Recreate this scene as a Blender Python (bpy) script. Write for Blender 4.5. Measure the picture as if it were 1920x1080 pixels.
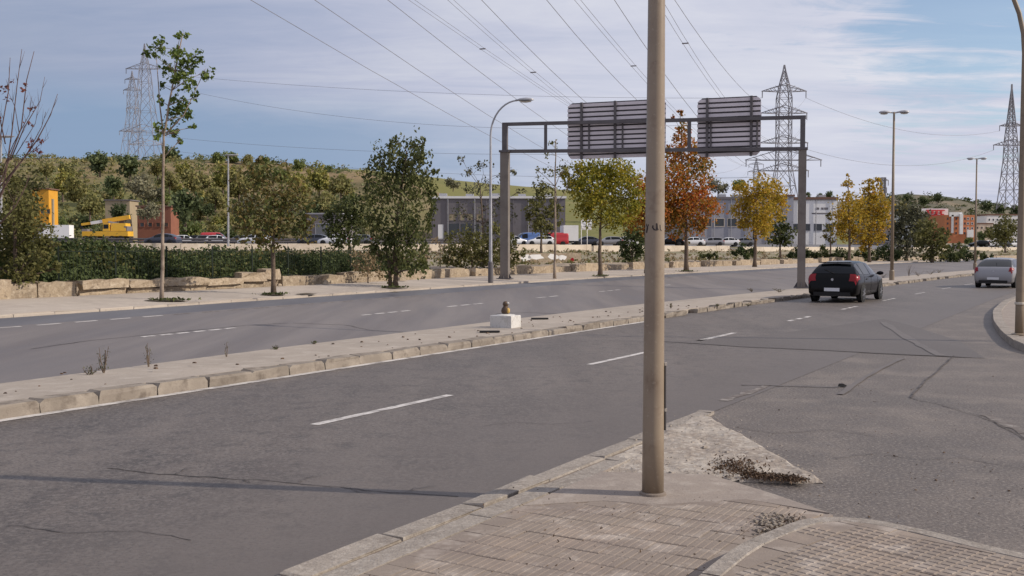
import bpy, math, random
import numpy as np
from mathutils import Vector, Matrix
from mathutils import noise as mnoise

for o in list(bpy.data.objects):
    bpy.data.objects.remove(o)
SC = bpy.context.scene
COL = SC.collection
PI = math.pi
R = math.radians

# ------------------------------------------------------------------ camera
H = 1.85
F = 1920.0
PITCH = math.atan(73 / F)
cam_d = bpy.data.cameras.new('camera')
cam = bpy.data.objects.new('camera', cam_d)
COL.objects.link(cam)
cam.location = (0, 0, H)
cam.rotation_euler = (R(90) - PITCH, 0, 0)
cam_d.sensor_width = 36
cam_d.lens = 36
cam_d.clip_start = 0.1
cam_d.clip_end = 9000
SC.camera = cam

# ------------------------------------------------------------------ sun + sky + exposure
SUN_AZ = R(99)          # from +Y clockwise
SUN_EL = R(31)
sun_dir = Vector((math.sin(SUN_AZ) * math.cos(SUN_EL), math.cos(SUN_AZ) * math.cos(SUN_EL), math.sin(SUN_EL)))
sd = bpy.data.lights.new('sun', 'SUN')
sd.energy = 4.2
sd.angle = R(0.6)
sd.color = (1.0, 0.90, 0.77)
so = bpy.data.objects.new('sun', sd)
COL.objects.link(so)
so.rotation_euler = (-sun_dir).to_track_quat('-Z', 'Y').to_euler()
SC.view_settings.view_transform = 'Standard'
SC.view_settings.look = 'None'
SC.view_settings.gamma = 1
SC.view_settings.use_curve_mapping = False
SC.view_settings.exposure = 0.0

W = bpy.data.worlds.new('World')
SC.world = W
W.use_nodes = True
nt = W.node_tree
nt.nodes.clear()


def N(tree, typ, **kw):
    n = tree.nodes.new(typ)
    for k, v in kw.items():
        if k.startswith('i_'):
            key = k[2:]
            n.inputs[int(key) if key.isdigit() else key.replace('_', ' ')].default_value = v
        else:
            setattr(n, k, v)
    return n


def L(tree, a, b):
    tree.links.new(a, b)


def math_n(tree, op, a, b=None, clamp=False):
    n = tree.nodes.new('ShaderNodeMath')
    n.operation = op
    n.use_clamp = clamp
    for i, v in enumerate((a, b)):
        if v is None:
            continue
        if isinstance(v, (int, float)):
            n.inputs[i].default_value = v
        else:
            tree.links.new(v, n.inputs[i])
    return n.outputs[0]


def mix_n(tree, fac, a, b, blend='MIX'):
    n = tree.nodes.new('ShaderNodeMix')
    n.data_type = 'RGBA'
    n.blend_type = blend
    if isinstance(fac, (int, float)):
        n.inputs[0].default_value = fac
    else:
        tree.links.new(fac, n.inputs[0])
    for i, v in ((6, a), (7, b)):
        if isinstance(v, (tuple, list)):
            n.inputs[i].default_value = (*v[:3], 1)
        else:
            tree.links.new(v, n.inputs[i])
    return n.outputs[2]


def ramp_n(tree, fac, stops):
    n = tree.nodes.new('ShaderNodeValToRGB')
    el = n.color_ramp.elements
    while len(el) < len(stops):
        el.new(0.5)
    for e, (p, c) in zip(el, stops):
        e.position = p
        e.color = (*c[:3], 1) if isinstance(c, (tuple, list)) else (c, c, c, 1)
    if fac is not None:
        tree.links.new(fac, n.inputs[0])
    return n.outputs[0]


def build_sky():
    sky = N(nt, 'ShaderNodeTexSky', sky_type='NISHITA', sun_disc=False, sun_elevation=SUN_EL,
            sun_rotation=SUN_AZ, altitude=50, air_density=1.0, dust_density=0.6, ozone_density=2.2)
    bg_clear = N(nt, 'ShaderNodeBackground')
    L(nt, sky.outputs[0], bg_clear.inputs[0])
    bg_clear.inputs[1].default_value = 0.13
    tc = N(nt, 'ShaderNodeTexCoord')
    sep = N(nt, 'ShaderNodeSeparateXYZ')
    L(nt, tc.outputs['Generated'], sep.inputs[0])
    zz = math_n(nt, 'MAXIMUM', sep.outputs[2], 0.0)
    den = math_n(nt, 'ADD', zz, 0.11)
    px = math_n(nt, 'DIVIDE', sep.outputs[0], den)
    py = math_n(nt, 'DIVIDE', sep.outputs[1], den)
    cmb = N(nt, 'ShaderNodeCombineXYZ')
    L(nt, px, cmb.inputs[0])
    L(nt, py, cmb.inputs[1])

    def noise(scale, detail, rough, loc, dist=0.0, sx=1.0, sy=1.0):
        mp = N(nt, 'ShaderNodeMapping')
        mp.inputs['Location'].default_value = loc
        mp.inputs['Scale'].default_value = (sx, sy, 1)
        L(nt, cmb.outputs[0], mp.inputs[0])
        n = N(nt, 'ShaderNodeTexNoise')
        n.inputs['Scale'].default_value = scale
        n.inputs['Detail'].default_value = detail
        n.inputs['Roughness'].default_value = rough
        n.inputs['Distortion'].default_value = dist
        L(nt, mp.outputs[0], n.inputs[0])
        return n.outputs[0]

    def lobe(az, el, k):
        d = Vector((math.sin(R(az)) * math.cos(R(el)), math.cos(R(az)) * math.cos(R(el)), math.sin(R(el))))
        v = N(nt, 'ShaderNodeVectorMath', operation='DOT_PRODUCT')
        L(nt, tc.outputs['Generated'], v.inputs[0])
        v.inputs[1].default_value = d
        a = math_n(nt, 'SUBTRACT', 1.0, v.outputs['Value'])
        return math_n(nt, 'EXPONENT', math_n(nt, 'MULTIPLY', a, -k))

    n1 = noise(0.75, 6, 0.55, (3.1, 7.7, 0), 0.3, 1.0, 1.0)
    n2 = noise(1.7, 8, 0.6, (1.7, 2.2, 0), 0.5, 1.0, 0.7)
    n3 = noise(0.35, 3, 0.5, (9.0, 1.0, 0))
    n4 = noise(0.9, 7, 0.62, (4.4, 8.8, 0), 0.6, 0.55, 2.2)
    n5 = noise(3.2, 7, 0.65, (2.4, 5.8, 0), 0.8, 0.6, 1.6)
    # cloud tone: pale lavender sheets with greyer undersides
    tone = math_n(nt, 'ADD', math_n(nt, 'MULTIPLY', n1, 0.35), math_n(nt, 'ADD', math_n(nt, 'MULTIPLY', n4, 0.45), math_n(nt, 'MULTIPLY', n5, 0.2)))
    ccol = ramp_n(nt, tone, [(0.38, (0.40, 0.45, 0.62)), (0.49, (0.56, 0.58, 0.72)), (0.60, (0.74, 0.745, 0.82))])
    # heavier blue-grey bank low in the west
    zg = math_n(nt, 'MULTIPLY', math_n(nt, 'SUBTRACT', sep.outputs[2], 0.085), 1 / 0.062)
    band = math_n(nt, 'EXPONENT', math_n(nt, 'MULTIPLY', math_n(nt, 'MULTIPLY', zg, zg), -1.0))
    bank = math_n(nt, 'MULTIPLY', band, lobe(-24, 5, 7))
    bankm = math_n(nt, 'MULTIPLY', bank, math_n(nt, 'ADD', 0.55, math_n(nt, 'MULTIPLY', n2, 0.95)), True)
    upper = math_n(nt, 'MULTIPLY', lobe(-38, 17, 9), math_n(nt, 'ADD', 0.6, math_n(nt, 'MULTIPLY', n1, 0.8)), True)
    ccol = mix_n(nt, math_n(nt, 'MULTIPLY', upper, 0.95, True), ccol, (0.265, 0.335, 0.475))
    bmask = ramp_n(nt, bankm, [(0.22, 0.0), (0.72, 0.92)])
    ccol = mix_n(nt, bmask, ccol, (0.25, 0.355, 0.52))
    # brighter low sky towards the right
    glow = math_n(nt, 'MULTIPLY', lobe(12, 6, 30), 0.55)
    ccol = mix_n(nt, glow, ccol, (0.72, 0.74, 0.82))
    bg_cl = N(nt, 'ShaderNodeBackground')
    L(nt, ccol, bg_cl.inputs[0])
    bg_cl.inputs[1].default_value = 1.0
    # gaps of clear sky
    gap = math_n(nt, 'ADD', math_n(nt, 'MULTIPLY', lobe(25.5, 13.5, 75), 0.62),
                 math_n(nt, 'ADD', math_n(nt, 'MULTIPLY', n2, 0.75), math_n(nt, 'MULTIPLY', n3, 0.35)))
    gmask = ramp_n(nt, math_n(nt, 'SUBTRACT', gap, math_n(nt, 'MULTIPLY', math_n(nt, 'SUBTRACT', n5, 0.4), 0.9)), [(0.72, 0.0), (1.16, 0.8)])
    mx = N(nt, 'ShaderNodeMixShader')
    L(nt, gmask, mx.inputs[0])
    L(nt, bg_cl.outputs[0], mx.inputs[1])
    L(nt, bg_clear.outputs[0], mx.inputs[2])
    out = N(nt, 'ShaderNodeOutputWorld')
    L(nt, mx.outputs[0], out.inputs[0])


build_sky()

# ------------------------------------------------------------------ plan geometry of the place
HEAD = R(30.6)            # heading of the avenue, clockwise from +Y
SA, CA = math.sin(HEAD), math.cos(HEAD)


def curve(s):
    return -0.0009 * max(0.0, s - 38) ** 2


def su2xy(s, u):
    return s * SA - u * CA, s * CA + u * SA


def xy2su(x, y):
    return x * SA + y * CA, -x * CA + y * SA


def lerp_tab(tab, s):
    if s <= tab[0][0]:
        return tab[0][1]
    for (a, va), (b, vb) in zip(tab, tab[1:]):
        if s <= b:
            return va + (vb - va) * (s - a) / (b - a)
    return tab[-1][1]


U_NEAR = 4.0                                            # near kerb line
T_MED_N = [(-60, 10.38), (33, 10.43), (40, 10.1), (200, 10.15)]
T_MED_F = [(-60, 13.1), (8, 13.1), (23, 13.5), (32, 13.5), (47, 12.9), (72, 13.6), (100, 14.2), (200, 14.6)]
T_KERB = [(-60, 21.6), (14, 22.5), (22, 23.0), (30, 23.4), (38, 23.75), (50, 24.3), (65, 24.7), (88, 25.6), (111, 26.0), (150, 28), (220, 29)]
T_WALL = [(-60, 26.6), (17, 26.97), (26, 27.2), (36, 27.9), (45, 28.9), (67, 29.9), (101, 30.5), (160, 32), (220, 33)]


def zroad(ub):
    return 0.023 * max(0.0, min(ub, 32) - 12.7)


def zr_xy(x, y):
    s, u = xy2su(x, y)
    return zroad(u - curve(s))


def ray(px, py):
    u = (px - 960) / F
    v = (py - 540) / F
    return Vector((u, math.cos(PITCH) - v * math.sin(PITCH), -math.sin(PITCH) - v * math.cos(PITCH)))


def at(px, py, z=0.0):
    d = ray(px, py)
    t = (z - H) / d.z
    return Vector((d.x * t, d.y * t, z))


def hit(px, py, add=0.0):
    z = 0.0
    for i in range(50):
        p = at(px, py, z + add)
        z = 0.5 * z + 0.5 * zr_xy(p.x, p.y)
    return Vector((p.x, p.y, z + add))


def pt(px, py, Y):
    d = ray(px, py)
    t = Y / d.y
    return Vector((d.x * t, Y, H + d.z * t))


BARR = [(-400, 112), (330, 120), (700, 128), (1000, 140), (1400, 165), (1600, 185), (1920, 230), (2600, 330)]


def barr_y(px):
    return lerp_tab(BARR, px)


def smooth(t):
    t = max(0.0, min(1.0, t))
    return t * t * (3 - 2 * t)


def ground_z(x, y):
    s, u = xy2su(x, y)
    ub = u - curve(s)
    uw = lerp_tab(T_WALL, s)
    if y < 1 or ub < uw:
        return zroad(ub) - 0.07
    if ub < uw + 4:
        return (zroad(uw) - 0.07) + (0.62 - (zroad(uw) - 0.07)) * (ub - uw) / 4
    px = 960 + F * x / y
    yb = barr_y(px)
    if y < yb:
        a = ub - uw - 4
        t = a / (a + (yb - y) + 1e-6)
        return 0.62 + 0.85 * smooth(t)
    return 1.47 + 0.75 * smooth((y - yb - 1.2) / 3.0) + min(3.0, 0.009 * max(0, y - yb - 4))


# ------------------------------------------------------------------ mesh helpers
def link(o, parent=None):
    COL.objects.link(o)
    if parent is not None:
        o.parent = parent
    return o


def wloc(o):
    v = Vector((0, 0, 0))
    while o is not None:
        v += o.location
        o = o.parent
    return v


class MB:
    def __init__(self):
        self.v = []
        self.f = []

    def add(self, vs, fs):
        b = len(self.v)
        self.v.extend([tuple(p) for p in vs])
        self.f.extend([tuple(i + b for i in f) for f in fs])
        return self

    def box(self, c, s, rz=0.0, taper=1.0):
        cx, cy, cz = c
        hx, hy, hz = s[0] / 2, s[1] / 2, s[2] / 2
        co, si = math.cos(rz), math.sin(rz)
        vs = []
        for z, k in ((-hz, 1.0), (hz, taper)):
            for x, y in ((-hx, -hy), (hx, -hy), (hx, hy), (-hx, hy)):
                x *= k
                y *= k
                vs.append((cx + x * co - y * si, cy + x * si + y * co, cz + z))
        return self.add(vs, [(3, 2, 1, 0), (4, 5, 6, 7), (0, 1, 5, 4), (1, 2, 6, 5), (2, 3, 7, 6), (3, 0, 4, 7)])

    def tube(self, pts, rad, n=8, cap=True):
        pts = [Vector(p) for p in pts]
        if not isinstance(rad, (list, tuple)):
            rad = [rad] * len(pts)
        vs, fs = [], []
        ref = None
        for i, p in enumerate(pts):
            d = (pts[min(i + 1, len(pts) - 1)] - pts[max(i - 1, 0)]).normalized()
            if ref is None:
                ref = Vector((1, 0, 0)) if abs(d.x) < 0.8 else Vector((0, 1, 0))
            a = (ref - d * ref.dot(d)).normalized()
            ref = a
            b = d.cross(a)
            for k in range(n):
                t = 2 * PI * k / n
                vs.append(p + (a * math.cos(t) + b * math.sin(t)) * rad[i])
        for i in range(len(pts) - 1):
            for k in range(n):
                k2 = (k + 1) % n
                fs.append((i * n + k, i * n + k2, (i + 1) * n + k2, (i + 1) * n + k))
        if cap:
            fs.append(tuple(reversed(range(n))))
            fs.append(tuple(range((len(pts) - 1) * n, len(pts) * n)))
        return self.add(vs, fs)

    def beam(self, a, b, w, h=None):
        a, b = Vector(a), Vector(b)
        h = h or w
        d = (b - a).normalized()
        up = Vector((0, 0, 1)) if abs(d.z) < 0.9 else Vector((1, 0, 0))
        sx = d.cross(up).normalized() * (w / 2)
        sz = sx.cross(d).normalized() * (h / 2)
        vs = []
        for p in (a, b):
            vs += [p - sx - sz, p + sx - sz, p + sx + sz, p - sx + sz]
        return self.add(vs, [(3, 2, 1, 0), (4, 5, 6, 7), (0, 1, 5, 4), (1, 2, 6, 5), (2, 3, 7, 6), (3, 0, 4, 7)])

    def lathe(self, prof, n=16, c=(0, 0, 0), axis='z'):
        vs, fs = [], []
        for r, z in prof:
            for k in range(n):
                t = 2 * PI * k / n
                p = (r * math.cos(t), r * math.sin(t), z)
                if axis == 'y':
                    p = (p[0], p[2], p[1])
                vs.append((c[0] + p[0], c[1] + p[1], c[2] + p[2]))
        for i in range(len(prof) - 1):
            for k in range(n):
                k2 = (k + 1) % n
                fs.append((i * n + k, i * n + k2, (i + 1) * n + k2, (i + 1) * n + k))
        fs.append(tuple(reversed(range(n))))
        fs.append(tuple(range((len(prof) - 1) * n, len(prof) * n)))
        return self.add(vs, fs)

    def prism(self, poly, z0, z1):
        n = len(poly)
        vs = [(p[0], p[1], z0) for p in poly] + [(p[0], p[1], z1) for p in poly]
        area = sum(poly[i][0] * poly[(i + 1) % n][1] - poly[(i + 1) % n][0] * poly[i][1] for i in range(n))
        fs = [tuple(reversed(range(n))), tuple(range(n, 2 * n))] + [(i, (i + 1) % n, n + (i + 1) % n, n + i) for i in range(n)]
        if area < 0:
            fs = [tuple(reversed(f)) for f in fs]
        return self.add(vs, fs)

    def mesh(self, name, off=None, smooth_=False):
        me = bpy.data.meshes.new(name)
        vs = self.v
        if off is not None:
            vs = [(p[0] - off.x, p[1] - off.y, p[2] - off.z) for p in vs]
        me.from_pydata(vs, [], self.f)
        if smooth_:
            me.polygons.foreach_set('use_smooth', [True] * len(me.polygons))
        me.update()
        return me

    def build(self, name, m, parent=None, smooth_=False, local=False):
        off = None if (parent is None or local) else wloc(parent)
        me = self.mesh(name, off, smooth_)
        if m is not None:
            me.materials.append(m)
        return link(bpy.data.objects.new(name, me), parent)


def tag(o, label=None, cat=None, group=None, kind=None):
    if label:
        o['label'] = label
    if cat:
        o['category'] = cat
    if group:
        o['group'] = group
    if kind:
        o['kind'] = kind
    return o


def thing(name, label, cat, loc, group=None, rz=0.0):
    o = bpy.data.objects.new(name, None)
    o.empty_display_size = 0.3
    COL.objects.link(o)
    o.location = loc
    o.rotation_euler = (0, 0, rz)
    return tag(o, label, cat, group)


def kids(o):
    return [c for c in bpy.data.objects if c.parent is o]


def copy_tree(o, parent=None):
    c = o.copy()
    COL.objects.link(c)
    if parent is not None:
        c.parent = parent
    for ch in kids(o):
        copy_tree(ch, c)
    return c


# ------------------------------------------------------------------ materials
def mat(name, col, rough=0.8, metal=0.0, spec=0.3, layers=(), bump=None, rnd=0.0, coat=0.0, coords='Object'):
    """layers: (noise scale, detail, lo, hi, colour, strength, stretch)"""
    m = bpy.data.materials.new(name)
    m.use_nodes = True
    t = m.node_tree
    b = t.nodes['Principled BSDF']
    b.inputs['Roughness'].default_value = rough
    b.inputs['Metallic'].default_value = metal
    b.inputs['Specular IOR Level'].default_value = spec
    if coat:
        b.inputs['Coat Weight'].default_value = coat
        b.inputs['Coat Roughness'].default_value = 0.05
    c = None
    if layers or bump:
        if coords == 'World':
            vec = N(t, 'ShaderNodeNewGeometry').outputs['Position']
        else:
            vec = N(t, 'ShaderNodeTexCoord').outputs['Object']
    cur = None
    if rnd:
        oi = N(t, 'ShaderNodeObjectInfo')
        lo = tuple(x * (1 - rnd) for x in col)
        hi = tuple(min(1, x * (1 + rnd)) for x in col)
        cur = mix_n(t, oi.outputs['Random'], lo, hi)
    for i, ly in enumerate(layers):
        sc, det, lo, hi, colr, stg = ly[:6]
        st = ly[6] if len(ly) > 6 else None
        mp = N(t, 'ShaderNodeMapping')
        mp.inputs['Location'].default_value = (i * 3.7 + 1.3, i * 7.1, i * 1.9)
        if st:
            mp.inputs['Rotation'].default_value = (0, 0, st[2])
            mp.inputs['Scale'].default_value = (st[0], st[1], 1)
        L(t, vec, mp.inputs[0])
        n = N(t, 'ShaderNodeTexNoise')
        n.inputs['Scale'].default_value = sc
        n.inputs['Detail'].default_value = det
        n.inputs['Roughness'].default_value = 0.6
        L(t, mp.outputs[0], n.inputs[0])
        f = ramp_n(t, n.outputs[0], [(lo, 0.0), (hi, stg)])
        cur = mix_n(t, f, cur if cur is not None else col, colr)
    if cur is None:
        b.inputs['Base Color'].default_value = (*col, 1)
    else:
        L(t, cur, b.inputs['Base Color'])
    if bump:
        prev = None
        for sc, stg, dist in bump:
            n = N(t, 'ShaderNodeTexNoise')
            n.inputs['Scale'].default_value = sc
            n.inputs['Detail'].default_value = 5
            n.inputs['Roughness'].default_value = 0.65
            L(t, vec, n.inputs[0])
            bp = N(t, 'ShaderNodeBump')
            bp.inputs['Strength'].default_value = stg
            bp.inputs['Distance'].default_value = dist
            L(t, n.outputs[0], bp.inputs['Height'])
            if prev is not None:
                L(t, prev, bp.inputs['Normal'])
            prev = bp.outputs[0]
        L(t, prev, b.inputs['Normal'])
    return m


def leaf_mat(name, cols, trans=0.28, clump=1.2, rough=0.6):
    m = bpy.data.materials.new(name)
    m.use_nodes = True
    t = m.node_tree
    b = t.nodes['Principled BSDF']
    out = [n for n in t.nodes if n.type == 'OUTPUT_MATERIAL'][0]
    g = N(t, 'ShaderNodeNewGeometry')
    n = N(t, 'ShaderNodeTexNoise')
    n.inputs['Scale'].default_value = clump
    n.inputs['Detail'].default_value = 2
    L(t, g.outputs['Position'], n.inputs[0])
    f = math_n(t, 'ADD', math_n(t, 'MULTIPLY', g.outputs['Random Per Island'], 0.55),
               math_n(t, 'MULTIPLY', math_n(t, 'SUBTRACT', n.outputs[0], 0.28), 1.0), True)
    k = len(cols)
    c = ramp_n(t, f, [(0.08 + 0.84 * i / (k - 1), cc) for i, cc in enumerate(cols)])
    L(t, c, b.inputs['Base Color'])
    b.inputs['Roughness'].default_value = rough
    b.inputs['Specular IOR Level'].default_value = 0.25
    tr = N(t, 'ShaderNodeBsdfTranslucent')
    L(t, c, tr.inputs[0])
    mx = N(t, 'ShaderNodeMixShader')
    mx.inputs[0].default_value = trans
    L(t, b.outputs[0], mx.inputs[1])
    L(t, tr.outputs[0], mx.inputs[2])
    L(t, mx.outputs[0], out.inputs[0])
    return m


ALONG = (0.06, 1.0, 0.0)


def along(k):                       # stretch a noise along the avenue
    return (1.0, k, HEAD)


M = {}
M['asphalt'] = mat('asphalt_worn', (0.098, 0.079, 0.067), 0.58, spec=0.42, coords='World',
                   layers=[(0.8, 4, 0.40, 0.60, (0.138, 0.114, 0.098), 0.9, along(0.07)),
                           (0.35, 5, 0.47, 0.60, (0.072, 0.058, 0.050), 0.8),
                           (1.5, 6, 0.50, 0.64, (0.145, 0.118, 0.099), 0.7, along(0.3)),
                           (4, 6, 0.50, 0.66, (0.040, 0.033, 0.029), 0.7),
                           (24, 5, 0.47, 0.60, (0.165, 0.142, 0.124), 0.75),
                           (36, 5, 0.51, 0.63, (0.030, 0.025, 0.022), 0.75),
                           (120, 3, 0.52, 0.64, (0.20, 0.18, 0.16), 0.45)],
                   bump=[(120, 0.35, 0.004), (18, 0.2, 0.010)])


def dust_towards_side(m):
    '''the carriageway gets dustier where it opens into the side street: no hard seam between the two'''
    t = m.node_tree
    b = t.nodes['Principled BSDF']
    old = b.inputs['Base Color'].links[0].from_socket
    pos = N(t, 'ShaderNodeNewGeometry').outputs['Position']
    v = N(t, 'ShaderNodeVectorMath', operation='DOT_PRODUCT')
    L(t, pos, v.inputs[0])
    v.inputs[1].default_value = (-CA, SA, 0)
    n = N(t, 'ShaderNodeTexNoise')
    n.inputs['Scale'].default_value = 0.8
    n.inputs['Detail'].default_value = 5
    L(t, pos, n.inputs[0])
    u = math_n(t, 'ADD', v.outputs['Value'], math_n(t, 'MULTIPLY', math_n(t, 'SUBTRACT', n.outputs[0], 0.5), 2.2))
    f = ramp_n(t, math_n(t, 'MULTIPLY', math_n(t, 'SUBTRACT', 6.6, u), 1 / 2.9, True), [(0.0, 0.0), (1.0, 0.92)])
    c = mix_n(t, f, old, (0.112, 0.094, 0.083))
    L(t, c, b.inputs['Base Color'])


dust_towards_side(M['asphalt'])
M['asphalt_far'] = mat('asphalt_far_carriageway', (0.130, 0.114, 0.110), 0.68, spec=0.42, coords='World',
                       layers=[(0.7, 4, 0.40, 0.62, (0.185, 0.163, 0.152), 0.85, along(0.08)),
                               (1.3, 4, 0.45, 0.72, (0.115, 0.107, 0.113), 0.5, along(0.15)),
                               (60, 3, 0.55, 0.7, (0.25, 0.23, 0.22), 0.4)],
                       bump=[(120, 0.4, 0.005)])
M['asphalt_shoulder'] = mat('asphalt_shoulder', (0.095, 0.093, 0.104), 0.7, spec=0.4, coords='World',
                            layers=[(1.0, 4, 0.4, 0.7, (0.15, 0.145, 0.15), 0.6, along(0.15)), (60, 3, 0.55, 0.7, (0.2, 0.19, 0.19), 0.3)])
M['asphalt_side'] = mat('asphalt_side_street', (0.124, 0.102, 0.087), 0.64, spec=0.42, coords='World',
                        layers=[(0.25, 4, 0.38, 0.66, (0.088, 0.075, 0.067), 0.8),
                                (1.1, 5, 0.47, 0.66, (0.195, 0.162, 0.134), 0.65),
                                (5, 4, 0.55, 0.75, (0.105, 0.095, 0.094), 0.5),
                                (36, 4, 0.50, 0.66, (0.31, 0.27, 0.23), 0.6),
                                (42, 4, 0.52, 0.66, (0.05, 0.043, 0.04), 0.7)],
                        bump=[(110, 0.6, 0.008), (14, 0.4, 0.015)])
M['asphalt_patch'] = mat('asphalt_newer_patch', (0.094, 0.079, 0.070), 0.64, spec=0.42, coords='World',
                         layers=[(0.7, 4, 0.4, 0.7, (0.120, 0.102, 0.091), 0.7, along(0.2)), (70, 3, 0.52, 0.7, (0.2, 0.19, 0.18), 0.5),
                                 (95, 2, 0.54, 0.68, (0.045, 0.042, 0.045), 0.5)],
                         bump=[(140, 0.4, 0.005)])
M['tyre_rub'] = mat('tyre_rub', (0.098, 0.083, 0.073), 0.6, spec=0.5, layers=[(1.5, 4, 0.36, 0.58, (0.12, 0.1, 0.088), 1.0)], coords='World')
M['tar'] = mat('tar_seam', (0.042, 0.036, 0.034), 0.7, layers=[(5, 4, 0.38, 0.58, (0.11, 0.095, 0.088), 1.0)], coords='World')
M['stain'] = mat('oil_stain', (0.092, 0.079, 0.073), 0.7, spec=0.45, layers=[(2.5, 4, 0.36, 0.6, (0.125, 0.11, 0.105), 1.0)], coords='World')
M['paint'] = mat('road_paint', (0.56, 0.53, 0.50), 0.7, coords='World', layers=[(4, 5, 0.46, 0.66, (0.2, 0.18, 0.17), 0.95), (60, 3, 0.5, 0.7, (0.3, 0.28, 0.27), 0.6)])
M['paint_worn'] = mat('road_paint_worn', (0.24, 0.215, 0.195), 0.75, coords='World', layers=[(7, 5, 0.36, 0.54, (0.125, 0.105, 0.092), 1.0)])
M['median'] = mat('median_concrete', (0.355, 0.305, 0.255), 0.9, coords='World',
                  layers=[(0.5, 4, 0.4, 0.65, (0.285, 0.245, 0.205), 0.8), (3, 5, 0.5, 0.72, (0.45, 0.40, 0.345), 0.6),
                          (25, 4, 0.55, 0.7, (0.2, 0.17, 0.14), 0.4)], bump=[(30, 0.4, 0.01), (4, 0.3, 0.03)])
M['kerb'] = mat('kerb_stone', (0.212, 0.180, 0.148), 0.9, rnd=0.08, coords='World',
                layers=[(2.5, 5, 0.46, 0.68, (0.33, 0.285, 0.235), 0.75), (5, 4, 0.5, 0.68, (0.115, 0.092, 0.074), 0.8), (50, 3, 0.5, 0.7, (0.22, 0.185, 0.15), 0.4)],
                bump=[(40, 0.5, 0.01)])
M['pave_far'] = mat('pavement_dusty', (0.40, 0.345, 0.29), 0.95, coords='World',
                    layers=[(0.35, 4, 0.4, 0.65, (0.31, 0.265, 0.225), 0.8), (2, 5, 0.5, 0.7, (0.47, 0.41, 0.34), 0.6), (12, 4, 0.6, 0.75, (0.16, 0.13, 0.1), 0.5)],
                    bump=[(20, 0.5, 0.02)])
M['pave_near'] = mat('pavement_concrete_near', (0.28, 0.234, 0.198), 0.92, coords='World',
                     layers=[(1.1, 5, 0.42, 0.66, (0.23, 0.195, 0.172), 0.8), (6, 5, 0.5, 0.72, (0.41, 0.36, 0.31), 0.6), (60, 4, 0.55, 0.7, (0.16, 0.135, 0.115), 0.6)],
                     bump=[(45, 0.6, 0.006), (8, 0.4, 0.012)])
M['joint'] = mat('joint_dirt', (0.18, 0.146, 0.12), 0.95, coords='World', layers=[(12, 4, 0.4, 0.65, (0.21, 0.17, 0.14), 0.8)])
M['tile'] = mat('paving_tile', (0.238, 0.196, 0.162), 0.9, rnd=0.05, coords='World',
                layers=[(0.8, 5, 0.42, 0.58, (0.20, 0.162, 0.138), 0.9, (0.7, 2.2, 0.1)), (2.2, 4, 0.5, 0.7, (0.36, 0.285, 0.225), 0.5),
                        (5, 5, 0.52, 0.72, (0.45, 0.395, 0.345), 0.6), (70, 4, 0.55, 0.7, (0.18, 0.15, 0.13), 0.6)],
                bump=[(80, 0.6, 0.004)])
M['gutter'] = mat('gutter_concrete', (0.285, 0.25, 0.215), 0.92, rnd=0.06, coords='World',
                  layers=[(5, 5, 0.45, 0.68, (0.19, 0.162, 0.138), 0.8), (24, 4, 0.5, 0.68, (0.42, 0.38, 0.335), 0.6), (60, 3, 0.55, 0.7, (0.15, 0.13, 0.115), 0.6)],
                  bump=[(35, 0.8, 0.012)])
M['rubble'] = mat('rubble_concrete', (0.375, 0.33, 0.28), 0.95, coords='World',
                  layers=[(1.6, 5, 0.42, 0.58, (0.265, 0.222, 0.184), 0.9), (13, 4, 0.5, 0.66, (0.46, 0.415, 0.36), 0.8), (16, 4, 0.53, 0.66, (0.2, 0.165, 0.14), 0.8)],
                  bump=[(22, 0.6, 0.02), (70, 0.5, 0.008)])
M['stone_bit'] = mat('stone_chip', (0.36, 0.312, 0.262), 0.95, coords='World', layers=[(8, 3, 0.4, 0.65, (0.25, 0.215, 0.18), 0.9)])
M['litter'] = leaf_mat('leaf_litter', [(0.035, 0.022, 0.014), (0.065, 0.038, 0.022), (0.11, 0.066, 0.038), (0.16, 0.105, 0.065)], 0.05, 3.0)
M['ground'] = mat('bare_ground', (0.27, 0.225, 0.165), 0.97, coords='World',
                  layers=[(0.06, 5, 0.4, 0.6, (0.16, 0.15, 0.075), 0.85), (0.4, 5, 0.5, 0.7, (0.36, 0.3, 0.215), 0.6), (2, 4, 0.55, 0.7, (0.12, 0.105, 0.06), 0.6)])
M['lot'] = mat('car_park_asphalt', (0.16, 0.155, 0.16), 0.9, coords='World', layers=[(0.2, 4, 0.4, 0.65, (0.11, 0.11, 0.12), 0.7)])
M['verge'] = mat('dirt_verge', (0.33, 0.265, 0.195), 0.97, coords='World',
                 layers=[(0.5, 5, 0.45, 0.65, (0.22, 0.165, 0.115), 0.8), (2.5, 5, 0.5, 0.7, (0.45, 0.375, 0.285), 0.6), (6, 4, 0.55, 0.7, (0.13, 0.12, 0.065), 0.7)],
                 bump=[(4, 0.6, 0.1)])
M['wallstone'] = mat('old_wall_stone', (0.33, 0.262, 0.185), 0.95, rnd=0.2, coords='World',
                     layers=[(1.6, 5, 0.45, 0.66, (0.26, 0.20, 0.145), 0.8), (7, 5, 0.5, 0.68, (0.5, 0.425, 0.325), 0.6), (9, 4, 0.55, 0.7, (0.12, 0.09, 0.065), 0.7)],
                     bump=[(9, 0.8, 0.06)])
M['pole_tan'] = mat('pole_paint_tan', (0.262, 0.205, 0.148), 0.36, metal=0.0, spec=0.5,
                    layers=[(2.2, 5, 0.45, 0.7, (0.20, 0.15, 0.108), 0.7), (9, 5, 0.56, 0.72, (0.16, 0.105, 0.07), 0.6), (30, 4, 0.6, 0.72, (0.36, 0.305, 0.245), 0.5)], bump=[(5, 0.05, 0.01)])
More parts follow.
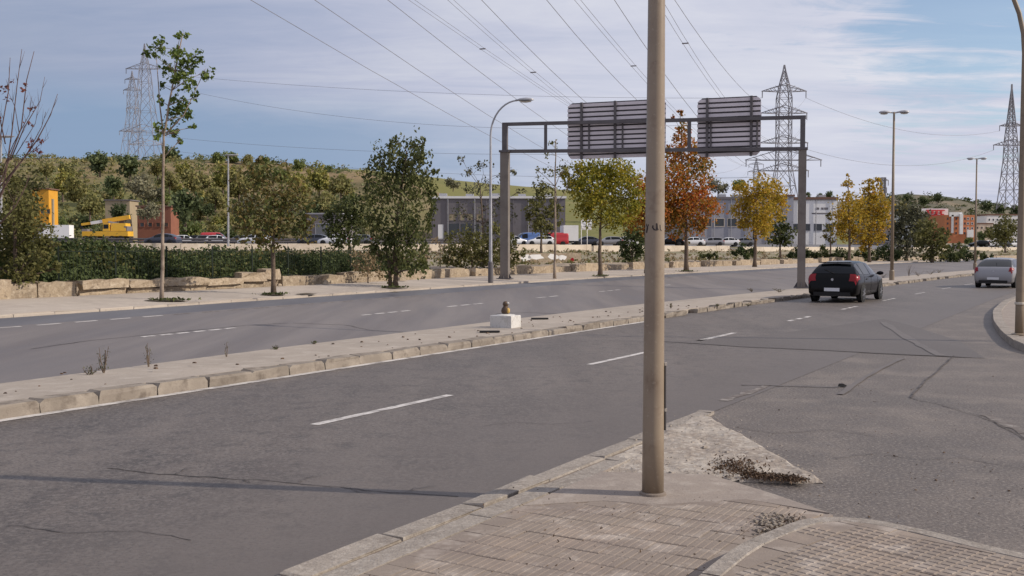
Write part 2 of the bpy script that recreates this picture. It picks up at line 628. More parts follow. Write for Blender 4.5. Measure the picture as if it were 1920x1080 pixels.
M['pole_brown'] = mat('pole_paint_brown', (0.22, 0.17, 0.12), 0.5, spec=0.4, layers=[(4, 4, 0.5, 0.7, (0.15, 0.115, 0.085), 0.6)])
M['galv'] = mat('galvanised_steel', (0.40, 0.40, 0.42), 0.5, metal=0.5, layers=[(4, 4, 0.45, 0.7, (0.28, 0.28, 0.30), 0.7)])
M['steel_dark'] = mat('weathered_steel', (0.125, 0.115, 0.12), 0.6, metal=0.2, layers=[(2, 4, 0.45, 0.7, (0.085, 0.075, 0.078), 0.7)])
M['steel_col'] = mat('column_steel', (0.20, 0.175, 0.155), 0.6, metal=0.2, layers=[(2, 4, 0.45, 0.7, (0.14, 0.115, 0.10), 0.7)])
M['slat'] = mat('sign_back_slat', (0.66, 0.61, 0.64), 0.55, metal=0.0, rnd=0.05, layers=[(1.2, 4, 0.45, 0.7, (0.55, 0.505, 0.535), 0.6)])
M['slat_gap'] = mat('sign_back_plate', (0.07, 0.063, 0.07), 0.7)
M['lampglass'] = mat('lamp_cover', (0.62, 0.62, 0.62), 0.3, spec=0.5)
M['black'] = mat('black_rubber', (0.018, 0.017, 0.017), 0.75)
M['graffiti'] = mat('black_marker', (0.03, 0.025, 0.025), 0.7)
M['cable'] = mat('dark_conduit', (0.06, 0.055, 0.055), 0.6)
M['fence'] = mat('fence_dark_green', (0.014, 0.022, 0.014), 0.7)
M['yellowpipe'] = mat('ochre_pipe', (0.55, 0.40, 0.16), 0.5)
M['clamp'] = mat('clamp_metal', (0.52, 0.47, 0.40), 0.5, metal=0.3)
M['bark'] = mat('bark', (0.135, 0.10, 0.075), 0.95, layers=[(6, 4, 0.45, 0.7, (0.075, 0.055, 0.042), 0.8, (1, 1, 0)), (20, 3, 0.55, 0.7, (0.22, 0.175, 0.135), 0.5)], bump=[(25, 0.8, 0.02)])
M['bark_pale'] = mat('bark_pale', (0.30, 0.24, 0.19), 0.95, layers=[(4, 4, 0.45, 0.65, (0.16, 0.12, 0.09), 0.8)], bump=[(20, 0.6, 0.02)])
M['bark_red'] = mat('bark_reddish', (0.12, 0.075, 0.065), 0.95, layers=[(6, 4, 0.45, 0.7, (0.07, 0.045, 0.04), 0.8)])
M['soil'] = mat('tree_pit_soil', (0.06, 0.045, 0.03), 1.0, layers=[(6, 4, 0.45, 0.7, (0.11, 0.1, 0.045), 0.7)], coords='World')
M['leaf_green'] = leaf_mat('leaf_green', [(0.04, 0.062, 0.014), (0.085, 0.125, 0.026), (0.14, 0.19, 0.042), (0.21, 0.25, 0.07)], 0.4)
M['leaf_dark'] = leaf_mat('leaf_dark', [(0.025, 0.034, 0.012), (0.052, 0.066, 0.021), (0.09, 0.104, 0.035), (0.16, 0.165, 0.065)], 0.35)
M['leaf_droop'] = leaf_mat('leaf_drooping', [(0.034, 0.044, 0.014), (0.068, 0.082, 0.025), (0.115, 0.125, 0.04), (0.20, 0.195, 0.075)], 0.38)
M['leaf_ivy'] = leaf_mat('leaf_ivy', [(0.022, 0.033, 0.013), (0.046, 0.066, 0.022), (0.078, 0.102, 0.034), (0.14, 0.145, 0.056)], 0.25, 0.8, 0.75)
M['leaf_olive'] = leaf_mat('leaf_olive', [(0.06, 0.058, 0.02), (0.105, 0.105, 0.034), (0.155, 0.15, 0.048), (0.20, 0.17, 0.065)], 0.35)
M['leaf_rust'] = leaf_mat('leaf_rust', [(0.06, 0.074, 0.02), (0.105, 0.12, 0.034), (0.18, 0.125, 0.042), (0.15, 0.165, 0.05)], 0.35)
M['leaf_yellow'] = leaf_mat('leaf_yellow', [(0.17, 0.14, 0.018), (0.34, 0.245, 0.028), (0.48, 0.325, 0.04), (0.54, 0.28, 0.05)], 0.45)
M['leaf_yelgreen'] = leaf_mat('leaf_yellow_green', [(0.085, 0.095, 0.014), (0.19, 0.19, 0.024), (0.33, 0.285, 0.035), (0.44, 0.32, 0.04)], 0.42)
M['leaf_orange'] = leaf_mat('leaf_orange', [(0.085, 0.10, 0.018), (0.26, 0.155, 0.025), (0.44, 0.16, 0.028), (0.44, 0.095, 0.03)], 0.42, 0.5)
M['leaf_red'] = leaf_mat('leaf_red', [(0.08, 0.03, 0.025), (0.16, 0.05, 0.04), (0.2, 0.07, 0.05)], 0.3)
M['leaf_pale'] = leaf_mat('leaf_grey_green', [(0.05, 0.052, 0.03), (0.085, 0.088, 0.05), (0.125, 0.125, 0.075), (0.16, 0.15, 0.095)], 0.2)
M['dry'] = leaf_mat('dry_grass', [(0.15, 0.105, 0.055), (0.27, 0.2, 0.115), (0.38, 0.295, 0.175)], 0.2)
M['hill_olive'] = leaf_mat('hill_leaf_olive_hazed', [(0.102, 0.102, 0.036), (0.174, 0.174, 0.060), (0.252, 0.234, 0.084), (0.312, 0.252, 0.114)], 0.3, 0.25)  # these five hill leaf colours are lightened to stand in for distance haze
M['hill_lime'] = leaf_mat('hill_leaf_yellow_green_hazed', [(0.115, 0.127, 0.034), (0.207, 0.213, 0.057), (0.310, 0.287, 0.075), (0.380, 0.310, 0.092)], 0.3, 0.25)
M['hill_dark'] = leaf_mat('hill_leaf_dark_hazed', [(0.041, 0.057, 0.024), (0.078, 0.101, 0.041), (0.121, 0.149, 0.061), (0.176, 0.196, 0.081)], 0.25, 0.25)
M['hill_grey'] = leaf_mat('hill_leaf_grey_hazed', [(0.108, 0.106, 0.060), (0.168, 0.162, 0.096), (0.228, 0.216, 0.132), (0.288, 0.264, 0.168)], 0.25, 0.25)
M['hill_fresh'] = leaf_mat('hill_leaf_green_hazed', [(0.075, 0.100, 0.030), (0.131, 0.169, 0.050), (0.200, 0.231, 0.075), (0.263, 0.275, 0.100)], 0.3, 0.25)
M['hill'] = mat('hill_dry_grass', (0.215, 0.155, 0.082), 1.0, coords='World',
                layers=[(0.012, 5, 0.42, 0.6, (0.135, 0.135, 0.045), 0.95), (0.035, 5, 0.48, 0.62, (0.095, 0.085, 0.035), 0.8), (0.15, 5, 0.52, 0.7, (0.28, 0.20, 0.115), 0.7),
                        (0.4, 4, 0.55, 0.7, (0.06, 0.06, 0.024), 0.7)])
M['hill_green'] = mat('hill_green_grass', (0.165, 0.158, 0.05), 1.0, coords='World',
                      layers=[(0.02, 5, 0.42, 0.62, (0.115, 0.125, 0.04), 0.9), (0.2, 5, 0.5, 0.7, (0.22, 0.18, 0.075), 0.6)])
M['hill_far'] = mat('hill_far_scrub', (0.14, 0.125, 0.085), 1.0, coords='World',
                    layers=[(0.012, 5, 0.45, 0.58, (0.055, 0.065, 0.04), 0.95), (0.03, 5, 0.5, 0.66, (0.22, 0.17, 0.115), 0.8)])
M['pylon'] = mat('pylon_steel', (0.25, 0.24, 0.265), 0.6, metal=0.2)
M['pylon_far'] = mat('pylon_hazed_steel', (0.30, 0.30, 0.34), 0.6, metal=0.2)  # paler, bluer copy of the pylon steel: fading through distant air painted in
M['wire'] = mat('overhead_wire', (0.2, 0.2, 0.225), 0.6)
M['white'] = mat('white_render', (0.74, 0.73, 0.72), 0.7, layers=[(0.5, 4, 0.5, 0.7, (0.62, 0.60, 0.58), 0.6)])
M['cream'] = mat('cream_concrete', (0.60, 0.52, 0.42), 0.85, coords='World', layers=[(0.4, 5, 0.45, 0.66, (0.44, 0.37, 0.29), 0.8), (3, 4, 0.55, 0.7, (0.7, 0.63, 0.54), 0.6)])
M['wh_grey'] = mat('warehouse_grey', (0.165, 0.15, 0.158), 0.7, layers=[(0.3, 4, 0.45, 0.7, (0.13, 0.118, 0.125), 0.6)])
M['wh_lightgrey'] = mat('cladding_light_grey', (0.30, 0.30, 0.335), 0.6, layers=[(0.3, 4, 0.45, 0.7, (0.24, 0.24, 0.27), 0.6)])
M['brickred'] = mat('brick_red_wall', (0.235, 0.095, 0.06), 0.85, layers=[(0.5, 4, 0.45, 0.7, (0.17, 0.07, 0.05), 0.7)])
M['beige'] = mat('beige_wall', (0.33, 0.27, 0.18), 0.85, layers=[(0.5, 4, 0.45, 0.7, (0.27, 0.215, 0.145), 0.7)])
M['terracotta'] = mat('terracotta_render', (0.52, 0.20, 0.095), 0.8, layers=[(0.5, 4, 0.5, 0.7, (0.42, 0.155, 0.08), 0.5)])
M['redpaint'] = mat('red_painted_steel', (0.48, 0.045, 0.05), 0.6)
M['winglass'] = mat('window_dark_glass', (0.035, 0.04, 0.045), 0.15, spec=0.6)
M['roofbrown'] = mat('roof_edge_brown', (0.16, 0.09, 0.065), 0.8)
M['yellowpaint'] = mat('machine_yellow', (0.72, 0.40, 0.03), 0.45, spec=0.5, layers=[(0.9, 3, 0.55, 0.7, (0.55, 0.29, 0.03), 0.6)])
M['ochrewall'] = mat('ochre_cladding', (0.62, 0.30, 0.03), 0.6, layers=[(0.6, 3, 0.5, 0.7, (0.5, 0.23, 0.03), 0.6)])
M['carblack'] = mat('car_paint_black', (0.003, 0.003, 0.0035), 0.2, spec=0.16)
M['carsilver'] = mat('car_paint_silver', (0.27, 0.265, 0.275), 0.35, metal=0.4, coat=0.3)
M['carwhite'] = mat('car_paint_white', (0.72, 0.72, 0.72), 0.3, coat=0.5)
M['cardark'] = mat('car_paint_dark_blue', (0.03, 0.035, 0.055), 0.3, coat=0.6)
M['cargrey'] = mat('car_paint_grey', (0.14, 0.145, 0.155), 0.3, metal=0.3, coat=0.5)
M['carred'] = mat('car_paint_red', (0.42, 0.03, 0.035), 0.35, coat=0.5)
M['carblue'] = mat('car_paint_blue', (0.06, 0.12, 0.30), 0.35, coat=0.5)
M['carglass'] = mat('car_glass', (0.004, 0.005, 0.006), 0.08, spec=0.3)
M['taillight'] = mat('tail_light_red', (0.22, 0.005, 0.010), 0.3, spec=0.3)
M['tyre'] = mat('tyre', (0.02, 0.02, 0.02), 0.85)
M['rim'] = mat('alloy_rim', (0.42, 0.42, 0.44), 0.35, metal=0.7)
M['plate'] = mat('number_plate', (0.62, 0.62, 0.64), 0.5)
M['plinth'] = mat('plinth_white', (0.54, 0.525, 0.50), 0.8, layers=[(5, 5, 0.48, 0.66, (0.36, 0.335, 0.30), 0.7), (18, 4, 0.55, 0.7, (0.25, 0.22, 0.19), 0.5)])
M['figbrown'] = mat('figure_brown', (0.075, 0.05, 0.035), 0.6, layers=[(14, 3, 0.5, 0.65, (0.16, 0.10, 0.045), 0.8)])
M['figyellow'] = mat('figure_ochre', (0.52, 0.34, 0.10), 0.6)

# ================================================================== SETTING
rng = random.Random(7)


def srange(a, b, st):
    n = max(1, int(round((b - a) / st)))
    return [a + (b - a) * i / n for i in range(n + 1)]


def strip(name, ss, fa, fb, fz, m, nu=1, parent=None, kind='structure', jit=0.0):
    mb = MB()
    vs, fs = [], []
    r_ = random.Random(3)
    for s in ss:
        a, b = fa(s), fb(s)
        for j in range(nu + 1):
            ub = a + (b - a) * j / nu
            if jit and j in (0, nu):
                ub += r_.uniform(-jit, jit)
            x, y = su2xy(s, ub + curve(s))
            vs.append((x, y, fz(ub, s)))
    w = nu + 1
    for i in range(len(ss) - 1):
        for j in range(nu):
            fs.append((i * w + j, (i + 1) * w + j, (i + 1) * w + j + 1, i * w + j + 1)[::-1])
    mb.add(vs, fs)
    # faces must look up
    o = mb.build(name, m, parent)
    me = o.data
    if me.polygons[0].normal.z < 0:
        me.flip_normals()
    return tag(o, kind=kind) if parent is None else o


def profile_run(ss, prof):
    """prof(s) -> list of (ub, z); returns MB of the swept open profile"""
    mb = MB()
    vs, fs = [], []
    n = None
    for s in ss:
        p = prof(s)
        n = len(p)
        for ub, z in p:
            x, y = su2xy(s, ub + curve(s))
            vs.append((x, y, z))
    for i in range(len(ss) - 1):
        for j in range(n - 1):
            fs.append((i * n + j, i * n + j + 1, (i + 1) * n + j + 1, (i + 1) * n + j))
    return mb.add(vs, fs)


# ---- ground sheet out to the horizon
def build_ground():
    radii = [0.0, 4, 8, 12, 16, 20, 24, 28, 31, 34, 37, 40, 43, 46, 50, 54, 58, 63, 68, 74, 80, 87, 94, 101, 108, 115, 122, 129, 136, 143, 150,
             158, 166, 175, 185, 196, 208, 225, 245, 270, 300, 350, 420, 520, 700, 1000, 1500, 2300, 3600, 6000]
    angs = []
    a = -180.0
    while a < 180:
        angs.append(a)
        a += 1.0 if -40 <= a < 45 else 5.0
    vs, fs = [], []
    n = len(angs)
    for r in radii[1:]:
        for t in angs:
            x, y = r * math.sin(R(t)), r * math.cos(R(t))
            vs.append((x, y, ground_z(x, y)))
    vs.append((0, 0, ground_z(0, 0)))
    c = len(vs) - 1
    for k in range(n):
        fs.append((c, (k + 1) % n, k))
    for i in range(len(radii) - 2):
        for k in range(n):
            k2 = (k + 1) % n
            fs.append((i * n + k, i * n + k2, (i + 1) * n + k2, (i + 1) * n + k))
    o = MB().add(vs, fs).build('ground', M['ground'])
    return tag(o, kind='structure')


build_ground()

S_ROAD = srange(-40, 40, 2.5) + srange(42, 230, 3)[0:]
S_FINE = srange(-40, 8, 2) + srange(8.5, 40, 0.5) + srange(41, 120, 1) + srange(122, 230, 3)

road = strip('road', S_ROAD, lambda s: 3.93, lambda s: 10.6, lambda u, s: 0.0, M['asphalt'], 4)
road_far = strip('far_carriageway', S_ROAD, lambda s: 11.8, lambda s: lerp_tab(T_KERB, s) - 1.85,
                 lambda u, s: zroad(u), M['asphalt_far'], 8)
shoulder = strip('road_shoulder', S_ROAD, lambda s: lerp_tab(T_KERB, s) - 1.85, lambda s: lerp_tab(T_KERB, s) + 0.1,
                 lambda u, s: zroad(u), M['asphalt_shoulder'], 3)
side = strip('side_street', srange(-30, 40, 5) + srange(45, 230, 5), lambda s: -55, lambda s: 3.93, lambda u, s: -0.003, M['asphalt_side'], 10)

# ---- median with kerb stones
T_MED_F = [(-60, 12.4), (8, 12.45), (12, 12.7), (22, 13.0), (30, 13.0), (44, 12.3), (70, 12.8), (100, 13.2), (200, 13.6)]
T_MH = [(-60, 0.155), (9, 0.15), (18, 0.13), (32, 0.12), (60, 0.13), (230, 0.13)]
KW = 0.26


def med_prof(s):
    n, f, h = lerp_tab(T_MED_N, s), lerp_tab(T_MED_F, s), lerp_tab(T_MH, s)
    j = 0.05 * mnoise.noise((s * 1.7, 3.3, 0))
    jn = 0.06 * mnoise.noise((s * 1.3, 9.3, 0)) if s > 20 else 0
    z2 = 0.105
    return [(f + j + 0.03, -0.05), (f + j, z2), (f - 0.6, z2 + 0.01 + 0.015 * mnoise.noise((s, 1, 0))), ((n + f) / 2, (h + z2) / 2 + 0.02 * mnoise.noise((s * .7, 5, 0))),
            (n + KW + 0.02 + jn, h - 0.012), (n + KW + 0.02 + jn, -0.05)]


median = profile_run(S_FINE, med_prof).build('median_strip', M['median'])
tag(median, kind='structure')


def block(mb_pts, z0, z1, jit, r_, bev=0.0):
    """a roughly cut stone from 4 plan corners (ccw), slightly irregular, bevelled top"""
    vs = []
    cx = sum(p[0] for p in mb_pts) / 4
    cy = sum(p[1] for p in mb_pts) / 4
    for z, k in ((z0, 1.0), (z1 - bev, 1.0), (z1, 1 - bev * 2.2)):
        for p in mb_pts:
            vs.append((cx + (p[0] - cx) * k + r_.uniform(-jit, jit), cy + (p[1] - cy) * k + r_.uniform(-jit, jit), z + (r_.uniform(-jit, jit) if z > z0 else 0)))
    fs = [(3, 2, 1, 0), (8, 9, 10, 11)]
    for b in (0, 4):
        for i in range(4):
            j = (i + 1) % 4
            fs.append((b + i, b + j, b + 4 + j, b + 4 + i))
    return MB().add(vs, fs)


def ccw(p):
    a = sum(p[i][0] * p[(i + 1) % 4][1] - p[(i + 1) % 4][0] * p[i][1] for i in range(4))
    return p if a > 0 else p[::-1]


def kerb_run(name, parent, s0, s1, ln, fu0, fu1, fz0, fz1, m, jit=0.006, gap=0.018, bev=0.02, skip=0.0):
    s = s0
    while s < s1:
        l = ln * rng.uniform(0.9, 1.1)
        e = min(s + l - gap, s1)
        if rng.random() >= skip:
            dz = rng.uniform(-0.008, 0.008)
            du = rng.uniform(-0.008, 0.008)
            q = []
            for ss, uu in ((s, fu0(s)), (e, fu0(e)), (e, fu1(e)), (s, fu1(s))):
                q.append(su2xy(ss, uu + du + curve(ss)))
            block(ccw(q), fz0(s), fz1(s) + dz, jit, rng, bev).build(name, m, parent)
        s += l


kerb_run('kerb_stone', median, -6, 20, 0.8, lambda s: lerp_tab(T_MED_N, s), lambda s: lerp_tab(T_MED_N, s) + KW, lambda s: -0.05, lambda s: lerp_tab(T_MH, s), M['kerb'], jit=0.014, gap=0.012, bev=0.05)
kerb_run('kerb_stone', median, 20, 82, 0.8, lambda s: lerp_tab(T_MED_N, s), lambda s: lerp_tab(T_MED_N, s) + KW, lambda s: -0.05, lambda s: lerp_tab(T_MH, s), M['kerb'], jit=0.03, bev=0.035, skip=0.06)

# ---- far pavement, its kerb, the dirt behind it
pave_far = profile_run(S_FINE, lambda s: [(lerp_tab(T_WALL, s) + 1.2, zroad(27) + 0.12), (lerp_tab(T_WALL, s) - 0.6, zroad(27) + 0.10),
                                          (lerp_tab(T_KERB, s) + 0.22, zroad(lerp_tab(T_KERB, s)) + 0.075),
                                          (lerp_tab(T_KERB, s) + 0.22, zroad(lerp_tab(T_KERB, s)) - 0.05)]).build('pavement', M['pave_far'])
tag(pave_far, kind='structure')
kerb_run('kerb_stone', pave_far, 6, 112, 1.25, lambda s: lerp_tab(T_KERB, s), lambda s: lerp_tab(T_KERB, s) + 0.205,
         lambda s: zroad(24) - 0.06, lambda s: zroad(lerp_tab(T_KERB, s)) + 0.07, M['pave_far'], jit=0.01)


def verge_prof(s):
    uw = lerp_tab(T_WALL, s)
    return [(uw + 9.0, 0.62), (uw + 5.0, 0.80 + 0.12 * mnoise.noise((s * .5, 1, 2))), (uw + 2.5, 0.82 + 0.15 * mnoise.noise((s * .4, 4, 2))),
            (uw + 0.35, 0.78 + 0.1 * mnoise.noise((s, 8, 2))), (uw + 0.3, 0.2)]


verge = profile_run(S_FINE, verge_prof).build('dirt_verge', M['verge'])
tag(verge, kind='structure')


# ---- markings: thin sheets just above the asphalt
def mark(name, quads, m, parent):
    mb = MB()
    for q in quads:
        mb.add(q, [(0, 1, 2, 3)])
    o = mb.build(name, m, parent)
    me = o.data
    if me.polygons and me.polygons[0].normal.z < 0:
        me.flip_normals()
    return o


def dash_quad(s0, s1, ub, w, dz=0.004, far=False):
    q = []
    for s, d in ((s0, -w / 2), (s1, -w / 2), (s1, w / 2), (s0, w / 2)):
        x, y = su2xy(s, ub(s) + d + curve(s))
        q.append((x, y, (zroad(ub(s) + d) if far else 0.0) + dz))
    return q


lane = lambda s: 7.25 if s < 30 else 7.25 - (s - 30) * 0.006
for a, b in ((1.6, 4.1), (8.16, 10.72), (14.7, 17.6), (19.64, 21.98), (26.2, 28.6), (32.1, 34.4), (38.3, 40.6), (44.6, 46.9), (51, 53.4), (57.3, 59.7), (63.6, 66)):
    if a < 18:
        qs = [dash_quad(a, b, lane, 0.115)]
    else:
        n_ = 4 if a < 25 else 3
        step = (b - a) / n_
        qs = [dash_quad(a + i * step, a + i * step + step * (0.9 if a < 25 else 0.66), lane, 0.125) for i in range(n_)]
    mark('lane_dash', qs, M['paint'], road)
# painted edge line at the foot of the median kerb
qs = []
for s in srange(-20, 24, 0.5):
    r1, r2 = (0.02 * mnoise.noise((s * 2, 0, 0)), 0.02 * mnoise.noise((s * 2 + 1, 0, 0)))
    un = lambda s_: lerp_tab(T_MED_N, s_) - 0.075
    q = []
    for ss, d in ((s, -0.075 + r1), (s + 0.5, -0.075 + r2), (s + 0.5, 0.068), (s, 0.068)):
        x, y = su2xy(ss, un(ss) + d + curve(ss))
        q.append((x, y, 0.004))
    qs.append(q)
mark('edge_line', qs, M['paint'], road)
mark('edge_line', [dash_quad(s, s + 0.7, lambda t: lerp_tab(T_MED_N, t) - 0.08, 0.08) for s in srange(25, 42, 1.6)], M['paint_worn'], road)

l1 = lambda s: 16.75 + max(0, s - 13.8) * 0.055
for a, b, n_ in ((7.0, 9.5, 5), (13.8, 16.6, 6), (21.2, 23.7, 4), (25.6, 28.0, 3), (31.7, 33.8, 2), (37.5, 40, 3), (44, 46.5, 2)):
    st = (b - a) / n_
    mark('lane_dash', [dash_quad(a + i * st, a + i * st + st * 0.7, l1, 0.13, 0.004, True) for i in range(n_)], M['paint'], road_far)
l2 = lambda s: lerp_tab(T_KERB, s) - 2.1
s_ = 4.0
while s_ < 62:
    worn = not (12 < s_ < 17.5)
    mark('edge_dash', [dash_quad(s_, s_ + 0.62, l2, 0.12, 0.004, True)], M['paint_worn'] if worn else M['paint'], road_far)
    s_ += 1.0 if s_ < 34 else 1.9
mark('lane_dash', [dash_quad(s, s + 2.2, lambda t: 17.6, 0.2, 0.004, True) for s in (50, 54.5, 59, 66)], M['paint_worn'], road_far)


def seam(name, pix, w, m, parent, z=0.004, jit=0.02, far=False, sub=5):
    r_ = random.Random(len(pix) * 13 + int(pix[0][0]))
    pts = [hit(*p) if far else at(*p, 0) for p in pix]
    dense = []
    for a, b in zip(pts, pts[1:]):
        for i in range(sub):
            dense.append(a.lerp(b, i / sub))
    dense.append(pts[-1])
    vs, fs = [], []
    for i, p in enumerate(dense):
        d = (dense[min(i + 1, len(dense) - 1)] - dense[max(i - 1, 0)])
        d.z = 0
        d.normalize()
        nrm = Vector((-d.y, d.x, 0))
        p = p + nrm * r_.uniform(-jit, jit)
        ww = w * r_.uniform(0.5, 1.2) / 2
        zz = (zr_xy(p.x, p.y) if far else 0.0) + z
        vs += [(p.x - nrm.x * ww, p.y - nrm.y * ww, zz), (p.x + nrm.x * ww, p.y + nrm.y * ww, zz)]
    for i in range(len(dense) - 1):
        fs.append((2 * i, 2 * i + 2, 2 * i + 3, 2 * i + 1))
    o = MB().add(vs, fs).build(name, m, parent)
    if o.data.polygons[0].normal.z < 0:
        o.data.flip_normals()
    return o


patch_poly = [at(*p, 0.0) for p in ((1262, 641), (1390, 651), (1550, 658), (1700, 666), (1845, 671), (1800, 640), (1700, 608), (1655, 598), (1560, 612), (1440, 628))]
mb = MB()
mb.add([(p.x, p.y, 0.004) for p in patch_poly], [tuple(range(len(patch_poly)))])
o = mb.build('asphalt_patch', M['asphalt_patch'], side)
if o.data.polygons[0].normal.z < 0:
    o.data.flip_normals()
seam('tar_seam', [(1240, 640), (1390, 650), (1550, 657), (1700, 665), (1850, 672)], 0.08, M['stain'], side, 0.008)
seam('tar_seam', [(1790, 667), (1745, 705), (1705, 746)], 0.026, M['tar'], side, 0.008)
seam('tar_seam', [(1705, 746), (1760, 758), (1850, 785), (1925, 824)], 0.018, M['tar'], side, 0.008)
seam('tyre_mark', [(1655, 605), (1720, 645), (1765, 668)], 0.22, M['tyre_rub'], side, 0.0115)
seam('tyre_mark', [(1690, 672), (1620, 708), (1575, 740)], 0.10, M['tyre_rub'], side, 0.008)
seam('tar_seam', [(1390, 722), (1480, 724), (1575, 727)], 0.05, M['stain'], side, 0.008)
seam('worn_paint', [(1355, 752), (1400, 738), (1440, 722)], 0.13, M['paint_worn'], side, 0.004, 0.012)
seam('worn_paint', [(1850, 778), (1880, 792), (1925, 812)], 0.16, M['paint_worn'], side, 0.002, 0.01)
seam('crack', [(200, 878), (300, 889), (420, 897), (520, 903), (620, 912), (700, 922), (860, 931)], 0.016, M['tar'], road, 0.004, 0.02)
seam('crack', [(60, 655), (150, 641), (260, 630), (440, 612), (540, 606)], 0.035, M['tar'], road_far, 0.008, 0.03, True)
seam('crack', [(550, 606), (650, 610), (700, 620), (765, 624)], 0.04, M['tar'], road_far, 0.008, 0.04, True)
seam('crack', [(930, 588), (990, 586), (1060, 589)], 0.06, M['stain'], road_far, 0.008, 0.04, True)

for i, (px, py) in enumerate(((330, 890), (455, 899), (560, 905), (655, 916), (760, 925))):
    seam('crack', [(px, py), (px + 14, py + (7 if i % 2 else -8)), (px + 32 + 6 * i, py + (10 if i % 2 else -13))], 0.010, M['tar'], road, 0.008, 0.012, sub=4)
seam('crack', [(900, 800), (960, 792), (1040, 796), (1110, 790)], 0.010, M['tar'], road, 0.004, 0.02)
seam('crack', [(20, 985), (120, 1000), (260, 996), (360, 1012)], 0.010, M['tar'], road, 0.004, 0.02)
seam('crack', [(1380, 800), (1450, 812), (1560, 806), (1640, 818)], 0.012, M['tar'], side, 0.008, 0.02)
seam('crack', [(1560, 860), (1640, 850), (1720, 862), (1800, 858), (1925, 880)], 0.012, M['tar'], side, 0.008, 0.02)

# ---- near pavement: gutter stones, concrete lip, apron, tiles
near_base = strip('gutter', srange(-12, 9.4, 1), lambda s: 3.50, lambda s: 4.04, lambda u, s: 0.003, M['joint'], 1)
kerb_run('gutter_stone', near_base, -8, 11.0, 1.0, lambda s: 3.86, lambda s: 4.04, lambda s: -0.03, lambda s: 0.022, M['gutter'], jit=0.008, gap=0.010, bev=0.012)
kerb_run('lip_stone', near_base, -8, 8.0, 1.0, lambda s: 3.56, lambda s: 3.735, lambda s: -0.03, lambda s: 0.060, M['gutter'], jit=0.004, gap=0.006, bev=0.008)

ZA = 0.06


def xy_su(s, u):
    x, y = su2xy(s, u)
    return (x, y)


def pxy(px, py, z):
    p = at(px, py, z)
    return (p.x, p.y)


apron_poly = [xy_su(-10, 3.56), xy_su(7.6, 3.56), pxy(1130, 884, ZA), pxy(1255, 887, ZA), pxy(1330, 889, ZA), pxy(1440, 922, ZA), pxy(1562, 962, ZA), xy_su(6.3, 1.84), xy_su(-10, 1.84)]
apron = MB().prism(apron_poly[::-1], -0.05, ZA - 0.012).build('near_pavement', M['pave_near'])
tag(apron, kind='structure')
# concrete top where the tiles are buried, round the post
top_poly = [xy_su(6.15, 3.55), xy_su(7.6, 3.55), pxy(1130, 884, ZA), pxy(1255, 887, ZA), pxy(1330, 889, ZA), pxy(1440, 922, ZA), pxy(1555, 961, ZA), pxy(1400, 935, ZA), pxy(1240, 945, ZA), pxy(1130, 938, ZA)]
MB().prism(top_poly[::-1], -0.04, ZA - 0.002).build('concrete_topping', M['pave_near'], apron)


def clip_poly(subj, clip):
    def inside(p, a, b):
        return (b[0] - a[0]) * (p[1] - a[1]) - (b[1] - a[1]) * (p[0] - a[0]) >= 0

    def inter(p, q, a, b):
        d1 = (q[0] - p[0], q[1] - p[1])
        d2 = (b[0] - a[0], b[1] - a[1])
        den = d1[0] * d2[1] - d1[1] * d2[0]
        t = ((a[0] - p[0]) * d2[1] - (a[1] - p[1]) * d2[0]) / den
        return (p[0] + d1[0] * t, p[1] + d1[1] * t)
    out = subj
    for i in range(len(clip)):
        a, b = clip[i], clip[(i + 1) % len(clip)]
        cur, out = out, []
        for j in range(len(cur)):
            p, q = cur[j - 1], cur[j]
            if inside(q, a, b):
                if not inside(p, a, b):
                    out.append(inter(p, q, a, b))
                out.append(q)
            elif inside(p, a, b):
                out.append(inter(p, q, a, b))
        if not out:
            return []
    return out


def poly_area(p):
    return 0.5 * sum(p[i][0] * p[(i + 1) % len(p)][1] - p[(i + 1) % len(p)][0] * p[i][1] for i in range(len(p)))


def tile_mesh(size, nx, ny, h=0.014, relief=0.005, gap=0.012):
    """a paving tile: flat body with raised pads/bars"""
    mb = MB()
    s = size / 2 - 0.0014
    mb.box((0, 0, -h / 2 - relief), (2 * s, 2 * s, h))
    px_, py_ = 2 * s / nx, 2 * s / ny
    for i in range(nx):
        for j in range(ny):
            cx, cy = -s + (i + .5) * px_, -s + (j + .5) * py_
            hx, hy = px_ / 2 - gap / 2, py_ / 2 - gap / 2
            k = 0.004
            vs = [(cx + a * hx, cy + b * hy, -relief) for a, b in ((-1, -1), (1, -1), (1, 1), (-1, 1))] + \
                 [(cx + a * (hx - k), cy + b * (hy - k), 0) for a, b in ((-1, -1), (1, -1), (1, 1), (-1, 1))]
            mb.add(vs, [(4, 5, 6, 7), (0, 1, 5, 4), (1, 2, 6, 5), (2, 3, 7, 6), (3, 0, 4, 7)])
    return mb


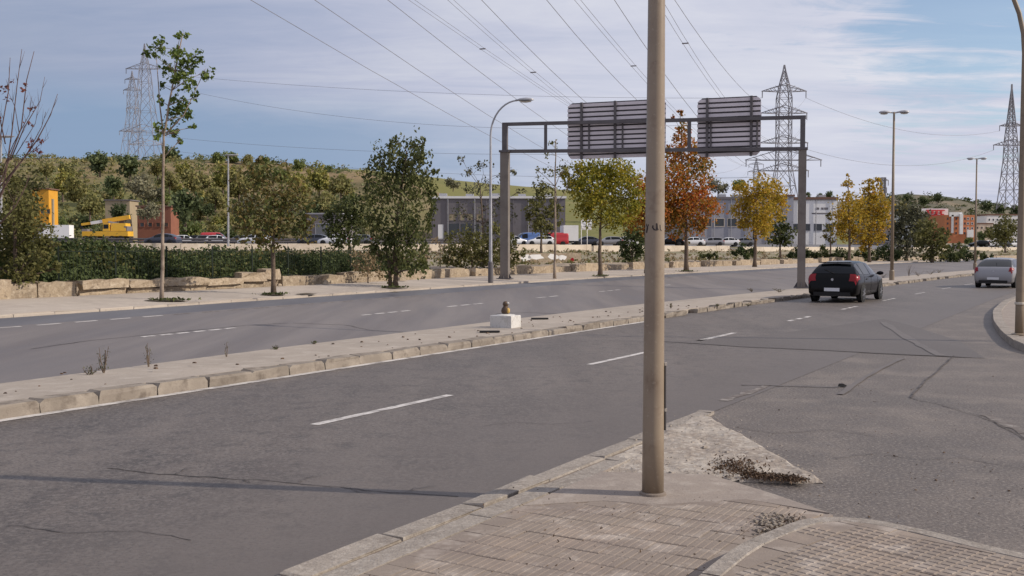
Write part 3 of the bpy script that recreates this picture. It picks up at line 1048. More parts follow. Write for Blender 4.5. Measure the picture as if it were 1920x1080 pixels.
def tile_field(poly, size, ang, z, proto, m, parent, seen, row_shift=0.0):
    """lay whole tiles as parts where they are in view, the rest as one joined part"""
    r_ = random.Random(5)
    me = proto.mesh('tile')
    me.materials.append(m)
    co, si = math.cos(ang), math.sin(ang)
    loc = [(p[0] * co + p[1] * si, -p[0] * si + p[1] * co) for p in poly]
    if poly_area(loc) < 0:
        loc = loc[::-1]
    x0, x1 = min(p[0] for p in loc), max(p[0] for p in loc)
    y0, y1 = min(p[1] for p in loc), max(p[1] for p in loc)
    rest = MB()
    cnt = 0
    for j in range(int(math.floor(y0 / size)), int(math.ceil(y1 / size)) + 1):
        off = (j % 2) * row_shift * size
        for i in range(int(math.floor(x0 / size)) - 1, int(math.ceil(x1 / size)) + 1):
            a, b = i * size + off, j * size
            cell = [(a, b), (a + size, b), (a + size, b + size), (a, b + size)]
            cp = clip_poly(loc, cell)
            if len(cp) < 3:
                continue
            ar = poly_area(cp) / size ** 2
            cx, cy = (a + size / 2), (b + size / 2)
            wx, wy = cx * co - cy * si, cx * si + cy * co
            dz = r_.uniform(-0.0025, 0.0025)
            vis = seen(wx, wy)
            if ar > 0.995:
                if vis and cnt < 298:
                    o = bpy.data.objects.new('tile', me)
                    link(o, parent)
                    o.location = (wx, wy, z + dz)
                    o.rotation_euler = (r_.uniform(-.006, .006), r_.uniform(-.006, .006), ang)
                    cnt += 1
                else:
                    vs = [(wx + v[0] * co - v[1] * si, wy + v[0] * si + v[1] * co, z + dz + v[2]) for v in proto.v]
                    rest.add(vs, proto.f)
            elif ar > 0.12:
                wp = [(p[0] * co - p[1] * si, p[0] * si + p[1] * co) for p in cp]
                mcx = sum(p[0] for p in wp) / len(wp)
                mcy = sum(p[1] for p in wp) / len(wp)
                wp = [(mcx + (p[0] - mcx) * 0.97, mcy + (p[1] - mcy) * 0.97) for p in wp]
                if vis and cnt < 298:
                    MB().prism(wp, z - 0.02, z - 0.002 + dz).build('tile', m, parent)
                    cnt += 1
                else:
                    rest.prism(wp, z - 0.02, z - 0.002 + dz)
    if rest.v:
        tag(rest.build('tiles_beyond', m, parent), kind='stuff')


def in_view(x, y, z=0.1, mx=60):
    if y < 1:
        return False
    u = 960 + F * x / y
    v = 467 + F * (H - z) / y
    return -mx < u < 1920 + mx and v < 1080 + 90


tilesA = [xy_su(-4, 3.555), xy_su(6.12, 3.555), pxy(1130, 938, ZA), pxy(1240, 945, ZA), pxy(1400, 935, ZA), pxy(1545, 962, ZA), xy_su(6.25, 1.86), xy_su(-4, 1.86)]
tile_field(tilesA, 0.20, R(90) - HEAD, ZA, tile_mesh(0.20, 1, 4, relief=0.0026, gap=0.010), M['tile'], apron, in_view)

# raised pavement at the right with its own kerb
ZR = 0.17
out_line = [xy_su(-8, 1.83), xy_su(2.0, 1.83), xy_su(5.75, 1.84), pxy(1440, 998, ZR), pxy(1490, 972, ZR), pxy(1535, 963, ZR), pxy(1580, 962, ZR), pxy(1650, 971, ZR), pxy(1760, 997, ZR), pxy(1920, 1038, ZR), (4.6, 4.25), (9.0, -0.6)]
# smooth resample
def resample(pts, d):
    res = [Vector((*pts[0], 0))]
    acc = 0
    for a, b in zip(pts, pts[1:]):
        a, b = Vector((*a, 0)), Vector((*b, 0))
        n = max(1, int(round((b - a).length / d)))
        for i in range(1, n + 1):
            res.append(a.lerp(b, i / n))
    return res


line = resample(out_line, 0.12)
for _ in range(6):
    line = [line[0]] + [(line[i - 1] + line[i] * 2 + line[i + 1]) / 4 for i in range(1, len(line) - 1)] + [line[-1]]
inner = []
for i, p in enumerate(line):
    d = (line[min(i + 1, len(line) - 1)] - line[max(i - 1, 0)]).normalized()
    inner.append(p + Vector((d.y, -d.x, 0)) * 0.115)
raised_poly = [(p.x, p.y) for p in inner] + [(-2.0, -10.0)]
raised = MB().prism(raised_poly if poly_area(raised_poly) > 0 else raised_poly[::-1], -0.05, ZR - 0.014).build('raised_pavement', M['joint'])
tag(raised, kind='structure')
i = 0
while i < len(line) - 1:
    k = min(i + 6, len(line) - 1)
    mb = MB()
    idx = list(range(i, k + 1))
    vs, fs = [], []
    dz = rng.uniform(-0.006, 0.006)
    for q, j in enumerate(idx):
        a, b = line[j].copy(), inner[j].copy()
        if q == len(idx) - 1:
            a = line[j].lerp(line[j - 1], 0.08)
            b = inner[j].lerp(inner[j - 1], 0.08)
        t1, t2 = a.lerp(b, 0.1), a.lerp(b, 0.94)
        vs += [(a.x, a.y, -0.04), (a.x, a.y, ZR - 0.012 + dz), (t1.x, t1.y, ZR + dz), (t2.x, t2.y, ZR + dz), (b.x, b.y, ZR - 0.012 + dz), (b.x, b.y, -0.04)]
    for q in range(len(idx) - 1):
        for e in range(5):
            fs.append((q * 6 + e, q * 6 + e + 1, (q + 1) * 6 + e + 1, (q + 1) * 6 + e))
    fs.append(tuple(range(5, -1, -1)))
    e0 = (len(idx) - 1) * 6
    fs.append(tuple(range(e0, e0 + 6)))
    broken = 1440 < 960 + F * line[i].x / max(0.1, line[i].y) < 1500 and line[i].y > 5
    if not broken:
        mb.add(vs, fs).build('kerb_stone', M['gutter'], raised)
    i = k
tile_field(raised_poly, 0.20, math.atan2(-0.72, 0.69), ZR - 0.003, tile_mesh(0.20, 3, 3, relief=0.004, gap=0.012), M['tile'], raised, in_view)

# ---- rubble triangle of broken concrete between the kerb line and the side street
def build_rubble():
    poly = [pxy(1060, 904, .04), pxy(1110, 868, .04), pxy(1205, 826, .03), pxy(1312, 770, .03), pxy(1345, 786, .03), pxy(1420, 826, .03), pxy(1500, 872, .03), pxy(1556, 903, .02),
            pxy(1440, 897, .04), pxy(1325, 890, .05), pxy(1250, 886, .055), pxy(1125, 884, .055)]
    xs = [p[0] for p in poly]
    ys = [p[1] for p in poly]
    st = 0.035
    idx = {}
    vs, fs = [], []

    def ins(x, y):
        c = False
        for i in range(len(poly)):
            (x1, y1), (x2, y2) = poly[i - 1], poly[i]
            if (y1 > y) != (y2 > y) and x < (x2 - x1) * (y - y1) / (y2 - y1) + x1:
                c = not c
        return c

    def edge_d(x, y):
        d = 9
        for i in range(len(poly)):
            a, b = Vector(poly[i - 1]), Vector(poly[i])
            t = max(0, min(1, (Vector((x, y)) - a).dot(b - a) / (b - a).length_squared))
            d = min(d, (a.lerp(b, t) - Vector((x, y))).length)
        return d
    nx, ny = int((max(xs) - min(xs)) / st) + 2, int((max(ys) - min(ys)) / st) + 2
    for i in range(nx):
        for j in range(ny):
            x, y = min(xs) + i * st, min(ys) + j * st
            x += 0.01 * mnoise.noise((x * 40, y * 40, 1))
            if ins(x, y):
                d = edge_d(x, y)
                z = -0.022 + 0.065 * smooth(d / 0.075) + 0.010 * mnoise.noise((x * 9, y * 9, 0)) * smooth(d / 0.1) + 0.005 * mnoise.noise((x * 25, y * 25, 5)) + 0.018 * mnoise.noise((x * 3, y * 3, 2))
                idx[(i, j)] = len(vs)
                vs.append((x, y, z))
    for (i, j), a in idx.items():
        q = [(i, j), (i + 1, j), (i + 1, j + 1), (i, j + 1)]
        if all(k in idx for k in q):
            fs.append(tuple(idx[k] for k in q))
    o = MB().add(vs, fs).build('broken_concrete', M['rubble'])
    tag(o, kind='structure')
    base = MB()
    # loose chips
    mb = MB()
    r_ = random.Random(4)
    keys = list(idx.values())
    for k in range(260):
        v = vs[r_.choice(keys)]
        chip(mb, (v[0] + r_.gauss(0, .12), v[1] + r_.gauss(0, .12), max(.004, v[2])), r_.uniform(0.003, 0.012) * (1.8 if r_.random() < .06 else 1), r_)
    tag(mb.build('concrete_chips', M['stone_bit'], o), kind='stuff')
    return poly


def chip(mb, c, r, r_):
    a = r_.uniform(0, PI)
    vs = []
    for sx, sy, sz in ((-1, -1, -.4), (1, -1, -.4), (1, 1, -.4), (-1, 1, -.4), (-.6, -.5, .7), (.7, -.6, .6), (.5, .7, .8), (-.7, .5, .6)):
        x, y = sx * r * r_.uniform(.7, 1.3), sy * r * r_.uniform(.6, 1.1)
        vs.append((c[0] + x * math.cos(a) - y * math.sin(a), c[1] + x * math.sin(a) + y * math.cos(a), c[2] + sz * r * .7))
    mb.add(vs, [(4, 5, 6, 7), (0, 1, 5, 4), (1, 2, 6, 5), (2, 3, 7, 6), (3, 0, 4, 7)])


build_rubble()

# gravel where the kerb has crumbled, grit over asphalt and pavement
mb = MB()
r_ = random.Random(9)
for k in range(260):
    p = at(r_.gauss(1462, 24), r_.gauss(988, 10), ZA)
    chip(mb, (p.x, p.y, ZA + r_.uniform(-.005, .022)), r_.uniform(0.006, 0.015), r_)
tag(mb.build('crumbled_kerb_gravel', M['kerb']), 'heap of broken kerb gravel at the corner of the raised tiled pavement', 'gravel', kind='stuff')
mb = MB()
for k in range(420):
    p = at(r_.uniform(1280, 1960), 700 + 380 * r_.random() ** 1.2, 0)
    if p.x * SA + p.y * CA > 7.2 and xy2su(p.x, p.y)[1] < 3.6:
        chip(mb, (p.x, p.y, 0.004), r_.uniform(0.002, 0.006) * (2 if r_.random() < .05 else 1), r_)
for k in range(160):
    p = at(r_.uniform(620, 1500), r_.uniform(930, 1085), ZA)
    s, u = xy2su(p.x, p.y)
    if 1.9 < u < 3.5 and k % 2:
        chip(mb, (p.x, p.y, ZA + .002), r_.uniform(0.002, 0.005), r_)
for k in range(90):
    s, u = r_.uniform(3, 30), r_.uniform(10.7, 12.4)
    x, y = su2xy(s, u)
    chip(mb, (x, y, 0.17 if s < 12 else 0.13), r_.uniform(0.01, 0.03), r_)
tag(mb.build('grit', M['litter']), kind='stuff')

# ---- pavement on the far side of the side street (right edge of view)
isl = [(60, -14), (14.0, 12.6), (10.2, 15.6), pxy(1922, 668, 0), pxy(1880, 636, 0), pxy(1862, 611, 0), pxy(1861, 590, 0), pxy(1880, 571, 0), pxy(1902, 563, 0)]
isl_line = resample(isl, 0.8)
for _ in range(3):
    isl_line = [isl_line[0]] + [(isl_line[i - 1] + isl_line[i] * 2 + isl_line[i + 1]) / 4 for i in range(1, len(isl_line) - 1)] + [isl_line[-1]]
for s in range(43, 200, 4):
    x, y = su2xy(s, 3.2 + curve(s))
    isl_line.append(Vector((x, y, 0)))
isl_in = []
for i, p in enumerate(isl_line):
    d = (isl_line[min(i + 1, len(isl_line) - 1)] - isl_line[max(i - 1, 0)]).normalized()
    isl_in.append(p + Vector((d.y, -d.x, 0)) * 0.22)
ip = [(p.x, p.y) for p in isl_in] + [(260, 120), (160, -40)]
island = MB().prism(ip if poly_area(ip) > 0 else ip[::-1], -0.05, 0.12).build('right_pavement', M['pave_near'])
tag(island, kind='structure')
for a in range(0, len(isl_line) - 1):
    if isl_line[a].y > 110 or isl_line[a].x > 26 and isl_line[a].y < 15:
        continue
    q = [isl_line[a], isl_line[a + 1].lerp(isl_line[a], 0.02), isl_in[a + 1].lerp(isl_in[a], 0.02), isl_in[a]]
    block(ccw([(p.x, p.y) for p in q]), -0.05, 0.135, 0.004, rng, 0.015).build('kerb_stone', M['gutter'], island)

# ---- car park beyond the wall
mb = MB()
vs, fs = [], []
pxs = list(range(-300, 2500, 50))
for px in pxs:
    yb = barr_y(px)
    for dy in (2.5, 12, 30, 55, 80):
        y = yb + dy
        x = (px - 960) / F * y
        vs.append((x, y, ground_z(x, y) + 0.09))
for i in range(len(pxs) - 1):
    for j in range(4):
        fs.append((i * 5 + j, (i + 1) * 5 + j, (i + 1) * 5 + j + 1, i * 5 + j + 1))
tag(mb.add(vs, fs).build('car_park', M['lot']), kind='structure')


# ---- hills
def build_hill(name, ridge, y_ridge, y_base, y_back, m, amp, seed, back_drop=0.0):
    px0, px1 = ridge[0][0], ridge[-1][0]
    nx, ny = 150, 34
    vs, fs = [], []
    for i in range(nx + 1):
        px = px0 + (px1 - px0) * i / nx
        zr = pt(px, lerp_tab(ridge, px), y_ridge).z
        for j in range(ny + 1):
            t = j / ny
            if t < 0.8:
                k = t / 0.8
                y = y_base + (y_ridge - y_base) * k
                x = (px - 960) / F * y
                zb = ground_z(x, y_base) - 0.5
                z = zb + (zr - zb) * (0.35 * k + 0.65 * smooth(k))
                z += amp * mnoise.noise((x * 0.02, y * 0.02, seed)) * math.sin(PI * min(1, k)) * 2.0 + amp * 0.25 * mnoise.noise((x * 0.09, y * 0.09, seed))
            else:
                k = (t - 0.8) / 0.2
                y = y_ridge + (y_back - y_ridge) * k
                x = (px - 960) / F * y
                z = zr - back_drop * smooth(k) * zr
                if j == ny:
                    z = ground_z(x, y) - 1
            vs.append((x, y, z))
    w = ny + 1
    for i in range(nx):
        for j in range(ny):
            fs.append((i * w + j, (i + 1) * w + j, (i + 1) * w + j + 1, i * w + j + 1))
    o = MB().add(vs, fs).build(name, m, None, True)
    tag(o, kind='structure')

    def height(px, y):
        fi = (px - px0) / (px1 - px0) * nx
        i = max(0, min(nx - 1, int(fi)))
        tt = max(0, min(1, (y - y_base) / (y_ridge - y_base))) * 0.8 * ny
        j = max(0, min(ny - 1, int(tt)))
        fi -= i
        tt -= j
        g = lambda a, b: vs[a * w + b][2]
        return (g(i, j) * (1 - fi) + g(i + 1, j) * fi) * (1 - tt) + (g(i, j + 1) * (1 - fi) + g(i + 1, j + 1) * fi) * tt
    return height


RIDGE_L = [(-900, 330), (-400, 305), (0, 299), (90, 297), (180, 299), (270, 301), (340, 300), (420, 301), (520, 309), (600, 316), (680, 323), (760, 340), (860, 372), (960, 420), (1050, 450)]
RIDGE_G = [(560, 322), (640, 316), (680, 318), (760, 326), (860, 339), (930, 346), (1010, 351), (1100, 361), (1250, 384), (1400, 408), (1560, 432), (1700, 452)]
RIDGE_R = [(1300, 432), (1420, 404), (1560, 380), (1690, 365), (1760, 369), (1830, 379), (1900, 391), (2000, 397), (2200, 400), (2500, 415), (2800, 440)]
hill_l = build_hill('hill', RIDGE_L, 420, 232, 900, M['hill'], 2.2, 1.0)
hill_g = build_hill('hill', RIDGE_G, 470, 285, 900, M['hill_green'], 0.8, 2.0)
hill_r = build_hill('hill', RIDGE_R, 1150, 700, 1900, M['hill_far'], 5.0, 3.0)

# ================================================================== STREET FURNITURE
def lamp_head(parent, p, d, ln=0.62, name='lamp_head'):
    """cobra-head lantern at p, pointing along d (horizontal)"""
    d = Vector((d[0], d[1], 0)).normalized()
    n = Vector((-d.y, d.x, 0))
    mb = MB()
    prof = [(-0.12, .035, .035), (0.0, .07, .06), (.15 * ln, .12, .09), (.5 * ln, .155, .115), (.85 * ln, .12, .09), (ln, .04, .04)]
    vs, fs = [], []
    k = 10
    for t, w, h in prof:
        for i in range(k):
            a = 2 * PI * i / k
            q = Vector(p) + d * t + n * (w * math.cos(a)) + Vector((0, 0, h * math.sin(a) * (1.0 if math.sin(a) > 0 else 0.45)))
            vs.append(q)
    for i in range(len(prof) - 1):
        for j in range(k):
            j2 = (j + 1) % k
            fs.append((i * k + j, i * k + j2, (i + 1) * k + j2, (i + 1) * k + j))
    fs += [tuple(range(k))[::-1], tuple(range((len(prof) - 1) * k, len(prof) * k))]
    h = MB().add(vs, fs).build(name, M['galv'], parent, True)
    gl = MB()
    vs = []
    for t, w, zz in ((.18 * ln, .10, -.045), (.5 * ln, .135, -.07), (.85 * ln, .10, -.045)):
        c = Vector(p) + d * t + Vector((0, 0, zz - 0.0))
        vs += [c - n * w, c - Vector((0, 0, .05)), c + n * w]
    fs = [(0, 1, 4, 3), (1, 2, 5, 4), (3, 4, 7, 6), (4, 5, 8, 7)]
    c = gl.add(vs, fs).build('lamp_cover', M['lampglass'], h, True)
    return h


def bent_post(base, hgt, reach, d, r0, r1, m, parent, bend=1.6, n=14, name='post'):
    d = Vector((d[0], d[1], 0)).normalized()
    pts, rad = [], []
    zs = hgt - bend
    for i in range(10):
        t = i / 10
        pts.append(base + Vector((0, 0, zs * t)))
        rad.append(r0 + (r1 - r0) * t * 0.85)
    for i in range(11):
        a = PI / 2 * i / 10
        pts.append(base + Vector((0, 0, zs + bend * math.sin(a))) + d * (reach * (1 - math.cos(a))))
        rad.append(r0 + (r1 - r0) * (0.85 + 0.15 * i / 10))
    MB().tube(pts, rad, n).build(name, m, parent, True)
    return pts[-1]


def post_base(base, parent, m, r=0.2, h=0.03):
    MB().box((base.x, base.y, base.z + h / 2), (2 * r, 2 * r, h), HEAD * -1).build('base_plate', m, parent)


# -- the tan post in front
b = at(1224, 926, ZA)
t = thing('lamp_post', 'tall tan painted tapering lamp post standing on the near tiled pavement', 'lamp post', b, 'lamp posts along the avenue')
ROADN = Vector((-CA, SA, 0))
pts, rad = [], []
n_ = 24
for i in range(n_):
    z = 9.0 * i / (n_ - 1)
    pts.append(b + Vector((0.0012 * z * 2, 0, z)))
    rad.append(0.0800 - (0.0800 - 0.033) * z / 9.0)
MB().tube(pts, rad, 32).build('post', M['pole_tan'], t, True)
MB().lathe([(0.10, -0.01), (0.096, 0.012), (0.084, 0.02)], 28, tuple(b)).build('footing_ring', M['joint'], t)
tip = bent_post(b + Vector((0.02, 0, 8.95)), 1.2, 1.5, ROADN, 0.034, 0.03, M['pole_tan'], t, bend=1.0, name='arm')
lamp_head(t, tip, ROADN)
# cable strip strapped to its right side
mb = MB()
rx = lambda z: 0.0800 - 0.0052 * z
side_p = lambda z, e=0.008: b + Vector((rx(z) + e, -0.012, z))
mb.tube([side_p(0.47), side_p(0.95)], 0.0085, 8)
mb.build('cable', M['cable'], t)
for z in (0.62, 0.955):
    mb = MB()
    p = side_p(z, 0.012)
    mb.box((p.x, p.y, p.z), (0.018, 0.02, 0.022))
    mb.build('cable_clip', M['clamp'], t)
# black pen strokes on the shaft at head height
def on_shaft(a, z, e=0.0012):
    rr = rx(z) + e
    return b + Vector((rr * math.sin(a), -rr * math.cos(a), z)) + Vector((0.0024 * z, 0, 0))


def stroke(pts2, w):
    mb = MB()
    vs, fs = [], []
    for i, (a, z) in enumerate(pts2):
        a2, z2 = pts2[min(i + 1, len(pts2) - 1)]
        a1, z1 = pts2[max(i - 1, 0)]
        da, dz = (a2 - a1) * 0.07, z2 - z1
        ll = math.hypot(da, dz) or 1
        na, nz = -dz / ll * w / 2 / 0.07, da / ll * w / 2
        vs += [on_shaft(a - na, z - nz), on_shaft(a + na, z + nz)]
    for i in range(len(pts2) - 1):
        fs.append((2 * i, 2 * i + 1, 2 * i + 3, 2 * i + 2))
    mb.add(vs, fs).build('pen_mark', M['graffiti'], t)


def zpx(py):
    return pt(1224, py, b.y).z - b.z


stroke([(-1.25, zpx(420)), (-1.0, zpx(427)), (-0.85, zpx(421))], 0.012)
stroke([(-1.0, zpx(426)), (-1.05, zpx(431)), (-1.15, zpx(437))], 0.016)
stroke([(-0.33, zpx(423)), (-0.36, zpx(427)), (-0.2, zpx(431)), (0.0, zpx(432)), (0.06, zpx(426)), (0.04, zpx(419))], 0.010)
stroke([(0.06, zpx(420)), (0.10, zpx(428)), (0.2, zpx(432))], 0.010)
stroke([(0.42, zpx(422)), (0.46, zpx(431)), (0.62, zpx(433))], 0.006)

# -- brown bent post at the right edge
b = at(1911, 629, 0.12)
t = thing('lamp_post', 'brown bent lamp post with a strap and ochre pipe on the right hand kerb', 'lamp post', b, 'lamp posts along the avenue')
dl = Vector((-0.93, 0.36, 0))
tip = bent_post(b, 8.2, 2.2, dl, 0.082, 0.04, M['pole_brown'], t, bend=2.6, name='post')
lamp_head(t, tip, dl)
MB().lathe([(0.15, 0), (0.15, 0.03), (0.1, 0.05)], 16, tuple(b)).build('base_plate', M['pole_brown'], t)
MB().lathe([(0.083, 0.62), (0.097, 0.625), (0.097, 0.665), (0.083, 0.67)], 20, tuple(b)).build('strap', M['clamp'], t)
MB().tube([b + Vector((0.125, -0.03, 0.0)), b + Vector((0.12, -0.03, 2.6))], 0.028, 8).build('pipe', M['yellowpipe'], t)

# -- bent lamp on the far pavement, left of the sign gantry
b = hit(920, 530, .08)
t = thing('lamp_post', 'slim grey bent lamp post beside the left leg of the sign gantry', 'lamp post', b, 'lamp posts along the avenue')
top = pt(985, 190, b.y)
tip = bent_post(b, top.z - b.z, 1.25, (1, -0.25, 0), 0.085, 0.035, M['galv'], t, bend=1.55, n=12)
lamp_head(t, tip, (1, -0.25, 0), 0.72)
MB().lathe([(0.12, 0), (0.12, 0.9), (0.09, 0.95)], 12, tuple(b)).build('base_sleeve', M['steel_dark'], t)


# -- double lamps on the median
def double_lamp(px, py, label):
    b = at(px, py, 0.13)
    top = pt(px + 8, py - (315 if px < 1700 else 208), b.y)
    hh = top.z - b.z
    t = thing('double_lamp', label, 'lamp post', b, 'double lamps on the median')
    MB().tube([b, b + Vector((0, 0, hh))], [0.10, 0.055], 12).build('post', M['pole_brown'], t, True)
    MB().lathe([(0.14, 0), (0.14, 0.5), (0.105, 0.56)], 12, tuple(b)).build('base_sleeve', M['pole_brown'], t)
    for sgn in (-1, 1):
        d = Vector((0.985, -0.17, 0)) * sgn
        p0 = b + Vector((0, 0, hh - 0.05))
        MB().tube([p0, p0 + d * 0.25 + Vector((0, 0, .04))], 0.04, 8).build('arm', M['galv'], t)
        lamp_head(t, p0 + d * 0.25 + Vector((0, 0, .03)), d, 0.55)


double_lamp(1672, 525, 'double headed lamp post on the median just beyond the black car')
double_lamp(1828, 505, 'smaller double headed lamp post on the median left of the silver car')

# -- far lamps in the car park
def far_lamp(px, ptop, pbase, Y, label, sgn=-1):
    b = pt(px, pbase, Y)
    tp = pt(px, ptop, Y)
    t = thing('street_lamp', label, 'street lamp', b, 'lamps beyond the hedge')
    MB().tube([b, tp], [0.13, 0.08], 8).build('post', M['galv'], t)
    lamp_head(t, tp - Vector((0.3 * 1, 0, 0)), (1, 0, 0), 1.5)
    return t


far_lamp(428, 291, 462, 118, 'pale street lamp with a flat head beyond the dark ivy hedge')
far_lamp(2, 256, 470, 90, 'pale street lamp head among the bare branches at the left edge')

# -- sign gantry
def build_gantry():
    bl, br = hit(947, 523, 0.08), at(1502, 540, 0.12)
    t = thing('sign_gantry', 'dark steel gantry spanning the far carriageway and carrying two sign boards', 'gantry', br)
    zu, zl = pt(1505, 220, br.y).z, pt(1505, 279, br.y).z
    zul, zll = pt(947, 233, bl.y).z, pt(947, 284, bl.y).z
    for p, zt_, zlow, m, w in ((bl, zul, zll, M['steel_col'], 0.40), (br, zu, zl, M['steel_col'], 0.34)):
        mb = MB()
        mb.box((p.x, p.y, (p.z + zlow) / 2), (w, w, zlow - p.z), -0.25)
        mb.build('column', m, t)
        mb = MB()
        mb.box((p.x, p.y, (zlow + zt_) / 2), (w * 0.62, w * 0.62, zt_ - zlow), -0.25)
        mb.build('upper_column', M['steel_dark'], t)
        bp = MB()
        bp.box((p.x, p.y, p.z + 0.02), (w + 0.3, w + 0.3, 0.04), -0.25)
        bpo = bp.build('base_plate', M['steel_dark'], t)
        for a in range(4):
            an = a * PI / 2 - 0.25
            q = p + Vector((math.cos(an), math.sin(an), 0)) * (w / 2)
            q2 = p + Vector((math.cos(an), math.sin(an), 0)) * (w / 2 + 0.14)
            n = Vector((-math.sin(an), math.cos(an), 0)) * 0.012
            g = MB()
            vs = [q - n + Vector((0, 0, .04)), q2 - n + Vector((0, 0, .04)), q - n + Vector((0, 0, .28)), q + n + Vector((0, 0, .04)), q2 + n + Vector((0, 0, .04)), q + n + Vector((0, 0, .28))]
            g.add(vs, [(0, 1, 2), (5, 4, 3), (0, 3, 4, 1), (1, 4, 5, 2), (2, 5, 3, 0)])
            g.build('gusset', M['steel_dark'], t)
        MB().box((p.x, p.y, zlow), (w + 0.1, w + 0.1, 0.10), -0.25).build('collar', M['steel_dark'], t)
    dirv = Vector((br.x - bl.x, br.y - bl.y, 0))
    off = Vector((0, 0, 0))
    A, B = Vector((bl.x, bl.y, zul)), Vector((br.x, br.y, zu))
    A2, B2 = Vector((bl.x, bl.y, zll)), Vector((br.x, br.y, zl))
    dn = dirv.normalized()
    MB().beam(A - dn * .13, B + dn * .13, 0.15, 0.16).build('beam', M['steel_dark'], t)
    MB().beam(A2 + dn * .13, B2 - dn * .1, 0.15, 0.16).build('beam', M['steel_dark'], t)

    def on(px):                     # parameter along the gantry under an image column
        d = ray(px, 300)
        k = d.x / d.y
        tt = (A.x - k * A.y) / (k * (B.y - A.y) - (B.x - A.x))
        return tt
    for px in (1023, 1292):
        tt = on(px)
        MB().beam(A.lerp(B, tt) - Vector((0, 0, .08)), A2.lerp(B2, tt) + Vector((0, 0, .08)), 0.15).build('strut', M['steel_dark'], t)
    perp = Vector((-dn.y, dn.x, 0))     # away from the camera
    if perp.y < 0:
        perp = -perp
    for pl, pr, ytl, ytr, ybl, nsl, lab, ppos in ((1061, 1246, 190, 185, 295, 12, 'wide sign board seen from behind on the left of the gantry, grey horizontal slats', (1088, 1151, 1214)),
                                                  (1305, 1425, 181, 179, 292, 12, 'narrower sign board seen from behind on the right of the gantry, clipped upper corners', (1324, 1407))):
        tl, tr = on(pl), on(pr)
        PL, PR = A.lerp(B, tl), A.lerp(B, tr)
        c = (PL + PR) / 2
        wd = (PR - PL).length
        yaw = math.atan2(dn.y, dn.x)
        ztop = pt((pl + pr) / 2, (ytl + ytr) / 2, c.y).z
        zbot = pt((pl + pr) / 2, ybl, c.y).z
        base = c + perp * 0.30
        sb = thing('sign_board', lab, 'road sign', Vector((base.x, base.y, zbot)), 'sign boards on the gantry', yaw)
        hgt = ztop - zbot
        ch = 0.2

        def poly(z0, z1, inset=0.0):
            # outline of the board between two heights with clipped corners
            def half(z):
                d = min(z, hgt - z)
                return wd / 2 - inset - (ch - d if d < ch else 0)
            zs = [z0] + [z for z in (ch, hgt - ch) if z0 < z < z1] + [z1]
            r = [(half(z), z) for z in zs] + [(-half(z), z) for z in reversed(zs)]
            return r

        def plate(z0, z1, y0, y1, inset=0.0):
            pl_ = poly(z0, z1, inset)
            k = len(pl_)
            vs = [(x, y0, z) for x, z in pl_] + [(x, y1, z) for x, z in pl_]
            fs = [tuple(range(k)), tuple(range(2 * k - 1, k - 1, -1))] + [(i, k + i, k + (i + 1) % k, (i + 1) % k) for i in range(k)]
            return MB().add(vs, fs)
        plate(0.01, hgt - 0.01, 0.0, 0.03, 0.02).build('back_plate', M['slat_gap'], sb, local=True)
        sh = hgt / nsl
        for i in range(nsl):
            z0 = i * sh + 0.012
            z1 = (i + 1) * sh - sh * 0.30
            if i == 0:
                z0 = 0.0
            plate(z0, z1, -0.045, -0.003).build('slat', M['slat'], sb, local=True)
        for px in ppos:
            tt = on(px)
            xx = (A.lerp(B, tt) - c).dot(dn)
            MB().box((xx, -0.10, hgt / 2 - 0.02), (0.11, 0.10, hgt + 0.02)).build('stiffener', M['steel_dark'], sb, local=True)
        zrel0, zrel1 = A2.lerp(B2, (tl + tr) / 2).z - zbot, A.lerp(B, (tl + tr) / 2).z - zbot
        for px in ([p + 14 for p in ppos[:2]] if len(ppos) == 3 else [1331, 1418]):
            tt = on(px)
            xx = (A.lerp(B, tt) - c).dot(dn)
            MB().box((xx, -0.085, (zrel0 + zrel1) / 2), (0.07, 0.07, zrel1 - zrel0)).build('hanger', M['steel_dark'], sb, local=True)


build_gantry()

# -- plinth with the small figure
b = at(948, 613, 0.125)
t = thing('concrete_block', 'white concrete block lying on the median with a small figure on top', 'block', b)
yaw = R(-28)
mb = MB()
q_ = [(-.26, -.23), (.26, -.23), (.26, .23), (-.26, .23)]
mb = block([(b.x + x_ * math.cos(yaw) - y_ * math.sin(yaw), b.y + x_ * math.sin(yaw) + y_ * math.cos(yaw)) for x_, y_ in q_], b.z - .03, b.z + .26, 0.006, random.Random(1), 0.014)
mb.build('block', M['plinth'], t)
MB().lathe([(0.22, 0.26), (0.20, 0.275), (0.10, 0.29)], 14, (b.x, b.y, b.z)).build('mortar_pad', M['plinth'], t)
b2 = b + Vector((0.0, 0, 0.285))
t = thing('figurine', 'small dark brown and ochre figurine on the white concrete block', 'figurine', b2)
MB().lathe([(0.055, 0), (0.085, 0.02), (0.10, 0.07), (0.088, 0.12), (0.06, 0.16), (0.05, 0.18)], 14, tuple(b2)).build('body', M['figbrown'], t, True)
MB().lathe([(0.035, 0.17), (0.062, 0.20), (0.066, 0.235), (0.05, 0.27), (0.02, 0.285)], 12, tuple(b2)).build('head', M['figbrown'], t, True)
q = b2 + Vector((0.055, -0.05, 0))
MB().lathe([(0.02, 0.02), (0.042, 0.05), (0.04, 0.11), (0.018, 0.14)], 10, tuple(q)).build('front_panel', M['figyellow'], t, True)
MB().lathe([(0.01, 0.22), (0.03, 0.235), (0.03, 0.255), (0.012, 0.27)], 8, (b2.x + 0.05, b2.y - 0.035, b2.z)).build('face', M['plinth'], t, True)

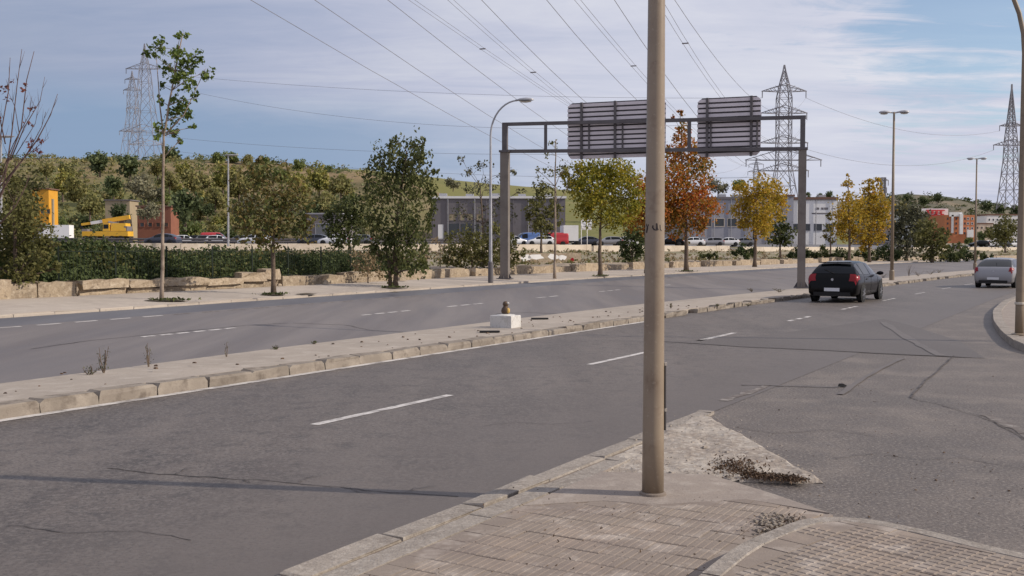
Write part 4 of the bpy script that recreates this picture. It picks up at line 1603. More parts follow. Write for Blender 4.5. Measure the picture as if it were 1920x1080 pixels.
# -- black scrap on the side street and dark drain lids on the median
b = at(1577, 725, 0.0)
t = MB()
r_ = random.Random(2)
chip(t, (b.x, b.y, 0.02), 0.045, r_)
chip(t, (b.x + .05, b.y + .01, 0.012), 0.03, r_)
o = t.build('rubber_scrap', M['black'])
tag(o, 'small black scrap of rubber lying on the side street asphalt', 'scrap')
for px, py, lab in ((918, 622.5, 'dark slot of an uncovered pit in the median in front of the white block'), (1012, 598, 'thin dark slot in the median right of the white block')):
    b = at(px, py, 0.128)
    o = MB().box((b.x, b.y, b.z + 0.012), (0.42, 0.16, 0.03), 0.05).build('pit_cover', M['black'])
    tag(o, lab, 'pit cover')

# ================================================================== VEGETATION
def leaf_mesh(name, C, size, m, parent, seed=0, aspect=0.62, droop=0.0, upright=0.0):
    """C: (n,3) centres -> kite-shaped leaf cards"""
    g = np.random.default_rng(seed)
    C = np.asarray(C, dtype=np.float64)
    n = len(C)
    ax = g.normal(size=(n, 3))
    ax[:, 2] = ax[:, 2] * (1 - droop) - droop * 1.6 + upright * 2.0
    ax /= np.linalg.norm(ax, axis=1)[:, None]
    bx = g.normal(size=(n, 3))
    bx -= ax * (bx * ax).sum(1)[:, None]
    bx /= np.linalg.norm(bx, axis=1)[:, None]
    nx = np.cross(ax, bx)
    sz = size * g.uniform(0.6, 1.35, n)[:, None]
    P = np.empty((n, 4, 3))
    P[:, 0] = C - ax * sz * 0.5
    P[:, 1] = C + bx * sz * aspect * 0.5 + nx * sz * 0.06
    P[:, 2] = C + ax * sz * 0.5
    P[:, 3] = C - bx * sz * aspect * 0.5 + nx * sz * 0.06
    if parent is not None:
        w = wloc(parent)
        P -= np.array([w.x, w.y, w.z])
    me = bpy.data.meshes.new(name)
    me.vertices.add(n * 4)
    me.vertices.foreach_set('co', P.reshape(-1))
    me.loops.add(n * 4)
    me.loops.foreach_set('vertex_index', np.arange(n * 4, dtype=np.int32))
    me.polygons.add(n)
    me.polygons.foreach_set('loop_start', np.arange(0, n * 4, 4, dtype=np.int32))
    me.polygons.foreach_set('loop_total', np.full(n, 4, dtype=np.int32))
    me.update(calc_edges=True)
    me.materials.append(m)
    return link(bpy.data.objects.new(name, me), parent)


def blob_points(g, c, r, n, stretch=(1, 1, 1), clumps=None, tight=0.22):
    k = clumps or max(3, int(n / 26))
    d = g.normal(size=(k, 3))
    d /= np.linalg.norm(d, axis=1)[:, None]
    rad = r * g.uniform(0.25, 1.0, k) ** 0.55
    cc = d * rad[:, None]
    i = g.integers(0, k, n)
    p = cc[i] + g.normal(size=(n, 3)) * r * tight
    return p * np.array(stretch) + np.array(c)


def make_tree(name, label, base, trunk, blobs, m_leaf, m_bark=None, r0=0.07, leaf=0.16, dens=1.0, group=None, cat='tree', seed=1, droop=0.0,
              stretch=(1, 1, 1), tight=0.22, depth=0.7, limbs=True, parts=('trunk', 'crown'), extra=None, clump_leaves=26, grow=1.0):
    """trunk: list of (px,py) up from the base; blobs: (px,py,r_px) of foliage; all placed at the distance of the base"""
    base = Vector(base)
    Y = base.y
    t = thing(name, label, cat, base, group)
    g = np.random.default_rng(seed)
    r_ = random.Random(seed)
    tp = [base - Vector((0, 0, 0.1))] + [pt(px, py, Y) for px, py in trunk]
    dense = [tp[0]]
    for a, b in zip(tp, tp[1:]):
        for i in range(1, 4):
            q = a.lerp(b, i / 3)
            dense.append(q + Vector((r_.uniform(-1, 1), r_.uniform(-1, 1), 0)) * r0 * (0.25 if i < 3 else 0))
    nd = len(dense)
    rad = [r0 * (1 - 0.72 * i / (nd - 1)) for i in range(nd)]
    rad[0] *= 1.35
    mb = MB().tube(dense, rad, 9)
    xs = [q[0] for q in blobs] if blobs else [0]
    mid = (min(xs) + max(xs)) / 2
    half = max(8.0, (max(xs) - min(xs)) / 2) * Y / F
    pts = []
    for bx, by, br in blobs:
        c = pt(bx, by, Y)
        lat = abs(bx - mid) * Y / F
        dd = math.sqrt(max(0.05, 1 - min(1, lat / (half + 1e-6)) ** 2)) * half * depth
        c = c + Vector((0, r_.uniform(-dd, dd), 0))
        rw = br * grow * Y / F
        leaf_ = leaf * 0.88
        n = int(dens * 33 * (rw / leaf_) ** 2) + 6
        pts.append(blob_points(g, c, rw, n, stretch, max(3, int(n / 18)), tight))
        if limbs:
            # limb leaves the trunk below the clump
            best = None
            for i, q in enumerate(dense):
                if i < 2:
                    continue
                dz = c.z - q.z
                sc = (c - q).length + (3 * max(0, 0.25 * (c - q).length - dz))
                if best is None or sc < best[0]:
                    best = (sc, i)
            i = best[1] if best else nd - 1
            q = dense[i]
            l = (c - q).length
            if l > 0.15:
                m1 = q.lerp(c, 0.45) + Vector((r_.uniform(-.1, .1), r_.uniform(-.1, .1), 0.06)) * l
                rr = max(0.012, rad[i] * 0.55)
                mb.tube([q, m1, c], [rr, rr * .65, rr * .35], 6)
                for k in range(3):
                    e = c + Vector((r_.uniform(-1, 1), r_.uniform(-1, 1), r_.uniform(-.3, 1))) * rw * 0.8
                    mb.tube([m1.lerp(c, .5), c.lerp(e, .5), e], [rr * .4, rr * .3, rr * .15], 5)
    if extra:
        for path, w in extra:
            q = [pt(px, py, Y + (dy[0] if dy else 0)) for px, py, *dy in path]
            mb.tube(q, [w * (1 - 0.75 * i / (len(q) - 1)) for i in range(len(q))], 6)
    mb.build(parts[0], m_bark or M['bark'], t, True)
    if pts:
        leaf_mesh(parts[1], np.concatenate(pts), leaf * 0.88, m_leaf, t, seed, droop=droop)
    return t


ROW = 'street trees along the far pavement'
make_tree('sapling', 'tall slender young tree with a thin trunk and bright green leaves high up', hit(303, 562, .08),
          [(305, 470), (306, 380), (307, 255), (322, 170), (343, 62)],
          [(292, 88, 17), (283, 98, 9), (308, 118, 15), (345, 72, 10), (340, 100, 17), (372, 106, 14), (388, 132, 14), (362, 128, 13), (346, 132, 18), (352, 160, 18), (334, 188, 17), (338, 150, 12),
           (325, 214, 16), (348, 212, 13), (303, 246, 13), (322, 248, 12), (300, 160, 8), (372, 186, 8), (358, 238, 7), (335, 264, 7), (298, 188, 8), (318, 100, 10)],
          M['leaf_green'], M['bark_pale'], 0.058, 0.15, 0.75, ROW, seed=11, tight=0.3, extra=[([(307, 258), (300, 200), (292, 90)], 0.03), ([(312, 250), (345, 215), (385, 130)], 0.028)], depth=0.5)
make_tree('street_tree', 'small round tree with olive and rusty leaves left of the big drooping tree', hit(513, 552, .08), [(512, 480), (512, 440), (515, 370)],
          [(515, 325, 24), (482, 345, 28), (545, 352, 28), (462, 388, 26), (510, 380, 34), (560, 392, 28), (480, 428, 28), (528, 428, 32), (572, 425, 22), (500, 458, 18), (455, 425, 16), (470, 312, 12), (498, 300, 10)],
          M['leaf_rust'], None, 0.085, 0.17, 0.5, ROW, seed=12, grow=1.12, tight=0.26)
b = hit(742, 537, .08)
make_tree('drooping_tree', 'big dark green tree with drooping foliage and two trunks on the far pavement', b, [(742, 500), (740, 440), (752, 360), (762, 285)],
          [(770, 282, 25), (742, 296, 28), (797, 288, 18), (706, 306, 24), (690, 342, 18), (730, 346, 36), (780, 342, 36), (815, 320, 9), (712, 390, 32), (758, 400, 44), (803, 392, 18), (722, 450, 32),
           (770, 455, 36), (740, 488, 30), (790, 482, 20), (706, 478, 16), (800, 440, 18), (760, 320, 30), (700, 425, 16), (806, 360, 16), (770, 505, 10), (745, 270, 12), (792, 268, 8)],
          M['leaf_droop'], None, 0.11, 0.17, 0.62, ROW, seed=13, grow=1.0, droop=0.85, stretch=(0.82, 0.82, 1.45), tight=0.26, extra=[([(732, 537), (730, 500), (722, 455)], 0.09)])
make_tree('street_tree', 'thin sparse sapling with few brown leaves right of the gantry leg', hit(1040, 522, .08), [(1041, 450), (1041, 350), (1042, 262)],
          [(1040, 272, 9), (1030, 318, 13), (1054, 322, 13), (1014, 338, 8), (1043, 355, 10), (1008, 318, 6), (1066, 350, 8), (1025, 290, 6)],
          M['leaf_olive'], M['bark_pale'], 0.075, 0.17, 0.3, ROW, seed=14, tight=0.4)
make_tree('street_tree', 'broad yellow green tree under the wide sign board', hit(1125, 517, .08), [(1124, 470), (1125, 430), (1130, 370)],
          [(1080, 325, 20), (1108, 314, 22), (1150, 318, 24), (1182, 332, 22), (1190, 368, 18), (1076, 350, 16), (1100, 358, 28), (1145, 360, 32), (1178, 392, 24), (1120, 392, 26), (1148, 412, 18), (1098, 392, 18), (1130, 335, 24), (1060, 322, 8)],
          M['leaf_yelgreen'], None, 0.13, 0.2, 0.8, ROW, seed=15, grow=1.22)
make_tree('street_tree', 'tall orange and green autumn tree between the two sign boards', hit(1287, 508, .08), [(1287, 460), (1287, 430), (1280, 350), (1278, 260)],
          [(1275, 250, 14), (1290, 280, 22), (1258, 298, 22), (1312, 300, 20), (1254, 340, 32), (1300, 340, 32), (1318, 368, 20), (1260, 384, 32), (1300, 394, 32), (1238, 400, 24), (1330, 385, 12), (1276, 418, 24),
           (1278, 208, 6), (1268, 216, 4), (1310, 420, 14), (1246, 370, 24)],
          M['leaf_orange'], None, 0.16, 0.23, 0.8, ROW, seed=16, grow=1.22)
make_tree('street_tree', 'reddish green tree half hidden behind the tan lamp post', hit(1212, 512, .08), [(1212, 470), (1208, 420), (1205, 370)],
          [(1200, 400, 22), (1180, 418, 14), (1222, 395, 24), (1205, 370, 22), (1222, 350, 20), (1190, 345, 18), (1212, 425, 16)], M['leaf_orange'], None, 0.13, 0.22, 0.7, ROW, seed=161, grow=1.2)
make_tree('street_tree', 'golden yellow tree left of the right gantry leg', hit(1415, 500, .08), [(1416, 460), (1418, 420), (1420, 370)],
          [(1420, 350, 18), (1394, 366, 20), (1446, 364, 20), (1386, 394, 16), (1420, 388, 28), (1456, 394, 18), (1468, 372, 8), (1414, 424, 20), (1436, 420, 15), (1395, 415, 12), (1380, 352, 6)],
          M['leaf_yellow'], None, 0.16, 0.27, 0.85, ROW, seed=17, grow=1.22)
make_tree('street_tree', 'narrow yellow tree with a sparse top, left of the near double lamp', Vector((*hit(1593, 491, .13).xy, .55)), [(1593, 460), (1592, 400), (1590, 345)],
          [(1590, 348, 8), (1596, 374, 15), (1580, 398, 17), (1606, 410, 19), (1590, 434, 19), (1576, 434, 12), (1588, 332, 4), (1612, 440, 12)],
          M['leaf_yellow'], None, 0.17, 0.33, 0.75, ROW, seed=18, grow=1.25)
make_tree('street_tree', 'fuller yellow tree touching the near double lamp from the left', Vector((*hit(1630, 491, .13).xy, .55)), [(1630, 460), (1630, 400), (1628, 345)],
          [(1626, 346, 10), (1640, 364, 16), (1624, 384, 19), (1650, 390, 17), (1636, 414, 20), (1656, 418, 12), (1630, 440, 18), (1640, 340, 7), (1622, 462, 9), (1648, 445, 12)],
          M['leaf_yellow'], None, 0.17, 0.33, 0.85, ROW, seed=19, grow=1.22)

# plants behind the wall
BG = 'trees and bushes behind the old wall'


def back(px, py, Y, z=None):
    p = pt(px, py, Y)
    return Vector((p.x, p.y, ground_z(p.x, p.y) + (0.1 if z is None else z)))


make_tree('tree', 'dark green tree beside the big drooping tree, behind the dry bush', back(655, 470, 64), [(655, 460), (652, 420)],
          [(640, 398, 26), (664, 388, 22), (624, 428, 18), (660, 438, 22), (640, 450, 14), (676, 420, 18), (612, 400, 10)], M['leaf_dark'], None, 0.12, 0.26, 0.9, BG, seed=21, grow=1.15)
make_tree('tree', 'sparse grey green tree behind the slim lamp and gantry leg', back(905, 500, 58), [(905, 470), (905, 420), (900, 350)],
          [(880, 316, 13), (905, 306, 14), (942, 328, 15), (890, 356, 17), (962, 318, 10), (868, 400, 18), (910, 412, 26), (950, 398, 18), (915, 345, 14), (865, 295, 8), (930, 375, 15), (975, 360, 8)],
          M['leaf_pale'], None, 0.10, 0.2, 0.28, BG, seed=22, tight=0.34)
make_tree('bush', 'tall green bush at the foot of the slim lamp post', back(885, 505, 55), [(885, 490), (882, 460)],
          [(858, 462, 26), (888, 448, 24), (905, 478, 28), (872, 488, 22), (930, 470, 24), (955, 480, 20), (925, 440, 20), (848, 486, 16), (960, 452, 14), (975, 474, 10)], M['leaf_olive'], None, 0.06, 0.2, 0.85, BG, 'bush', 23, limbs=False, parts=('stem', 'foliage'))
make_tree('tree', 'small green tree standing between the gantry leg and the yellow green tree', back(1015, 470, 95), [(1015, 450), (1015, 410)],
          [(1014, 358, 15), (1004, 388, 19), (1030, 392, 19), (1018, 422, 20), (1000, 410, 12), (1038, 418, 12)], M['leaf_olive'], None, 0.15, 0.34, 0.75, BG, seed=24, grow=1.15)
make_tree('conifer', 'dark bushy evergreen left of the tan lamp post', back(1185, 492, 78), [(1185, 470), (1186, 440)],
          [(1188, 438, 14), (1180, 455, 18), (1200, 458, 16), (1186, 475, 20), (1170, 472, 10)], M['leaf_ivy'], None, 0.08, 0.24, 1.1, BG, seed=25, limbs=False)
make_tree('tree', 'dark green tree behind the golden tree and the right gantry leg', back(1463, 475, 125), [(1463, 455), (1463, 430)],
          [(1463, 418, 14), (1450, 440, 17), (1476, 440, 15), (1462, 455, 12)], M['leaf_dark'], None, 0.15, 0.42, 0.9, BG, seed=26, grow=1.15)
make_tree('tree', 'small reddish tree in front of the white industrial hall', back(1557, 475, 118), [(1557, 455), (1557, 435)],
          [(1558, 424, 10), (1552, 408, 7), (1561, 446, 11), (1548, 440, 8)], M['leaf_rust'], None, 0.12, 0.36, 0.8, BG, seed=27)
make_tree('tree', 'grey green bushy tree just right of the near double lamp', back(1700, 490, 125), [(1700, 470), (1700, 430)],
          [(1690, 400, 20), (1702, 430, 26), (1716, 410, 18), (1692, 458, 24), (1722, 452, 18), (1680, 432, 14), (1710, 392, 10)], M['leaf_pale'], None, 0.2, 0.44, 0.85, BG, seed=28, grow=1.2)
make_tree('tree', 'brownish olive tree in front of the red and white building', back(1748, 490, 118), [(1748, 470), (1748, 440)],
          [(1744, 428, 18), (1758, 445, 17), (1735, 450, 17), (1752, 465, 17), (1768, 438, 10), (1740, 478, 12)], M['leaf_olive'], None, 0.18, 0.42, 0.85, BG, seed=29, grow=1.2)
make_tree('tree', 'round green tree left of the brown bent lamp post, near the far white houses', back(1885, 480, 210), [(1885, 465), (1885, 440)],
          [(1880, 425, 16), (1896, 435, 15), (1870, 440, 13), (1888, 450, 14), (1905, 425, 10)], M['leaf_olive'], None, 0.25, 0.6, 0.9, BG, seed=30, grow=1.2)
make_tree('tree', 'dark green pine left of the orange and white flats', back(1800, 480, 165), [(1800, 470), (1800, 455)],
          [(1792, 458, 8), (1806, 462, 9), (1780, 466, 8)], M['leaf_dark'], None, 0.15, 0.5, 0.9, BG, seed=301)
# low dark bushes along the verge on the right
for i, (px, py, r, Y, lab) in enumerate(((1500, 474, 15, 112, 'low dark green bush behind the right gantry leg'), (1540, 477, 14, 112, 'low green bush above the roof of the black car'),
                                         (1575, 479, 13, 112, 'low green bush under the left yellow tree'), (1620, 476, 13, 118, 'low dark bush under the fuller yellow tree'),
                                         (1665, 474, 16, 120, 'green bush at the foot of the near double lamp'), (1782, 478, 14, 124, 'green bush left of the far double lamp'),
                                         (1812, 476, 13, 128, 'green bush touching the far double lamp'), (1850, 480, 9, 140, 'low bush behind the roof of the silver car'),
                                         (1395, 470, 14, 92, 'leafy green bush at the foot of the golden tree'), (1330, 478, 9, 86, 'small bush right of the orange tree trunk'))):
    make_tree('bush', lab, back(px, py + r * .8, Y), [(px, py + r * .5), (px, py)], [(px - r * .8, py + 2, r * .7), (px + r * .8, py + 2, r * .7), (px, py - r * .3, r * .75), (px + r * .1, py + r * .5, r * .7), (px - r * 1.3, py + r * .4, r * .5), (px + r * 1.3, py + r * .4, r * .5)],
              M['leaf_dark'] if i % 2 else M['leaf_ivy'], None, 0.05, 0.3, 1.1, 'low bushes along the verge', 'bush', 40 + i, limbs=False, parts=('stem', 'foliage'))
b = hit(690, 505, .6)
make_tree('bush', 'dry straw coloured bush between the ivy hedge and the drooping tree', back(690, 515, 43), [(690, 505), (690, 490)],
          [(672, 482, 12), (690, 470, 14), (700, 498, 16), (680, 508, 14), (712, 512, 12), (668, 498, 10), (700, 480, 10)], M['dry'], None, 0.03, 0.13, 0.4, BG, 'bush', 60, limbs=False, parts=('stem', 'foliage'), tight=0.35)
make_tree('bush', 'dry straw coloured bush right of the drooping tree', back(825, 480, 58), [(825, 475), (825, 465)],
          [(820, 455, 10), (832, 466, 11), (815, 472, 9), (838, 450, 7)], M['dry'], None, 0.03, 0.16, 0.35, BG, 'bush', 61, limbs=False, parts=('stem', 'foliage'), tight=0.35)

# left edge: big unkempt bush and the half bare tree
make_tree('large_bush', 'large olive green bush filling the left edge behind the low wall', back(30, 535, 30.2), [(30, 520), (28, 440), (25, 380)],
          [(18, 352, 34), (58, 384, 26), (30, 430, 44), (78, 440, 28), (20, 490, 36), (86, 482, 24), (60, 508, 26), (-40, 400, 50), (-60, 480, 50), (50, 345, 16), (98, 460, 14), (5, 320, 20), (66, 415, 24), (-10, 520, 26), (100, 505, 14)],
          M['leaf_olive'], None, 0.09, 0.13, 0.9, BG, 'bush', 31, parts=('trunk', 'foliage'))
b = back(-40, 545, 27)
br = [([(-38, 500), (-30, 420), (5, 330), (40, 240), (50, 150), (64, 96)], .05), ([(-30, 430), (5, 360), (22, 250), (32, 160), (41, 92)], .045), ([(-20, 400), (20, 330), (70, 262), (95, 215), (108, 176)], .045),
      ([(0, 350), (50, 290), (78, 238), (86, 210)], .03), ([(-20, 380), (0, 260), (16, 170), (19, 108)], .04), ([(20, 300), (45, 240), (75, 190), (84, 144)], .03), ([(0, 330), (25, 270), (55, 215), (60, 180)], .025),
      ([(10, 270), (-5, 200), (-2, 120)], .03), ([(40, 300), (70, 275), (92, 258)], .02), ([(30, 290), (66, 232), (74, 195)], .02), ([(36, 250), (28, 200), (12, 165)], .02), ([(60, 275), (72, 300), (78, 270)], .015),
      ([(0, 420), (30, 385), (50, 345), (55, 325)], .03)]
rr = random.Random(8)
tw = []
for path, w in br:
    for k in range(5):
        i = rr.randrange(len(path) - 1)
        tt = rr.random()
        x = path[i][0] + (path[i + 1][0] - path[i][0]) * tt
        y = path[i][1] + (path[i + 1][1] - path[i][1]) * tt
        l = rr.uniform(14, 34)
        dx = rr.uniform(-.55, .75)
        tw.append(([(x, y), (x + dx * l * .5, y - l * .6), (x + dx * l * .8, y - l)], w * 0.32))
make_tree('bare_tree', 'half bare tree with upward dark branches and a few red leaves at the left edge', b, [(-38, 500), (-34, 440)],
          [(45, 168, 4), (28, 188, 5), (55, 200, 5), (72, 282, 8), (66, 270, 6), (3, 170, 5), (8, 160, 4), (40, 228, 4), (36, 155, 3), (66, 235, 3), (2, 225, 5), (80, 265, 5), (14, 150, 4)],
          M['leaf_red'], M['bark_red'], 0.09, 0.1, 0.32, BG, seed=32, limbs=False, extra=[(p, w * .62) for p, w in br + tw], tight=0.5)

# ivy-covered hedge behind the fence
def build_hedge():
    g = np.random.default_rng(5)
    s0, s1 = 19.3, 41.0
    base = su2xy(30, 29.2)
    t = thing('hedge', 'long dark green ivy hedge behind the low wall on the left', 'hedge', Vector((*base, 0.7)))
    pts = []
    core_v, core_f = [], []
    ss = srange(s0, s1, 0.5)
    nt_ = 10

    def prof(s, k):                 # k 0..1 over the bulge, front -> top -> back
        uw = lerp_tab(T_WALL, s)
        hgt = lerp_tab([(15, 1.4), (22.5, 1.3), (25.2, 0.85), (27.5, 1.0), (31, 0.85), (41, 0.72)], s) + 0.12 * mnoise.noise((s * 0.6, 0, 0)) + 0.12 * mnoise.noise((s * 1.7, 3, 0))
        hgt *= smooth((s1 - s) / 5.0) * 0.55 + 0.45
        a = PI * k
        return uw + 0.55 + 1.6 * (1 - math.cos(a)), 0.7 + hgt * math.sin(a) ** 1.05
    for s in ss:
        for k in range(nt_ + 1):
            ub, z = prof(s, k / nt_)
            uw = lerp_tab(T_WALL, s)
            x, y = su2xy(s, ub + 0.12 * (1 if k < nt_ / 2 else -1))
            core_v.append((x, y, max(0.5, z - 0.14)))
    w = nt_ + 1
    for i in range(len(ss) - 1):
        for k in range(nt_):
            core_f.append((i * w + k, i * w + k + 1, (i + 1) * w + k + 1, (i + 1) * w + k))
    MB().add(core_v, core_f).build('inner_growth', M['leaf_ivy'], t)
    n = 21000
    S = g.uniform(s0 - .2, s1 + .3, n)
    K = g.uniform(0.0, 0.75, n)
    for s, k in zip(S, K):
        ub, z = prof(min(max(s, s0), s1), k)
        x, y = su2xy(s, ub)
        q = .10 + .14 * max(0, mnoise.noise((x * 1.3, y * 1.3, z)))
        pts.append((x + g.normal() * q, y + g.normal() * q, z + g.normal() * q + .22 * mnoise.noise((x * .9, y * .9, 7))))
    leaf_mesh('foliage', pts, 0.13, M['leaf_ivy'], t, 5, droop=0.3)
    pts2 = []
    for k in range(60):
        s = g.uniform(s0, s1)
        ub, z = prof(s, g.uniform(.15, .6))
        x, y = su2xy(s, ub)
        for j in range(34):
            pts2.append((x + g.normal() * .25, y + g.normal() * .25, z + g.normal() * .16))
    leaf_mesh('dry_growth', pts2, 0.12, M['leaf_olive'], t, 6)


build_hedge()

# metal fence in front of the hedge
def build_fence():
    p0 = su2xy(30, 27.4)
    t = thing('metal_fence', 'thin dark green metal fence running along the front of the ivy hedge', 'fence', Vector((*p0, 0.75)))
    pk = MB()
    s = 19.6
    i = 0
    while s < 38:
        uw = lerp_tab(T_WALL, s) + 0.42
        x, y = su2xy(s, uw)
        if i % 16 == 0:
            MB().box((x, y, 1.35), (0.05, 0.05, 1.2), HEAD).build('post', M['fence'], t)
        else:
            pk.box((x, y, 1.3), (0.010, 0.010, 1.0), HEAD)
        s += 0.13
        i += 1
    tag(pk.build('pickets', M['fence'], t), kind='stuff')
    for z in (0.85, 1.78):
        MB().tube([(*su2xy(s, lerp_tab(T_WALL, s) + 0.42), z) for s in srange(19.6, 38, 2)], 0.012, 5).build('rail', M['fence'], t)


build_fence()

# low old wall in broken lengths
def stone_block(s0, s1, ua, ub, z0, z1, parent, r_, tilt=0.0, m=None):
    nx, nz = 4, 2
    vs, fs = [], []
    idx = {}
    for i in range(nx + 1):
        s = s0 + (s1 - s0) * i / nx
        for j, u in enumerate((ua, ub)):
            for k in range(nz + 1):
                z = z0 + (z1 - z0) * k / nz + tilt * (i / nx - .5)
                jt = 0.035
                x, y = su2xy(s + r_.uniform(-jt, jt), u + curve(s) + r_.uniform(-jt, jt) * 1.4)
                idx[i, j, k] = len(vs)
                vs.append((x, y, z + (r_.uniform(-jt, jt) if k else 0)))
    for i in range(nx):
        for k in range(nz):
            fs.append((idx[i, 0, k], idx[i, 0, k + 1], idx[i + 1, 0, k + 1], idx[i + 1, 0, k]))
            fs.append((idx[i, 1, k], idx[i + 1, 1, k], idx[i + 1, 1, k + 1], idx[i, 1, k + 1]))
        fs.append((idx[i, 0, nz], idx[i, 1, nz], idx[i + 1, 1, nz], idx[i + 1, 0, nz]))
    for i in (0, nx):
        for k in range(nz):
            q = (idx[i, 0, k], idx[i, 1, k], idx[i, 1, k + 1], idx[i, 0, k + 1])
            fs.append(q if i == 0 else q[::-1])
    MB().add(vs, fs).build('stone', m or M['wallstone'], parent)


def build_walls():
    r_ = random.Random(21)
    zb = zroad(27) + 0.1
    spec = ((8.0, 19.9, 'high end of the low stone wall at the far left edge of the pavement', 0.50, 0.0),
            (20.1, 29.0, 'long low stone wall with a dark gap under its cap, in front of the ivy hedge', 0.44, 0.10),
            (29.2, 44.4, 'crumbling low stone wall running behind the drooping tree', 0.40, 0.12),
            (45.0, 78.0, 'broken low stone wall behind the gantry leg and the yellow green tree', 0.45, 0.2),
            (79.0, 125.0, 'far end of the low stone wall beyond the golden tree', 0.5, 0.25))
    for s0, s1, lab, h, miss in spec:
        x, y = su2xy(s0, lerp_tab(T_WALL, s0) + curve(s0))
        t = thing('stone_wall', lab, 'wall', Vector((x, y, zb)), 'lengths of the old wall')
        s = s0
        while s < s1:
            l = r_.uniform(0.7, 2.3) if s < 45 else r_.uniform(0.8, 2.8)
            e = min(s1, s + l)
            uw = lerp_tab(T_WALL, (s + e) / 2)
            if r_.random() > miss * (1 if s > 44 else .3):
                hh = h * r_.uniform(0.82, 1.15)
                if 26.5 < s < 29.2:
                    hh *= 1.35
                if s0 == 20.1:
                    # set-back footing with an overhanging cap
                    stone_block(s + 0.02, e - 0.02, uw + 0.12, uw + 0.4, zb - .05, zb + hh * .38, t, r_)
                    stone_block(s + 0.015, e - 0.015, uw - 0.02, uw + 0.42, zb + hh * .42, zb + hh, t, r_, r_.uniform(-.03, .03))
                else:
                    stone_block(s + 0.015, e - 0.015, uw + r_.uniform(-.06, .06), uw + 0.42, zb - .05, zb + hh, t, r_, r_.uniform(-.05, .05))
            s = e
    # tumbled stones
    STONE_LAB = ['loose rubble stone near the olive and rusty tree', 'loose rubble stone left of the drooping tree', 'loose rubble stone right of the drooping tree', 'loose rubble stone left of the slim lamp post',
                 'loose rubble stone just right of the gantry leg', 'loose rubble stone by the sparse brown sapling', 'loose rubble stone left of the yellow green tree', 'loose rubble stone right of the yellow green tree',
                 'loose rubble stone left of the orange tree', 'loose rubble stone right of the orange tree']
    for k, s in enumerate((28.5, 31.5, 36.5, 39.5, 45.0, 48.0, 51.0, 56.0, 64.0, 72.0)):
        uw = lerp_tab(T_WALL, s) - r_.uniform(0.1, 0.7)
        x, y = su2xy(s, uw + curve(s))
        mb = MB()
        chip(mb, (x, y, zb + 0.08), r_.uniform(0.09, 0.2), r_)
        o = mb.build('rubble_stone', M['wallstone'])
        tag(o, STONE_LAB[k], 'stone', 'loose stones fallen from the old wall')


build_walls()

# dark earth pits at the trees
for px, py, w, lab in ((312, 564, 1.0, 'dark leafy earth pit at the foot of the slender sapling'), (513, 553, .8, 'dark earth pit at the foot of the olive and rusty tree'),
                       (575, 552, .6, 'dark empty tree pit right of the olive and rusty tree'), (738, 540, .9, 'dark earth pit under the drooping tree'),
                       (740, 549, .35, 'small dark drain hole at the kerb below the drooping tree'), (1125, 518, .8, 'dark earth pit at the foot of the yellow green tree'), (1287, 509, 1.0, 'dark earth pit at the foot of the orange tree')):
    p = hit(px, py, 0.085)
    vs = []
    r_ = random.Random(px)
    n = 14
    for i in range(n):
        a = 2 * PI * i / n
        k = w * r_.uniform(.75, 1.1) / 2
        dx, dy = math.cos(a) * k * 1.2, math.sin(a) * k
        x, y = p.x + dx, p.y + dy
        s, u = xy2su(x, y)
        vs.append((x, y, p.z + 0.02))
    vs.append((p.x, p.y, p.z + .05))
    o = MB().add(vs, [(i, (i + 1) % n, n) for i in range(n)]).build('tree_pit', M['soil'])
    tag(o, lab, 'tree pit', 'tree pits in the far pavement')
    if w > .7:
        g = np.random.default_rng(px)
        P = np.column_stack([g.normal(p.x, w * .3, 60), g.normal(p.y, w * .25, 60), np.full(60, p.z + .05)])
        leaf_mesh('weeds', P, 0.12, M['leaf_dark'], o, px)
        o.children[0]['kind'] = 'stuff'


# weeds on the median
def weed(px, py, h, n, spread, lab, m, seed, z=0.11, group='weeds on the median'):
    b = at(px, py, z)
    t = thing('weed', lab, 'weed', b, group)
    r_ = random.Random(seed)
    mb = MB()
    P = []
    for i in range(n):
        a = r_.uniform(0, 2 * PI)
        l = h * r_.uniform(.55, 1)
        e = b + Vector((math.cos(a) * spread * r_.random(), math.sin(a) * spread * r_.random(), l))
        mid = b.lerp(e, .5) + Vector((r_.uniform(-.03, .03), r_.uniform(-.03, .03), 0))
        mb.tube([b - Vector((0, 0, .03)), mid, e], [0.008, 0.006, 0.003], 4)
        for k in range(9):
            q = b.lerp(e, r_.uniform(.1, 1))
            P.append((q.x + r_.gauss(0, .03), q.y + r_.gauss(0, .03), q.z))
    mb.build('stem', M['bark'], t)
    leaf_mesh('foliage', P, 0.035, m, t, seed, upright=.5, aspect=.4)


weed(195, 699, 0.40, 7, .12, 'tallest dry weed at the left end of the median edge', M['leaf_pale'], 1)
weed(168, 702, 0.14, 5, .15, 'low weed left of the tallest weed on the median edge', M['leaf_pale'], 2)
weed(279, 688, 0.36, 4, .08, 'thin upright weed, second from the left on the median edge', M['leaf_pale'], 3)
weed(425, 669, 0.30, 2, .05, 'single stalk weed, third from the left on the median edge', M['leaf_pale'], 4)
weed(516, 655, 0.07, 5, .08, 'tiny dark tuft on the median edge left of the white block', M['leaf_dark'], 5)
weed(590, 645, 0.07, 4, .06, 'tiny tuft on the median edge halfway to the white block', M['leaf_dark'], 6)
weed(1704, 517, 0.8, 9, .45, 'bushy green weed on the median right of the near double lamp', M['leaf_dark'], 7, .13)
weed(1722, 517, 0.35, 9, .6, 'spreading low weed on the median right of the bushy green one', M['leaf_pale'], 8, .13)
weed(1655, 520, 0.35, 7, .5, 'low weed on the median at the left of the near double lamp', M['leaf_pale'], 9, .13)
